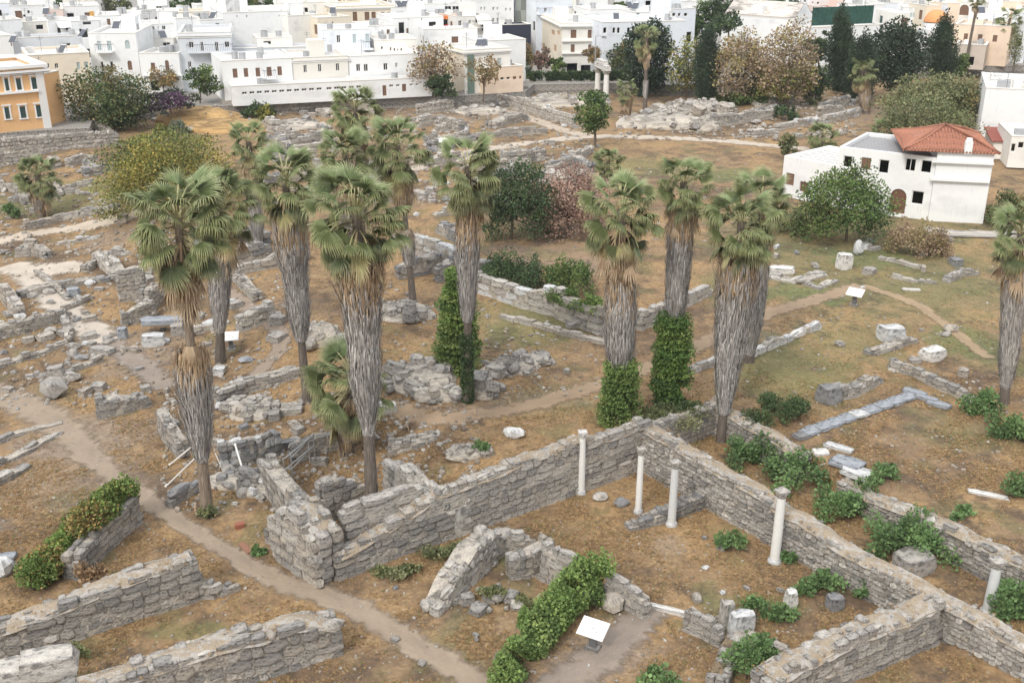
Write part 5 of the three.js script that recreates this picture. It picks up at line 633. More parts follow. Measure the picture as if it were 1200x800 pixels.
palm('great palm with the longest grey skirt, rising from the walled pit', [432, 590], [418, 250], 60, [[300, 505, 30, 14, 0.15, 1]], { p: V(-6.5, terrain(-6.5, -42.96), -42.96), r: 0.3, leaves: 56, belly: 0.18 });
palm('short bushy palm tucked behind the great palm trunk', [405, 532], [412, 448], 54, [[465, 525, 18, 14, 0.1, 0.3]], { r: 0.3, leaves: 46, yellow: 0.15, dead: 7 });
palm('tall palm with bare thin trunk behind the great palm', [485, 362], [466, 172], 40, [[205, 245, 16, 15, 0, 0.3], [268, 308, 9, 11, 0.4, 0.9]], { r: 0.24, leaves: 44 });
palm('topmost palm of the close cluster behind the great palm', [430, 352], [416, 128], 31, [[150, 250, 13, 11, 0.1, 0.8]], { r: 0.24, leaves: 36, yellow: 0.5 });
palm('palm crowded between the topmost palm and the great palm', [415, 378], [404, 182], 34, [[215, 300, 14, 12, 0.1, 0.8]], { r: 0.24, leaves: 40, yellow: 0.5 });
palm('palm with ivy climbing the lower half of its thin trunk', [548, 470], [548, 198], 44, [[245, 372, 17, 12, 0.15, 0.9]], { r: 0.25, leaves: 46 });
palm('palm with an orange collar of dead leaves over a pale skirt', [725, 496], [728, 248], 46, [[288, 338, 15, 17, 0, 0], [325, 430, 18, 21, 0.35, 0.75]], { r: 0.3, leaves: 44, yellow: 0.4, belly: 0.15, dead: 20 });
palm('palm with brown skirt above a bright ivy covered trunk', [784, 472], [802, 216], 38, [[240, 378, 18, 15, 0.1, 0.95]], { r: 0.3, leaves: 40 });
palm('front palm of the twin pair rising from the strip wall', [845, 517], [869, 262], 46, [[300, 480, 26, 15, 0.3, 1]], { r: 0.25, leaves: 46, belly: 0.15 });
palm('rear palm of the twin pair', [878, 424], [893, 234], 36, [[265, 412, 18, 15, 0.2, 1]], { r: 0.28, leaves: 38 });
palm('palm with a shaggy grey skirt at the edge of the lawn', [1177, 472], [1197, 276], 38, [[305, 450, 17, 12, 0.3, 1]], { r: 0.26, leaves: 40 });
palm('stout low palm on the terrace under the orange house', [48, 254], [44, 205], 26, [[218, 250, 12, 9, 0.1, 0.4]], { r: 0.4, leaves: 42, dead: 14 });
palm('far palm with drooping tan fronds before the dark conifer', [756, 128], [758, 44], 17, [[56, 80, 5, 4, 0, 0.2], [93, 118, 3.6, 3, 0.6, 1]], { r: 0.3, leaves: 30, yellow: 0.6, dead: 18 });
palm('squat palm with a tan skirt beside the great boulder pile', [735, 140], [735, 104], 14, [[112, 138, 7, 5, 0, 0.2]], { r: 0.4, leaves: 28 });
palm('palm with a thick tan trunk under the cypresses', [1015, 132], [1012, 82], 17, [[92, 130, 8, 8, 0.1, 0.4]], { r: 0.5, leaves: 30 });
for (const [lb, b, c, r] of [['young bushy palm beside the curved kerb', [713, 212], [713, 190], 20], ['bushy stemless palm behind the white house', [966, 176], [965, 160], 19], ['low palm half sunk in the olive thicket', [1036, 172], [1036, 156], 17], ['small palm low among the trees behind the toppled blocks', [952, 122], [952, 112], 11]]) palm(lb, b, c, r, [], { r: 0.25, leaves: 40, dead: 4, yellow: 0.1, name: 'young_palm' });
for (const [lb, b, c, r] of [['tall thin street palm behind the orange dome', [1085, 56], [1094, 4], 9], ['tallest thin street palm rising through the top edge', [1131, 82], [1147, -3], 11], ['street palm with a brown beard near the cafe umbrellas', [1171, 76], [1184, 22], 16], ['thin street palm behind the big dark conifer', [1046, 40], [1050, 2], 8]]) palm(lb, b, c, r, [[c[1] + r * 0.5, c[1] + r * 1.5, 3.5, 3, 0, 0.2]], { town: 1, r: 0.28, leaves: 26, yellow: 0.5, name: 'street_palm' });
// ivy on trunks
{ const col3 = (px, py, hs, w) => { const p = G(px, py), c = []; const n = Math.ceil(hs / 0.45); for (let i = 0; i < n; i++) { const u = (i + 0.5) / n; c.push([rr(-0.08, 0.08), u * hs, rr(-0.08, 0.08), w(u) * rr(0.85, 1.1), 0.42, w(u) * rr(0.85, 1.1)]); } return [p, c]; };
  let [p, c] = col3(725, 497, 3.6, u => mix(1.2, 0.95, u)); ivy('ivy', 'bushy dark ivy round the foot of the orange collared palm', 'ivy', p, c, 'ivy', 7500, 0.16, { gaps: 0.22 });
  [p, c] = col3(784, 473, 5.2, u => mix(0.85, 1.2, sm(0, 0.3, u)) * mix(1, 0.88, u)); ivy('ivy', 'tall bright ivy sleeve on the palm between the terrace walls', 'ivy', p, c, 'bright', 9500, 0.16, { gaps: 0.22 });
  [p, c] = col3(548, 470, 4.0, () => 0.42); ivy('ivy', 'thin sleeve of ivy on the pale slim palm trunk', 'ivy', p, c, 'deep', 3600, 0.15, { gaps: 0.22 });
  [p, c] = col3(538, 432, 6.2, u => mix(1.5, 0.7, Math.pow(u, 3))); ivy('ivy', 'broad column of ivy standing behind the slim ivy sleeve', 'ivy', p, c, 'ivy', 10000, 0.19, { gaps: 0.2 });
}
// creeper over walls
R = mulberry(404);
{ const along = (pts, n) => { const c = new THREE.CatmullRomCurve3(pts.map(([x, y]) => G(x, y))), o = []; for (let i = 0; i <= n; i++) o.push(c.getPointAt(i / n)); return o; };
  let P = along([[690, 700], [668, 718], [642, 748], [618, 775], [592, 806]], 12), o = P[0].clone(), cl = P.map((p, i) => [p.x - o.x, mix(1.25, 0.75, i / 12), p.z - o.z, 0.75, mix(1.15, 0.75, i / 12) * rr(0.8, 1.15), rr(0.55, 0.95)]); for (let i = 0; i < 14; i++) { const q = P[1 + i % 11]; cl.push([q.x - o.x + rr(-0.5, 0.5), rr(0.3, 1.9), q.z - o.z + rr(-0.5, 0.5), rr(0.25, 0.5), rr(0.25, 0.6), rr(0.25, 0.5)]); } cl.push([0.1, 1.5, 0.1, 1.0, 1.1, 0.7], [0.2, 0.9, 0.5, 0.9, 0.9, 0.5]); o.y -= 0.1;
  ivy('ivy_hedge', 'thick hedge of hanging green creeper over a courtyard wall', 'hedge', o, cl, 'ivy', 15000, 0.16, { up: -0.7 });
  P = along([[152, 610], [130, 628], [106, 650]], 6); o = P[0].clone(); cl = P.map((p, i) => [p.x - o.x, 1.75, p.z - o.z, 0.8, 0.72, 0.8]); for (const p of P.slice(1)) cl.push([p.x - o.x - 0.7, 1.0, p.z - o.z - 0.3, 0.6, 1.0, 0.5]); ivy('creeper', 'rounded cap of green creeper on the leaning wall stub', 'creeper', o, cl, 'creeper', 8500, 0.17);
  P = along([[84, 652], [66, 670], [46, 688]], 4); o = P[0].clone(); cl = P.map((p, i) => [p.x - o.x, 0.75, p.z - o.z, 0.85, 0.75, 0.8]); cl.push([-0.5, 0.4, 0.8, 0.7, 0.5, 0.6]); ivy('creeper', 'reddening creeper mound lower than the rounded creeper cap', 'creeper', o, cl, 'creeper', 6000, 0.16);
  P = along([[655, 372], [680, 382], [706, 390]], 5); o = P[0].clone(); cl = P.map(p => [p.x - o.x, 1.5, p.z - o.z - 0.4, 1.0, 0.6, 0.9]); ivy('creeper', 'creeper hanging over the terrace wall in the middle of the site', 'creeper', o, cl, 'ivy', 3500, 0.2);
}
// shrubs of the site
R = mulberry(505);
bush('green_shrub', 'dense dark shrub row on the terrace above the pale wall', 'shrub', [605, 338], [562, 292, 640, 338], 'deep', { deep: 2.4 });
bush('green_shrub', 'rounded green shrub beside the hanging creeper on the terrace', 'shrub', [662, 342], [636, 298, 698, 342], 'green', { deep: 2.2 });
bush('dark_shrub', 'dark low shrub patch beside the wall of the strip', 'shrub', [908, 492], [864, 460, 952, 494], 'deep', { deep: 1.6 });
bush('ground_ivy', 'flat carpet of pale green ivy behind the courtyard corner', 'ground cover', [780, 494], [738, 472, 826, 496], 'olive', { deep: 1.6 });
for (const [lb, b, bb, pal] of [['leafy bush at the palm end of the strip', [880, 546], [846, 510, 930, 548], 'weed'], ['leafy bush next along the strip under the short retaining wall', [932, 572], [892, 536, 985, 574], 'weed'], ['leafy bush at the break in the retaining wall', [984, 600], [945, 558, 1052, 604], 'weed'], ['large leafy bush above the huge squared block', [1058, 645], [1005, 596, 1108, 650], 'weed'], ['bush behind the fluted leaning column', [1185, 722], [1152, 668, 1230, 724], 'weed'], ['small bush in the straw before the rubble wall', [855, 645], [836, 616, 872, 646], 'weed'], ['low weed clump at the foot of the rubble wall', [955, 690], [928, 662, 984, 692], 'weed'], ['weed tuft against the rubble wall near the cross wall', [1012, 702], [1000, 680, 1026, 704], 'weed'], ['weed patch beside the small pedestal', [920, 725], [898, 702, 936, 728], 'weed'], ['dense weeds between the earthy wall and the cross wall', [880, 795], [846, 735, 916, 800], 'weed'], ['weed tuft in the straw at the picture foot', [778, 800], [748, 782, 802, 802], 'weed'], ['weeds behind the notched wall piece', [890, 722], [870, 702, 905, 724], 'weed'], ['weed patch beside the threshold slabs', [1035, 562], [1018, 540, 1052, 564], 'weed'], ['weed clump on top of the long retaining wall', [1130, 606], [1112, 592, 1144, 608], 'weed'], ['bush at the edge of the lawn beyond the white strip', [1195, 580], [1174, 548, 1225, 582], 'weed'], ['bush under the lawn edge palm', [1150, 484], [1126, 455, 1174, 486], 'weed'], ['second bush beside the lawn edge palm', [1188, 512], [1156, 478, 1215, 514], 'weed'], ['dark shrub clump beside the bright ivy sleeve', [782, 483], [766, 466, 822, 484], 'deep'], ['grassy weed tuft in the courtyard straw', [575, 702], [562, 680, 592, 704], 'olive'], ['weed on the straw behind the palm pit', [562, 532], [555, 515, 575, 532], 'weed'], ['dry brown shrub on the grassy topped wall', [110, 690], [92, 652, 128, 690], 'dry'], ['low weed beside the ivy hedge', [615, 712], [602, 698, 628, 714], 'olive'], ['weed tuft beside the standing tall column', [925, 660], [914, 642, 932, 662], 'weed'], ['low weed on the dry courtyard ground', [478, 672], [465, 660, 492, 674], 'olive']]) bush(lb.includes('bush') ? 'leafy_bush' : lb.includes('shrub') ? 'dry_shrub' : 'weed_clump', lb, lb.includes('bush') ? 'bush' : lb.includes('shrub') ? 'shrub' : 'weed', b, bb, pal, { leaf: 0.15 });
bush('pink_bush', 'pinkish flowering bush below the arched door', 'bush', [1070, 297], [1040, 254, 1112, 298], 'tan', { deep: 2.2 });
bush('house_bush', 'olive brown bush at the corner of the white house wall', 'bush', [930, 275], [908, 235, 948, 276], 'olive', { deep: 1.8 });
bush('yellow_bush', 'small yellow green bush behind the terrace wall', 'bush', [162, 172], [150, 156, 176, 172], 'yellow', { deep: 1.5 });
bush('yellow_bush', 'yellowish bush beside the dry grass mound', 'bush', [190, 156], [180, 142, 200, 157], 'yellow', { deep: 1.5 });
bush('grey_bush', 'grey green bush on the bank by the dry grass mound', 'bush', [208, 158], [196, 138, 220, 160], 'grey', { deep: 1.5 });
bush('wall_bush', 'dark bush growing on the wall below the long white building', 'bush', [300, 138], [282, 118, 326, 140], 'deep', { deep: 1.4 });
bush('wall_bush', 'round dark bush on the same wall near the middle', 'bush', [352, 130], [344, 116, 362, 131], 'deep', { deep: 1.2 });
bush('edge_bush', 'yellowing shrubs beside the right end of the white house', 'bush', [1178, 262], [1150, 225, 1215, 270], 'mixed', { deep: 2.2 });
bush('low_shrub', 'dark shrubs on the straight dressed wall', 'shrub', [915, 140], [905, 122, 936, 142], 'deep', { deep: 1.6 });
bush('low_shrub', 'rounded green shrubs under the big plane trees', 'shrub', [872, 122], [836, 104, 905, 124], 'green', { deep: 3 });
bush('palm_weed', 'tufted green plant at the frame edge of the terrace', 'weed', [12, 256], [3, 234, 24, 256], 'weed', { deep: 0.8 });
// trees of the site
R = mulberry(606);
tree('yellowing_tree', 'large yellowing shrub tree behind the slender collared palm', 'tree', [185, 248], [118, 156, 272, 246], 'dome', 'yellow', { dense: 1.3, clumps: 44 });
tree('carob_tree', 'dark green round tree beside the rosy shrub', 'tree', [598, 280], [560, 190, 648, 276], 'dome', 'deep', { clumps: 36 });
tree('rosy_tree', 'rosy brown bare looking shrub tree in the middle of the site', 'tree', [665, 274], [612, 200, 714, 274], 'dome', 'rosy', { dense: 0.9, limbs: 0.9, clumps: 40 });
tree('lone_tree', 'lone green tree standing on the gravel path', 'tree', [697, 172], [673, 96, 718, 163], 'round', 'green', { dense: 0.9, clumps: 26, lump: 0.9 });
tree('citrus_tree', 'glossy round green tree in front of the white house', 'tree', [992, 282], [938, 196, 1040, 280], 'dome', 'green', { clumps: 44, dense: 1.1 });
tree('small_tree', 'small pale green tree beside the bushy palm', 'tree', [924, 185], [912, 155, 937, 183], 'round', 'olive', { dense: 0.8 });
tree('yellow_sapling', 'thin yellowing sapling below the long white building', 'tree', [310, 150], [300, 118, 320, 148], 'round', 'yellow', { dense: 0.7 });
tree('thicket_tree', 'broad olive green thicket behind the tiled roof, lower mound', 'tree', [1075, 175], [1030, 116, 1140, 176], 'dome', 'olive', { clumps: 40, dense: 0.9 });
tree('thicket_tree', 'broad olive green thicket below the big dark conifer', 'tree', [1090, 145], [1035, 84, 1150, 145], 'dome', 'olive', { clumps: 40, dense: 0.9 });
tree('thicket_tree', 'dark end of the thicket beside the roof with equipment', 'tree', [1120, 150], [1096, 100, 1142, 150], 'round', 'mixed', {});

// fallen fronds under the palms
R = mulberry(660);
for (const [x, y] of [[255, 610], [228, 590], [282, 618], [470, 500], [440, 470], [520, 478], [372, 482], [345, 462], [760, 480], [700, 486], [815, 470], [860, 440], [905, 430], [560, 480], [590, 470], [280, 440], [320, 420], [1150, 440], [1165, 455], [610, 500]]) { const p = G(x + rr(-8, 8), y + rr(-4, 4), 0.1), t = thing('fallen_frond', 'dry tan palm frond fallen on the ground below the palms', 'palm frond', p, R() * 6.28, 'fallen palm fronds'), m = mesh('leaf', pick(fans.d5), palmLeafMat, t); m.rotation.x = -0.75; m.scale.set(0.8, 0.5, 0.8); m.position.y = 0.1; }
{ const red = mat(0.30, 0.11, 0.07, { roughness: 0.8 }), a = block('rusty_box', 'small rusty red box lying beside the footpath', 'box', G(281, 618), 0.45, 0.3, 0.3, 0.4, { mat: red }), c = block('red_board', 'reddish board lying on the straw beside the footpath', 'board', G(287, 642), 0.3, 0.06, 1.1, 0.6, { mat: mat(0.42, 0.22, 0.15, { map: barkMap }) }); }
for (const [lb, b, bb, pal] of [['low weeds at the foot of the courtyard wall near its gap', [520, 650], [490, 636, 552, 652], 'olive'], ['low weeds further down the same courtyard wall foot', [455, 678], [432, 664, 480, 680], 'olive'], ['small weed beside the footpath under the broken tower', [302, 650], [294, 638, 312, 651], 'weed'], ['weed sprig on the straw between the two boundary walls', [92, 770], [80, 750, 108, 771], 'olive'], ['grass weeds at the root of the slim collared palm', [243, 606], [232, 590, 256, 607], 'olive'], ['dry tufts on the top of the grassy wall', [150, 680], [136, 664, 170, 681], 'dry']]) bush('weed_patch', lb, 'weed', b, bb, pal, { leaf: 0.12 });

// ------------------------------------------------------------------ the town, front row
R = mulberry(707);
const townHouse = (label, o) => house('town_house', label, o);
townHouse('orange two storey house with white pilasters and green shutters', { l: [-70, 163], r: [61, 149], top: [50, 78], d: 11, c: 'orange', plain: 1, cornice: 0.5, trim: plaster.white, frames: plaster.white, pilasters: [[46, 120, 55]], extra: (t, L, h, D) => mesh('parapet', merge([box(L + 0.9, 0.35, 0.9, L / 2, h + 0.18, 0.0), box(0.9, 0.35, D, 0, h + 0.18, -D / 2 - 0.5), box(0.9, 0.35, D, L, h + 0.18, -D / 2 - 0.5), box(L, 0.35, 0.8, L / 2, h + 0.18, -D - 0.3)]), plaster.white, t), ledges: [[-60, 115, 46]], win: [[4, 92, 11, 106, 's'], [17.5, 92, 25.5, 105, 's'], [35.5, 91, 44, 104, 's'], [4, 126, 12, 139, 's'], [22, 125, 31, 138, 's'], [41, 123.5, 50, 136.5, 's'], [-16, 92, -8, 107, 's'], [-14, 127, -6, 141, 's']] });
house('house_wing', 'plain orange side wing behind the white pilaster', { l: [60, 146], r: [77, 141], top: [68, 83], d: 6, c: 'orange' });
townHouse('long cream building with flat roof behind the orange house', { l: [40, 122], r: [112, 117], top: [76, 63], d: 10, c: 'cream', win: [[53, 74, 58, 80, 'g', 1], [63, 74, 68.5, 80, 'g', 1], [89, 73, 94, 81, 'p'], [98, 72.5, 103.5, 80, 'p']] });
townHouse('tall white house with pale shutters and an arched window', { l: [112, 108], r: [167, 107], top: [138, 39], d: 12, c: 'white', win: [[113, 48, 119, 59, 'p'], [124.5, 48, 131, 59, 'p'], [145.5, 47, 152.5, 57, 'p', 1], [117, 72, 122, 84, 'k'], [128, 72, 133.5, 85, 'k'], [148.5, 71, 155, 82, 'b', 1]], balcony: [[113.5, 60.5, 133]] });
townHouse('white house with arched balcony door and roof terrace', { l: [168, 109], r: [214, 109], top: [190, 62.5], d: 7, c: 'white', win: [[176, 73.5, 182, 82, 'b'], [192.5, 70.5, 198.5, 82.5, 'b', 1], [209.5, 72, 215, 81, 'b'], [175, 94.5, 187, 107, 'k']], ledges: [[168, 88, 214]], balcony: [[190, 85.5, 203]] });
townHouse('low roof storey with a dark window above the roof terrace', { l: [171, 93], r: [208, 92.5], top: [190, 45], d: 6, c: 'warm', win: [[190, 49.5, 199.5, 56, 'g']] });
townHouse('pale blue grey house with a long iron balcony', { l: [215.5, 108], r: [276, 106], top: [245, 38], d: 12, c: 'grey', win: [[220.5, 49, 227, 56, 'g'], [234, 49, 239, 60, 'g'], [251, 49, 256.5, 60, 'g'], [262.5, 48.5, 269, 55.5, 'g'], [219.5, 72, 224.5, 79, 'g']], balcony: [[219.5, 61, 273.5]], cornice: 0.2 });
townHouse('end block of the long white building, brown windows', { l: [264, 121], r: [345, 116], top: [300, 70], d: 10, c: 'white', win: [[272, 80.5, 278.5, 91, 'b'], [285, 80, 291, 90, 'b'], [299, 79.5, 305, 89.5, 'b'], [312, 78.5, 318.5, 89, 'b'], [324.5, 78, 330.5, 88, 'b']], winL: [], balcony: [[308, 91.5, 322]] });
townHouse('stained cream middle block of the long white building', { l: [345.3, 115.8], r: [410, 112.4], top: [378, 66.5], d: 10, c: 'dirty', win: [[355, 76, 360, 85, 'g'], [372, 75, 377, 84, 'g'], [393, 74, 398, 83, 'g']], cornice: 0.15 });
townHouse('plain white far block of the long white building', { l: [410.5, 112.2], r: [494, 107.5], top: [450, 64.5], d: 10, c: 'white', win: [[409.5, 71, 411.5, 74], [417, 75, 422.5, 83.5, 'g'], [426, 75, 431.5, 83.5, 'g'], [449, 74, 454.5, 82, 'g'], [463, 73.5, 466, 79, 'g']] });
townHouse('low lean-to with a long row of small slit windows', { l: [273, 124.5], r: [506, 112.5], h: 2.55, d: 3.2, c: 'white', win: [...Array.from({ length: 16 }, (_, i) => [283 + i * 8.75 + (i > 10 ? 3 : 0), 107.6 - i * 0.5, 289.5 + i * 8.75 + (i > 10 ? 3 : 0), 110.6 - i * 0.5, 'g']), [448, 100, 453, 112, 'b'], [471, 98.5, 476, 107, 'b'], [456, 99, 461, 102], [464, 98.7, 468.5, 101.5], [480, 98, 484, 100.5], [487, 97.5, 491, 100]] });
townHouse('white two storey house above the slit window lean-to', { l: [382, 103], r: [436, 101], top: [408, 34.5], d: 9, c: 'blue', win: [[394, 41, 399, 50, 'g'], [413, 40, 417.5, 50, 'p'], [428, 39.5, 433, 50, 'p']], balcony: [[425, 57, 436.5]] });
townHouse('long low white roof range behind the long white building', { l: [274, 104], r: [383, 100], top: [330, 55.5], d: 5, c: 'grey', win: [[278, 64, 287, 66], [290, 63.5, 322, 65.5, 'k']] });
townHouse('low beige hall with small arched windows', { l: [441, 101], r: [490, 99], top: [466, 46.5], d: 8, c: 'warm', win: [[446, 54, 449, 58, 'k', 1], [456.5, 55, 459, 59.5, 'k', 1], [461, 56, 463.5, 60, 'k', 1], [465, 56.5, 467, 60, 'k', 1], [469, 56, 471.5, 60, 'k', 1]] });
townHouse('cream two storey block with a green corner strip', { l: [545, 110], r: [598, 106], top: [570, 57.5], d: 9, c: 'warm', cl: 'cream', cornice: 0.25, win: [[583, 68, 587.5, 76.5, 'p'], [590, 93, 593, 98, 'b']], extra: (t, L, h) => mesh('green_strip', box(1.0, h - 0.6, 0.15, 0.9, (h - 0.6) / 2, 0.078), mat(0.16, 0.23, 0.20), t) });
townHouse('low pink cream annex with four small square windows', { l: [568, 110.5], r: [613, 107], h: 3.6, d: 5, c: 'peach', win: [[580, 91, 584, 94, 'k'], [586.5, 90.5, 591, 93.5, 'k'], [593.5, 90, 598, 93, 'k'], [601, 89.5, 605, 92.5, 'b'], [608.5, 89, 611, 92, 'b']] });
townHouse('cream three storey corner building with peach shutters', { l: [658, 87], r: [703, 86], top: [680, 27.5], d: 17, c: 'warm', cl: 'cream', cornice: 0.4, trim: plaster.warm, ledges: [[658, 48, 703], [658, 62.5, 703]], win: [[669, 35, 675.5, 44.5, 'b'], [689, 35, 695, 44.5, 'b'], [669, 52, 673.5, 61, 'b'], [689.5, 52, 693.5, 60, 'b'], [664, 74, 677, 85, 'k'], [680.5, 76, 694, 85, 'k']], winL: [[623.5, 33, 627, 39, 'o'], [632, 33, 636, 41, 'o'], [646, 34, 650, 42, 'o'], [653, 35, 656, 41.5, 'o'], [622, 50, 625.5, 58, 'o'], [635.5, 50, 638.5, 58.5, 'o'], [649, 51.5, 652, 61, 'o']] });
townHouse('white hall with a row of dark arched windows', { l: [704, 92], r: [800, 89], top: [725, 26], d: 12, c: 'blue', win: [[707, 32, 711, 39, 'k', 1], [718, 32, 721.3, 39, 'k', 1], [723.3, 32, 726.6, 39, 'k', 1], [735, 32, 738.4, 39, 'k', 1], [741, 32, 744, 39, 'k', 1], [771, 29, 774, 38, 'p', 1], [782, 29, 786, 38, 'p', 1]] });
townHouse('white gabled hall front with dark stains below the hill trees', { l: [926, 74], r: [949, 70], top: [936, 22], d: 14, c: 'white', win: [[933, 24, 935, 28, 'k', 1], [937, 25, 939, 28, 'k', 1]], extra: (t, L, h, D) => { const s = new THREE.Shape(); s.moveTo(0, 0); s.lineTo(L, 0); s.lineTo(L / 2, 2.6); s.closePath(); mesh('gable', new THREE.ExtrudeGeometry(s, { depth: 0.3, bevelEnabled: false }).translate(0, h + 0.002, -0.3), plaster.white, t); for (const k of [-1, 1]) { const g = box(L / 2 + 0.4, 0.12, D).rotateZ(-k * Math.atan2(2.6, L / 2)).translate(L / 2 + k * (L / 4), h + 1.3, -D / 2); mesh('roof_slope', g, mat(0.80, 0.74, 0.68, { map: stoneMap }), t); } } });
townHouse('white wall building under the long green screen', { l: [948, 78], r: [1034, 73], top: [985, 31], d: 8, c: 'white', win: [] });
{ const a = GH(948, 77, TOWN), b = GH(1018, 73, TOWN), L = Math.hypot(b.x - a.x, b.z - a.z), t = thing('green_screen', 'long dark green mesh screen on the white wall building', 'screen', V(a.x, 9.4, a.z - 0.6), Math.atan2(-(b.z - a.z), b.x - a.x)); mesh('netting', box(L, 2.9, 0.05, L / 2, 1.45, 0), mat(0.035, 0.13, 0.105, { map: barkMap, roughness: 0.8 }), t); for (let i = 0; i <= 7; i++) mesh('post', box(0.08, 3.0, 0.08, L * i / 7, 1.5, -0.08), railMat, t); }
townHouse('peach walled range with tall brown shutters by the palms', { l: [1112, 74], r: [1178, 78], top: [1145, 29.5], d: 9, c: 'peach', win: [[1130.5, 39, 1134, 47, 'b'], [1147, 40, 1151, 48, 'b'], [1164.5, 41, 1168.5, 49, 'b'], [1115, 37, 1117.5, 40, 'k']] });
townHouse('low rough stone house with a dark door under the thin palm', { l: [1116, 80], r: [1152, 82], top: [1130, 52], d: 6, c: 'stone', win: [[1135, 66, 1141.5, 77, 'k']] });
townHouse('cream wall of the cafe range behind the umbrellas', { l: [1152, 66], r: [1240, 70], top: [1190, 22], d: 8, c: 'peach', win: [[1195, 30, 1198, 36, 'b']] });
for (const [i, [x, y]] of [[1156, 68], [1166, 69], [1178, 70], [1190, 71], [1202, 72]].entries()) { const p = GH(x, y, TOWN), t = thing('cafe_umbrella', 'white square cafe umbrella in front of the cream range', 'umbrella', p, 0.2, 'cafe umbrellas'); mesh('canopy', new THREE.ConeGeometry(1.9, 0.7, 4, 1).rotateY(Math.PI / 4).translate(0, 2.8, 0), plaster.white, t); mesh('pole', new THREE.CylinderGeometry(0.04, 0.04, 2.6, 6).translate(0, 1.3, 0), railMat, t); }
{ // orange dome on a drum
  const p = GH(1092, 64, TOWN), t = thing('domed_chapel', 'small white chapel under a round orange dome', 'chapel', p, 0.1); mesh('wall', box(4.6, 4.6, 4.6, 0, 2.3, 0), plaster.white, t); mesh('drum', new THREE.CylinderGeometry(2.1, 2.1, 1.0, 20).translate(0, 5.1, 0), plaster.white, t); mesh('dome', new THREE.SphereGeometry(2.2, 24, 10, 0, 6.2832, 0, 1.5).translate(0, 5.6, 0), mat(0.72, 0.33, 0.13, { map: stuccoMap, roughness: 0.7 }), t);
}
// ------------------------------------------------------------------ second and further rows
const townH2 = (label, o) => townHouse(label, { auto: 1, ...o });
townH2('white house with a square window behind the roof terrace', { l: [172, 93], r: [214, 91], top: [190, 28], d: 8, c: 'white', win: [[177, 30.5, 181, 35, 'g'], [184, 30.5, 186.5, 36, 'g'], [189, 30, 194, 35, 'g']] });
townH2('cubic white roof room above its neighbours', { l: [192, 84], r: [216, 83], top: [204, 13], d: 6, c: 'white', win: [[204, 23, 210, 27, 'g']] });
townH2('white house with three windows behind the blue grey house', { l: [213, 92], r: [241, 90], top: [226, 21], d: 7, c: 'white', win: [[221, 29, 226, 35, 'g'], [229, 29.5, 232.5, 34.5, 'g'], [234, 29, 237, 33.5, 'g']] });
townH2('narrow house with rooftop tanks beside the blank gable', { l: [241, 92], r: [268, 90], top: [254, 23], d: 7, c: 'white', win: [[252, 27, 257.5, 33, 'g']] });
townH2('large blank white gable wall with tiny vents', { auto: 0, l: [267, 86], r: [342, 82], top: [300, 14], d: 13, c: 'white', win: [[276.5, 18, 278.5, 20, 'k'], [288, 17.5, 290, 20.5, 'k'], [326, 17.5, 328, 19.5, 'k']] });
townH2('blank cream white block beside the large gable', { auto: 0, l: [342, 84], r: [376, 81], top: [360, 17.5], d: 9, c: 'warm', win: [] });
townH2('white house with a brown balcony rail below the cream block', { l: [306, 98], r: [346, 96], top: [326, 44], d: 6, c: 'warm', win: [[308, 48, 318, 52, 'k'], [322, 50, 330, 53, 'k']] });
townH2('small beige house with one dark vent', { l: [376, 84], r: [413, 81], top: [394, 20], d: 8, c: 'cream', win: [[389, 25, 391, 28, 'k']] });
townH2('broad beige building with five shuttered windows', { l: [397, 74], r: [465, 71], top: [430, 6.5], d: 12, c: 'cream', cornice: 0.25, win: [[413, 14, 418.8, 24.5, 'b'], [427, 14, 433, 23.5, 'b'], [435, 14, 440.5, 23.5, 'b'], [446, 14, 451, 23, 'b'], [453, 14, 458, 22.5, 'b']] });
townH2('white cube house with a tall dark door', { l: [434, 92], r: [465, 90], top: [450, 30], d: 8, c: 'white', win: [[453, 34.5, 457, 44.5, 'b'], [447, 35, 449, 40, 'b']] });
townH2('white house with a narrow window beside the white cube', { l: [463, 88], r: [521, 85], top: [490, 20.5], d: 10, c: 'white', win: [[476, 33, 479, 43, 'b'], [478, 18, 479.5, 23, 'k'], [493, 18, 495, 24, 'k']] });
townH2('blue grey house with an orange framed balcony', { l: [506, 76], r: [538, 75], top: [522, 16.5], d: 9, c: 'grey', win: [[511, 21, 534, 31, 'k']], extra: (t, L, h, D, hz) => { const a = hz(510.5, 18.2), b = hz(536, 33), m = mat(0.80, 0.24, 0.06), w = b[0] - a[0], hh = a[1] - b[1]; mesh('balcony_frame', merge([box(w, 0.5, 1.0, a[0] + w / 2, a[1] - 0.25, 0.51), box(0.6, hh - 0.5, 1.0, b[0] - 0.3, (a[1] + b[1]) / 2 - 0.25, 0.51)]), m, t); mesh('balcony_panel', box(w - 0.6, 0.7, 0.08, a[0] + (w - 0.6) / 2, b[1] + 0.35, 0.9), mat(0.55, 0.05, 0.05), t); } });
townH2('beige house with an awning over its corner balcony', { l: [536, 80], r: [574, 78], top: [555, 19], d: 9, c: 'warm', win: [[537, 24, 541, 31, 'g'], [549, 23.5, 552, 28, 'g'], [557, 21, 560, 27, 'k']], extra: (t, L, h, D, hz) => { const a = hz(557, 20.5), b = hz(573, 28); mesh('awning', box(b[0] - a[0], 0.06, 1.9).rotateX(0.75).translate((a[0] + b[0]) / 2, (a[1] + b[1]) / 2 + 0.2, 0.75), plaster.warm, t); }, balcony: [[553, 32, 574.5]] });
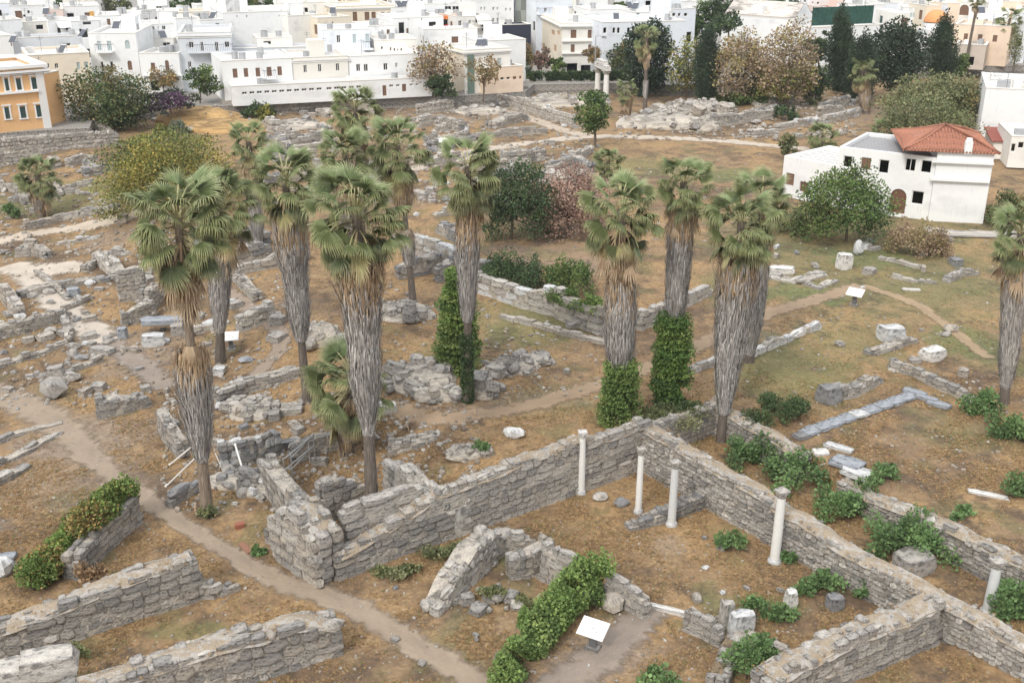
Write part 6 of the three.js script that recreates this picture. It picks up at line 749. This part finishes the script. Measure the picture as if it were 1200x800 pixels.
townH2('tall white apartment house with rows of small windows', { l: [545, 66], r: [602, 64], top: [574, -8], d: 12, c: 'white', win: [[553, 7, 555.5, 11, 'g'], [563, 8, 565, 12], [567, 8, 569, 12], [577, 8, 579.5, 12], [582, 8, 584, 12], [592, 9, 594, 13], [597, 9, 599, 13], [577, 21, 579.5, 26], [582, 21, 584.5, 26], [592, 22, 594, 27], [597, 22, 599, 27]].map(w => [...w.slice(0, 4), 'g']) });
{ const c = []; townH2('grey chequered stair tower', { l: [604, 63], r: [628, 62], top: [616, -14], d: 8, c: 'grey', extra: (t, L, h) => { const n = 4, m = 6, w = L / n, k = h / m, ma = mat(0.20, 0.215, 0.19), mb = mat(0.34, 0.36, 0.32); for (let i = 0; i < n; i++) for (let j = 0; j < m; j++) mesh('panel', box(w - 0.04, k - 0.04, 0.06, (i + 0.5) * w, (j + 0.5) * k, 0.033), (i + j) % 2 ? ma : mb, t); } }); }
townH2('pale apartment house beside the chequered tower', { l: [628, 66], r: [669, 64], top: [648, -3], d: 10, c: 'blue', win: [[629, 9, 630.5, 14], [638, 9, 641, 14], [653, 9, 656, 15], [660, 9, 663, 15], [629, 22, 630.5, 26], [637, 22, 639, 26]].map(w => [...w.slice(0, 4), 'g']), balcony: [[629, 16.5, 668]] });
townH2('low navy blue painted wall block', { auto: 0, l: [574, 78], r: [622, 76], top: [598, 29], d: 4, c: 'navy' });
townH2('low white roof range before the navy block', { l: [498, 92], r: [560, 90], top: [528, 34], d: 5, c: 'white', win: [] });
townH2('flat grey roofed shed behind the cream block', { l: [560, 98], r: [616, 95], top: [590, 47], d: 8, c: 'white', win: [] });
townH2('white house stepped behind the arched hall', { l: [742, 76], r: [785, 74], top: [764, 14], d: 8, c: 'white', win: [[746, 15, 750, 20], [769.5, 15, 773, 20.5], [774.5, 15, 779, 20]].map(w => [...w.slice(0, 4), 'g']) });
townH2('white block with three dark windows beside the conifer', { l: [783, 74], r: [812, 72], top: [798, 10.5], d: 9, c: 'blue', win: [[788, 15, 792, 19], [795, 15, 798, 19], [802, 15, 806, 19]].map(w => [...w.slice(0, 4), 'k']) });
townH2('white terrace house above the arched hall', { l: [690, 72], r: [743, 70], top: [716, 11], d: 9, c: 'white', win: [[693, 18, 696, 21, 'k'], [702, 18, 704, 21, 'k']] });
townH2('white house with many tiny windows above the corner building', { l: [655, 66], r: [692, 64], top: [672, 10], d: 9, c: 'warm', win: [[671, 3, 673, 6, 'g']] });
townH2('house with peeling pink walls in the upper town', { l: [58, 73], r: [82, 72], top: [70, 11], d: 6, c: 'pink', win: [[76, 14, 79, 20, 'g'], [62, 14, 66, 19, 'p']] });
townH2('rough grey house with one dark square window', { l: [36, 88], r: [66, 86], top: [50, 25], d: 7, c: 'dirty', win: [[41, 29, 51, 34.5, 'k']] });
townH2('white house with an awning and roof machines', { l: [65, 87], r: [92, 85], top: [78, 23.5], d: 7, c: 'white', win: [[66, 32, 72, 40, 'k'], [76, 32, 88, 35, 'g']], extra: (t, L, h, D, hz) => { const a = hz(66, 29), b = hz(90, 29); mesh('awning', box(b[0] - a[0], 0.06, 1.8).rotateX(0.4).translate((a[0] + b[0]) / 2, a[1], 0.8), plaster.white, t); } });
townH2('long grey garden wall house below the rough grey house', { l: [20, 106], r: [104, 101], top: [60, 43], d: 5, c: 'grey', win: [] });
townH2('white house with a round vent at the town edge', { l: [0, 92], r: [36, 89], top: [16, 23], d: 8, c: 'white', win: [[24.5, 32, 27.5, 35.5, 'k', 1]] });
townH2('white house corner with open doors at the town edge', { l: [-20, 112], r: [24, 108], top: [0, 42], d: 8, c: 'white', win: [[11, 46, 14, 54, 'b'], [17, 46, 20, 54, 'o']] });
townH2('white villa with a tall window behind the shuttered house', { l: [92, 88], r: [124, 86], top: [108, 24], d: 8, c: 'white', win: [[96, 25, 107, 29, 'k'], [115, 25, 117, 27, 'k']] });
townH2('white villa with a single shuttered window', { l: [120, 86], r: [172, 84], top: [146, 18], d: 9, c: 'white', win: [[124.5, 22, 129.5, 30, 'b'], [158, 33, 163, 35, 'k']] });
townH2('tall pale house with grey balconies at the frame edge', { l: [-20, 78], r: [22, 76], top: [0, 4], d: 10, c: 'blue', win: [[13, 5.5, 21, 12.5, 'g'], [15, 15, 22, 21, 'g'], [3, 18, 6, 22, 'k']] });
townH2('white house with stepped roofs behind the rough grey house', { l: [22, 76], r: [60, 74], top: [40, 6], d: 9, c: 'white', win: [[31, 12, 35, 16, 'k'], [36, 13, 38, 18, 'k'], [26, 17, 30, 20, 'k']] });
townH2('white house with an orange roof tank room', { l: [80, 70], r: [124, 68], top: [104, 7], d: 9, c: 'white', win: [], extra: (t, L, h, D, hz) => { const a = hz(104, 13), b = hz(110, 19); mesh('shutter', box(b[0] - a[0], a[1] - b[1], 0.06, (a[0] + b[0]) / 2, (a[1] + b[1]) / 2, 0.034), mat(0.70, 0.40, 0.12), t); } });
townH2('pale roofed house below the hill wood with a red door', { l: [168, 62], r: [202, 61], top: [186, -6], d: 9, c: 'white', win: [[182, 7, 190, 12, 'g'], [192, 8, 196, 12, 'd']] });
townH2('low ochre roofed range under the hill wood', { l: [214, 72], r: [268, 70], top: [240, 13.5], d: 7, c: 'cream', win: [] });
townH2('white house with a long parapet under the hill trees', { l: [326, 68], r: [400, 66], top: [360, 3], d: 9, c: 'warm', win: [] });
townH2('white glazed penthouse above the orange framed balcony', { l: [496, 66], r: [542, 65], top: [520, 4.5], d: 8, c: 'white', win: [[521, 7, 529, 13.5, 'g'], [530, 7, 538, 13.5, 'g']] });
townH2('white house with skylights beside the broad beige building', { l: [462, 72], r: [500, 70], top: [480, 8], d: 9, c: 'white', win: [[494, 9, 496, 11, 'k']] });
townH2('pale house with a red brown roof beyond the green screen', { l: [964, 62], r: [1002, 60], top: [982, 8.5], d: 8, c: 'pink', win: [[971, 11, 974, 15, 'k']], roofMat: mat(0.50, 0.22, 0.14, { map: stoneMap }) });
townH2('white tower house with two windows above the green screen', { l: [944, 56], r: [968, 55], top: [956, -8], d: 8, c: 'white', win: [[952, 2, 954, 4, 'k'], [958, 2, 960.5, 5, 'k']] });
townH2('white house with a blue door right of the green screen', { l: [1000, 64], r: [1030, 63], top: [1015, 6], d: 8, c: 'white', win: [[1004, 11, 1006, 14, 'k'], [1009, 11, 1011, 14, 'k'], [1020, 14, 1023, 19, 'p']] });
townH2('white house with four blue grey windows behind the conifer', { l: [1052, 60], r: [1084, 61], top: [1068, 9], d: 8, c: 'white', win: [[1056, 15, 1059, 20], [1061, 15, 1064, 20], [1066, 15, 1069, 20], [1071, 15, 1074, 20]].map(w => [...w.slice(0, 4), 'p']) });
townH2('white house with dark verandah openings in the upper town', { l: [1010, 54], r: [1052, 55], top: [1030, 0], d: 9, c: 'white', win: [[1012, 3, 1018, 6, 'k'], [1020, 3, 1028, 6, 'k'], [1030, 14, 1032, 18, 'g'], [1038, 15, 1042, 18, 'g'], [1044, 15, 1047, 18, 'g']] });
townH2('cream house with a square dark window behind the dome', { l: [1082, 60], r: [1118, 62], top: [1100, 3], d: 9, c: 'peach', win: [[1110, 8.5, 1114, 12.5, 'k'], [1077, 18, 1083, 26, 'k'], [1096, 23, 1098, 25, 'k']] });
townH2('house with a brown arched loggia near the tallest palm', { l: [1117, 62], r: [1142, 64], top: [1130, 3], d: 8, c: 'warm', win: [[1119, 7, 1125, 15, 'p'], [1125, 5, 1135, 18, 'b', 1]] });
townH2('white house with roof machines above the peach range', { l: [1128, 68], r: [1175, 70], top: [1150, 13], d: 8, c: 'white', win: [[1145, 20, 1147, 24, 'k'], [1155, 22, 1158, 25, 'g']] });
townH2('cream house at the frame edge beside the bearded palm', { l: [1160, 62], r: [1215, 65], top: [1190, 2], d: 9, c: 'peach', win: [[1178, 10, 1182, 15, 'g']] });
for (let i = 0; i < 46; i++) { const x = -10 + i * 26.5 + rr(-9, 9), y = rr(58, 74), w = rr(13, 22), cc = pick(['white', 'white', 'warm', 'blue', 'grey', 'pink', 'cream']), tall = R() < 0.5, nm = { white: 'white', warm: 'off white', blue: 'bluish', grey: 'grey', pink: 'pinkish', cream: 'cream' }[cc]; if (x > 716 && x < 960) continue; townH2(`narrow ${tall ? 'tall' : 'squat'} ${nm} house wedged between the larger town houses`, { l: [x, y], r: [x + w, y + rr(-1.2, 1.2)], h: tall ? rr(7.5, 9) : rr(5.5, 7), d: rr(5, 8), c: cc, group: `narrow ${tall ? 'tall' : 'squat'} ${nm} houses in the town`, balcony: R() < 0.35 ? [[x + w * 0.15, y - 26, x + w * 0.85]] : [] }); }
const far = 'crowded white houses of the far town';
for (let i = 0; i < 34; i++) { const x = -20 + i * 37 + rr(-12, 12), y = rr(38, 52), w = rr(22, 40); if (x > 820 && x < 925) continue; const cc = pick(['white', 'white', 'warm', 'blue', 'white']), tall = R() < 0.5; townH2(`${tall ? 'taller' : 'low'} ${cc === 'warm' ? 'cream' : cc === 'blue' ? 'bluish' : 'white'} flat roofed house at the far top of the town`, { l: [x, y], r: [x + w, y + rr(-1, 1)], h: tall ? rr(7.8, 9.8) : rr(5.5, 7), d: rr(7, 11), c: cc, group: far + (tall ? ' tall ' : ' low ') + cc, win: Array.from({ length: 4 }, (_, k) => [x + w * (0.15 + 0.2 * k), y - 28 + rr(-6, 6), x + w * (0.15 + 0.2 * k) + 2.5, y - 23.5 + rr(-2, 2), pick(['g', 'k', 'p', 'b'])]) }); }
[[16, 49, 10.6], [54, 16, 13], [98, 42, 12], [137, 33, 14], [74, 60, 9.5], [190, 44, 12.4], [250, 21, 13], [390, 15, 13], [467, 8, 14], [474, 7.5, 14], [562, 53, 9.8], [567, 53, 9.8], [737, 9, 14], [745, 10, 14], [722, 22, 12.4], [1150, 15, 14]].forEach(([x, y, h]) => heater(x, y, h, rr(-0.6, 0.6), 'rooftop solar water heater with a silver tank on a town house'));
// street lamp and hedge
{ const p = GH(697, 92, TOWN), t = thing('street_lamp', 'slim grey lamp post beside the autumn street trees', 'street lamp', p, 0); mesh('pole', new THREE.CylinderGeometry(0.07, 0.11, 6.4, 8).translate(0, 3.2, 0), metalMat, t); mesh('arm', box(1.2, 0.08, 0.08, 0.5, 6.35, 0), metalMat, t); mesh('lantern', box(0.6, 0.14, 0.26, 1.2, 6.32, 0), metalMat, t); }
{ const a = GH(622, 96, TOWN), b = GH(735, 94, TOWN), o = a.clone(), cl = []; for (let i = 0; i <= 30; i++) { const u = i / 30; cl.push([(b.x - a.x) * u, 0.75, (b.z - a.z) * u, 0.75, 0.85, 0.8]); } ivy('clipped_hedge', 'long clipped dark hedge in front of the corner building', 'hedge', o, cl, 'deep', 7000, 0.34, { up: 0.3 }); }
// ------------------------------------------------------------------ the white house on the lawn
{
  const y0 = G(1050, 253).y, whiteHouse = (label, o) => house('white_house', label, { base: y0, plain: 1, ...o });
  whiteHouse('main wing of the white house with arched door and dark windows', { l: [976, 243], r: [1087, 259], top: [1040, 178], d: 8, win: [[989, 182, 998, 197, 'k'], [1010.5, 184, 1020, 199, 'b'], [1031, 186.5, 1041, 204, 'k'], [1062, 185, 1072.5, 201.5, 'g'], [1080.5, 187, 1091, 203.5, 'k'], [1045, 220, 1060, 251, 'd', 1], [1069.5, 223, 1081.5, 240.5, 'k']], roofMat: mat(0.45, 0.47, 0.50, { map: barkMap }) });
  whiteHouse('low wing of the white house beside the glossy round tree', { l: [915, 229], r: [977, 243], top: [945, 187], d: 7, win: [[922, 202, 930, 218, 'b'], [938, 212, 947, 226, 'd']], roofMat: mat(0.86, 0.85, 0.82, { map: stoneMap }) });
  house('tiled_house', 'white block of the house under a red tiled hip roof', { base: y0, l: [1087.5, 259.5], r: [1152, 263], top: [1130, 178], d: 8.5, win: [], roof: 'none', ledges: [[1092, 188, 1165], [1090, 209, 1160]], extra: (t, L, h, D) => {
    const e = 0.35, x0 = -2.9, x1 = L + e, z0 = e, z1 = -D - e, ax = (x0 + x1) / 2, az = (z0 + z1) / 2, H = 1.5, tm = mat(0.56, 0.245, 0.155, { map: stoneMap, bumpMap: stoneBump, bumpScale: 0.02, roughness: 0.85 }), apex = [ax, h + H, az], C = [[x0, h, z0], [x1, h, z0], [x1, h, z1], [x0, h, z1]], pos = [];
    for (let i = 0; i < 4; i++) pos.push(...C[i], ...C[(i + 1) % 4], ...apex); pos.push(...C[0], ...C[2], ...C[1], ...C[0], ...C[3], ...C[2]); const g = new THREE.BufferGeometry(); g.setAttribute('position', new THREE.Float32BufferAttribute(pos, 3)); g.setAttribute('uv', new THREE.Float32BufferAttribute(new Float32Array(pos.length / 3 * 2).map((_, i) => i % 2 ? pos[(i - 1) / 2 * 3 + 2] : pos[i / 2 * 3]), 2)); g.computeVertexNormals(); const roof = mesh('roof', g, tm, t);
    for (let i = 0; i < 4; i++) { const a = V(...C[i]), b = V(...C[(i + 1) % 4]), m = V(...apex), n = Math.round(a.distanceTo(b) / 0.28), mid = a.clone().lerp(b, 0.5); for (let k = 0; k < n; k++) { const u = (k + 0.5) / n, s = a.clone().lerp(b, u), f = 1 - Math.abs(2 * u - 1), e2 = s.clone().lerp(s.clone().add(m.clone().sub(mid)), f * 0.985); if (f > 0.04) mesh('tile_course', limb(s.add(V(0, 0.02, 0)), e2.add(V(0, 0.02, 0)), 0.085, 0.08, 6), tm, roof); } }
    for (const c of C) mesh('ridge_tile', limb(V(...c).add(V(0, 0.06, 0)), V(...apex).add(V(0, 0.06, 0)), 0.13, 0.13, 6), tm, roof); mesh('chimney', merge([box(0.6, 1.0, 0.5, L * 0.52, h + 0.4, 0.05), new THREE.CylinderGeometry(0.25, 0.3, 0.3, 8).translate(L * 0.52, h + 1.05, 0.05)]), plaster.white, t); } });
  const p = GH(1140, 268, y0), t = thing('garden_wall', 'low garden wall and terrace slab below the white house', 'wall', V(p.x, y0 - 0.4, p.z), -0.1); mesh('slab', box(7.5, 0.9, 3.2, -0.4, 0, 1.0), stoneMats[0], t); mesh('coping', box(7.8, 0.12, 0.5, -0.4, 0.5, 2.5), stoneMats[2], t);
}
house('service_building', 'white flat roofed building with cluttered roof at the frame edge', { base: 1.6, l: [1146, 166], r: [1240, 172], top: [1175, 104], d: 14, c: 'white', cat: 'building', win: [], extra: (t, L, h, D) => { for (const [x, z, w, d, k] of [[2, -3, 1.4, 0.9, 0.9], [4, -5, 1.8, 1.2, 0.7], [6.5, -3.5, 1.2, 1.0, 1.2], [3, -8, 2.4, 1.6, 0.5], [7, -8, 1.6, 1.2, 1.0], [1.5, -11, 1.2, 2, 0.6]]) mesh('roof_unit', box(w, k, d, x, h - 0.3 + k / 2, z), k > 0.8 ? metalMat : roofMat, t); mesh('roof_shed', box(2.2, 0.1, 2.4).rotateZ(0.5).translate(5.5, h + 1.6, -10), mat(0.55, 0.57, 0.58), t); } });
house('service_annex', 'low annex with roof machines in front of the service building', { base: 1.6, l: [1180, 196], r: [1260, 200], top: [1195, 160], d: 8, c: 'warm', cat: 'building', win: [[1186, 168, 1190, 178, 'k'], [1194, 166, 1200, 174, 'k']], extra: (t, L, h) => { for (let i = 0; i < 5; i++) mesh('roof_unit', box(0.9, 0.8, 0.5, 1 + i * 1.2, h + 0.1, -2 - (i % 2)), metalMat, t); } });
house('red_roof_shed', 'low shed with a dull red sheet roof beside the tiled house', { base: 1.6, l: [1162, 186], r: [1250, 190], h: 1.9, d: 5, c: 'warm', cat: 'shed', win: [], roof: 'none', extra: (t, L, h, D) => mesh('roof', metreUV(box(L + 0.6, 0.12, D + 0.6).rotateX(0.1).translate(L / 2, h + 0.35, -D / 2)), mat(0.42, 0.14, 0.11, { map: barkMap }), t) });
// dry grass mounds by the long building
R = mulberry(808);
for (const [lb, x, y, rx, rz, h] of [['dry yellow grass mound beside the purple bush', 236, 142, 6.2, 3.4, 2.4], ['lower dry grass mound below the first mound', 268, 152, 6.5, 2.6, 1.6]]) heap('grass_mound', lb, 'mound', x, y, rx, rz, h, 8, 0.7, { coreMat: mat(0.55, 0.36, 0.16, { map: stoneMap }) });
// ------------------------------------------------------------------ town trees
R = mulberry(909);
const T = (lb, b, bb, st, pal, o = {}) => tree(o.name ?? 'town_tree', lb, 'tree', b, bb, st, pal, { town: 1, ...o });
T('big spreading tree with mixed green and brown leaves by the orange house', [135, 152], [78, 78, 172, 156], 'round', 'mixed', { clumps: 44, dense: 1.1, name: 'spreading_tree', dh: -1.5 });
T('purple flowering bougainvillea beside the spreading tree', [200, 134], [170, 104, 228, 136], 'dome', 'purple', { name: 'bougainvillea' });
T('clipped round green tree before the blue grey house', [234, 121], [215, 76, 256, 112], 'round', 'green', { name: 'round_tree' });
T('thin browning tree before the arched balcony door', [190, 110], [176, 78, 212, 106], 'round', 'autumn', { dense: 0.35, limbs: 0.9 });
T('yellow brown tree behind the clipped round tree', [240, 104], [226, 64, 252, 96], 'round', 'autumn', { dense: 0.6 });
T('browning bushy tree between the white and cream buildings', [510, 112], [478, 46, 536, 104], 'round', 'tan', { dense: 0.55, limbs: 0.9 });
T('dark evergreen at the corner of the cream block', [518, 116], [500, 84, 536, 116], 'round', 'deep');
T('sparse tree with brown leaves before the cream block', [566, 117], [546, 62, 590, 104], 'round', 'autumn', { dense: 0.22, limbs: 1 });
T('brown street tree beside the cream annex', [612, 92], [598, 50, 628, 86], 'round', 'autumn', { dense: 0.7 });
T('small grey green tree before the hedge', [612, 94], [602, 70, 624, 92], 'round', 'grey');
T('rosy brown street tree before the corner building', [634, 88], [624, 56, 646, 84], 'round', 'rosy', { dense: 0.7 });
T('dark round street tree beside the shop front', [652, 88], [643, 66, 664, 86], 'round', 'green');
T('orange brown street tree beside the lamp post', [700, 90], [683, 50, 714, 76], 'round', 'autumn', { dense: 0.8 });
T('green and orange street tree next to the dark conifer', [728, 92], [712, 48, 742, 84], 'round', 'mixed');
T('huge dark conifer behind the tan fronded palm', [757, 114], [733, 14, 785, 114], 'round', 'cypress', { name: 'conifer', dense: 1.6, dh: -1.5, clumps: 44 });
T('yellow autumn tree between conifer and slim cypress', [803, 112], [780, 40, 830, 112], 'round', 'yellow', { dense: 0.5, limbs: 0.9, dh: -1 });
T('slim leaning cypress beside the plane trees', [827, 122], [813, 33, 842, 118], 'spindle', 'cypress', { name: 'cypress', dense: 1.4, dh: -1.5, oval: 1 });
T('great plane tree with tan leaves next to the slim cypress', [868, 118], [836, 36, 900, 118], 'round', 'planetree', { name: 'plane_tree', dense: 0.8, dh: -1 });
T('great plane tree with yellowing lower leaves', [922, 122], [888, 28, 962, 122], 'round', 'planetree', { name: 'plane_tree', dense: 0.8, dh: -1 });
T('yellow foliage tree at the foot of the plane trees', [918, 122], [892, 72, 950, 120], 'round', 'yellow', { dense: 0.5, dh: -1 });
T('dark evergreen behind the plane tree trunks', [888, 118], [872, 82, 905, 120], 'round', 'deep', { dh: -1 });
T('dark evergreen between plane tree and cypress pair', [956, 118], [938, 74, 974, 120], 'round', 'deep', { dh: -1 });
T('rounded dark tree below the green screen', [958, 92], [946, 34, 974, 80], 'round', 'deep');
T('taller spire of the cypress pair', [984, 106], [966, 4, 998, 106], 'spindle', 'cypress', { name: 'cypress', dense: 1.4, dh: -1 });
T('lower spire of the cypress pair', [990, 108], [976, 26, 1000, 106], 'spindle', 'cypress', { name: 'cypress', dense: 1.4, dh: -1 });
T('blunt dark cypress beside the tan trunked palm', [1006, 122], [992, 40, 1026, 122], 'spindle', 'cypress', { name: 'cypress', dense: 1.4, dh: -1.5, oval: 1 });
T('massive dark juniper behind the olive thicket', [1056, 110], [1020, 20, 1088, 108], 'round', 'cypress', { name: 'juniper', dense: 1.5, clumps: 44, dh: -1 });
T('dark pointed juniper beside the orange dome', [1102, 98], [1084, 18, 1120, 96], 'spindle', 'cypress', { name: 'juniper', dense: 1.3 });
T('rounded stone pine above the plane trees', [852, 72], [834, 12, 872, 38], 'round', 'deep', { name: 'stone_pine' });
T('green roadside tree behind the stone house', [1125, 92], [1108, 62, 1140, 92], 'round', 'green');
T('small slender araucaria beside the cafe umbrellas', [1188, 82], [1180, 30, 1198, 72], 'spindle', 'olive', { dense: 0.25, name: 'araucaria' });
T('dark shrub tree against the spreading tree', [142, 152], [118, 118, 162, 156], 'round', 'deep', { dh: -1.5 });
const wood = 'trees of the wood behind the town';
for (const [x0, x1, n] of [[70, 150, 5], [200, 300, 8], [300, 420, 5], [540, 560, 1], [810, 935, 9]]) for (let i = 0; i < n; i++) { const x = mix(x0, x1, (i + 0.5) / n) + rr(-4, 4), w = rr(9, 15), far = x > 800; const pl = pick(['deep', 'green', 'olive']); T(`${{ deep: 'dark', green: 'fresh', olive: 'dull' }[pl]} green tree in the wood that rises behind the town`, [x, far ? 62 : rr(42, 50)], [x - w, far ? rr(-12, 0) : rr(-14, -6), x + w, far ? 50 : 24], 'round', pl, { group: pl + ' ' + wood, name: 'wood_tree', dense: 0.8 }); }
for (const [lb, x, y, bb, pal] of [['small green tree on a roof terrace of the upper town', 726, 60, [718, 2, 734, 10], 'green'], ['bushy green roof garden behind the navy block', 592, 70, [584, 37, 602, 44], 'green']]) T(lb, [x, y], bb, 'round', pal, { n: 700 });

// ------------------------------------------------------------------ litter of the ground: stones and grass nobody could count
R = mulberry(1001);
{
  const L = []; const tintS = [[0.56, 0.53, 0.48], [0.46, 0.43, 0.39], [0.42, 0.36, 0.30], [0.36, 0.29, 0.22], [0.48, 0.42, 0.35]];
  for (const [x0, y0, x1, y1, n, s] of [[300, 122, 700, 240, 2600, 0.34], [880, 108, 1010, 160, 500, 0.4], [0, 190, 240, 300, 900, 0.26], [0, 290, 340, 480, 1300, 0.18], [190, 460, 560, 600, 1500, 0.17], [430, 330, 700, 470, 700, 0.16], [0, 480, 330, 800, 600, 0.075], [300, 560, 1000, 800, 900, 0.07], [850, 280, 1200, 560, 700, 0.10], [720, 130, 900, 165, 400, 0.34], [640, 180, 900, 300, 500, 0.16]])
    for (let i = 0; i < n; i++) { const p = G(rr(x0, x1), rr(y0, y1)), q = s * Math.pow(R(), 1.7) * 1.9 + 0.03; L.push({ x: p.x, y: p.y + q * 0.12, z: p.z, w: q * rr(0.8, 1.4), h: q * rr(0.5, 0.9), d: q, a: R() * 6.28, t: rr(-0.3, 0.3), c: pick(tintS) }); }
  tag(stuff('rubble_scatter', rockGeo[2], mat(1, 1, 1, { map: stoneMap }), L), 'small stones and rubble scattered over the dry ground', 'rubble');
}
{ // dry grass tufts, each a few blades
  const blade = (a, h, lean, w) => { const c = Math.cos(a), s = Math.sin(a); return [-s * w, 0, c * w, s * w, 0, -c * w, c * lean, h, s * lean]; };
  const tuft = () => { const p = []; for (let k = 0; k < 7; k++) p.push(...blade(k * 0.9 + rr(-0.3, 0.3), rr(0.5, 1), rr(0.2, 0.9), 0.09)); const g = new THREE.BufferGeometry(); g.setAttribute('position', new THREE.Float32BufferAttribute(p, 3)); g.computeVertexNormals(); return g; };
  const straw = [[0.42, 0.275, 0.13], [0.35, 0.22, 0.105], [0.47, 0.325, 0.165], [0.22, 0.14, 0.072], [0.28, 0.18, 0.09]], green = [[0.16, 0.20, 0.06], [0.20, 0.22, 0.08], [0.13, 0.17, 0.05]], L = [];
  for (let i = 0; i < 300000; i++) { const py = 480 + 340 * Math.pow(R(), 0.9) - (R() < 0.45 ? rr(0, 330) : 0), p = GH(rr(-10, 1210), py, 0.5); if (worn.has(Math.round(p.x * 2) + ',' + Math.round(p.z * 2)) && R() < 0.93) continue; const n = fbm(p.x * 0.7 + 5, p.z * 0.7, 3); if (n < 0.36 + R() * 0.28) continue; const gz = zone(greens, p.x, p.z, n), q = rr(0.04, 0.11) * (0.7 + n * 0.7); L.push({ x: p.x, y: terrain(p.x, p.z) - 0.01, z: p.z, w: q * 1.3, h: q, d: q * 1.3, a: R() * 6.28, t: rr(-0.2, 0.2), c: R() < gz * 0.9 + 0.04 ? pick(green) : pick(straw) }); }
  for (const [x, y, z] of topSpots) for (let k = 0; k < 2; k++) { const q = rr(0.05, 0.15); L.push({ x: x + rr(-0.15, 0.15), y, z: z + rr(-0.15, 0.15), w: q * 1.2, h: q, d: q * 1.2, a: R() * 6.28, c: pick(straw) }); }
  tag(stuff('dry_grass', tuft(), new THREE.MeshStandardMaterial({ color: 0xffffff, roughness: 1, side: THREE.DoubleSide }), L), 'dry straw coloured grass tufts over the ground', 'grass');
}
scene.fog = new THREE.FogExp2(new THREE.Color().setRGB(0.80, 0.83, 0.88), 0.00016);
renderer.render(scene, camera);
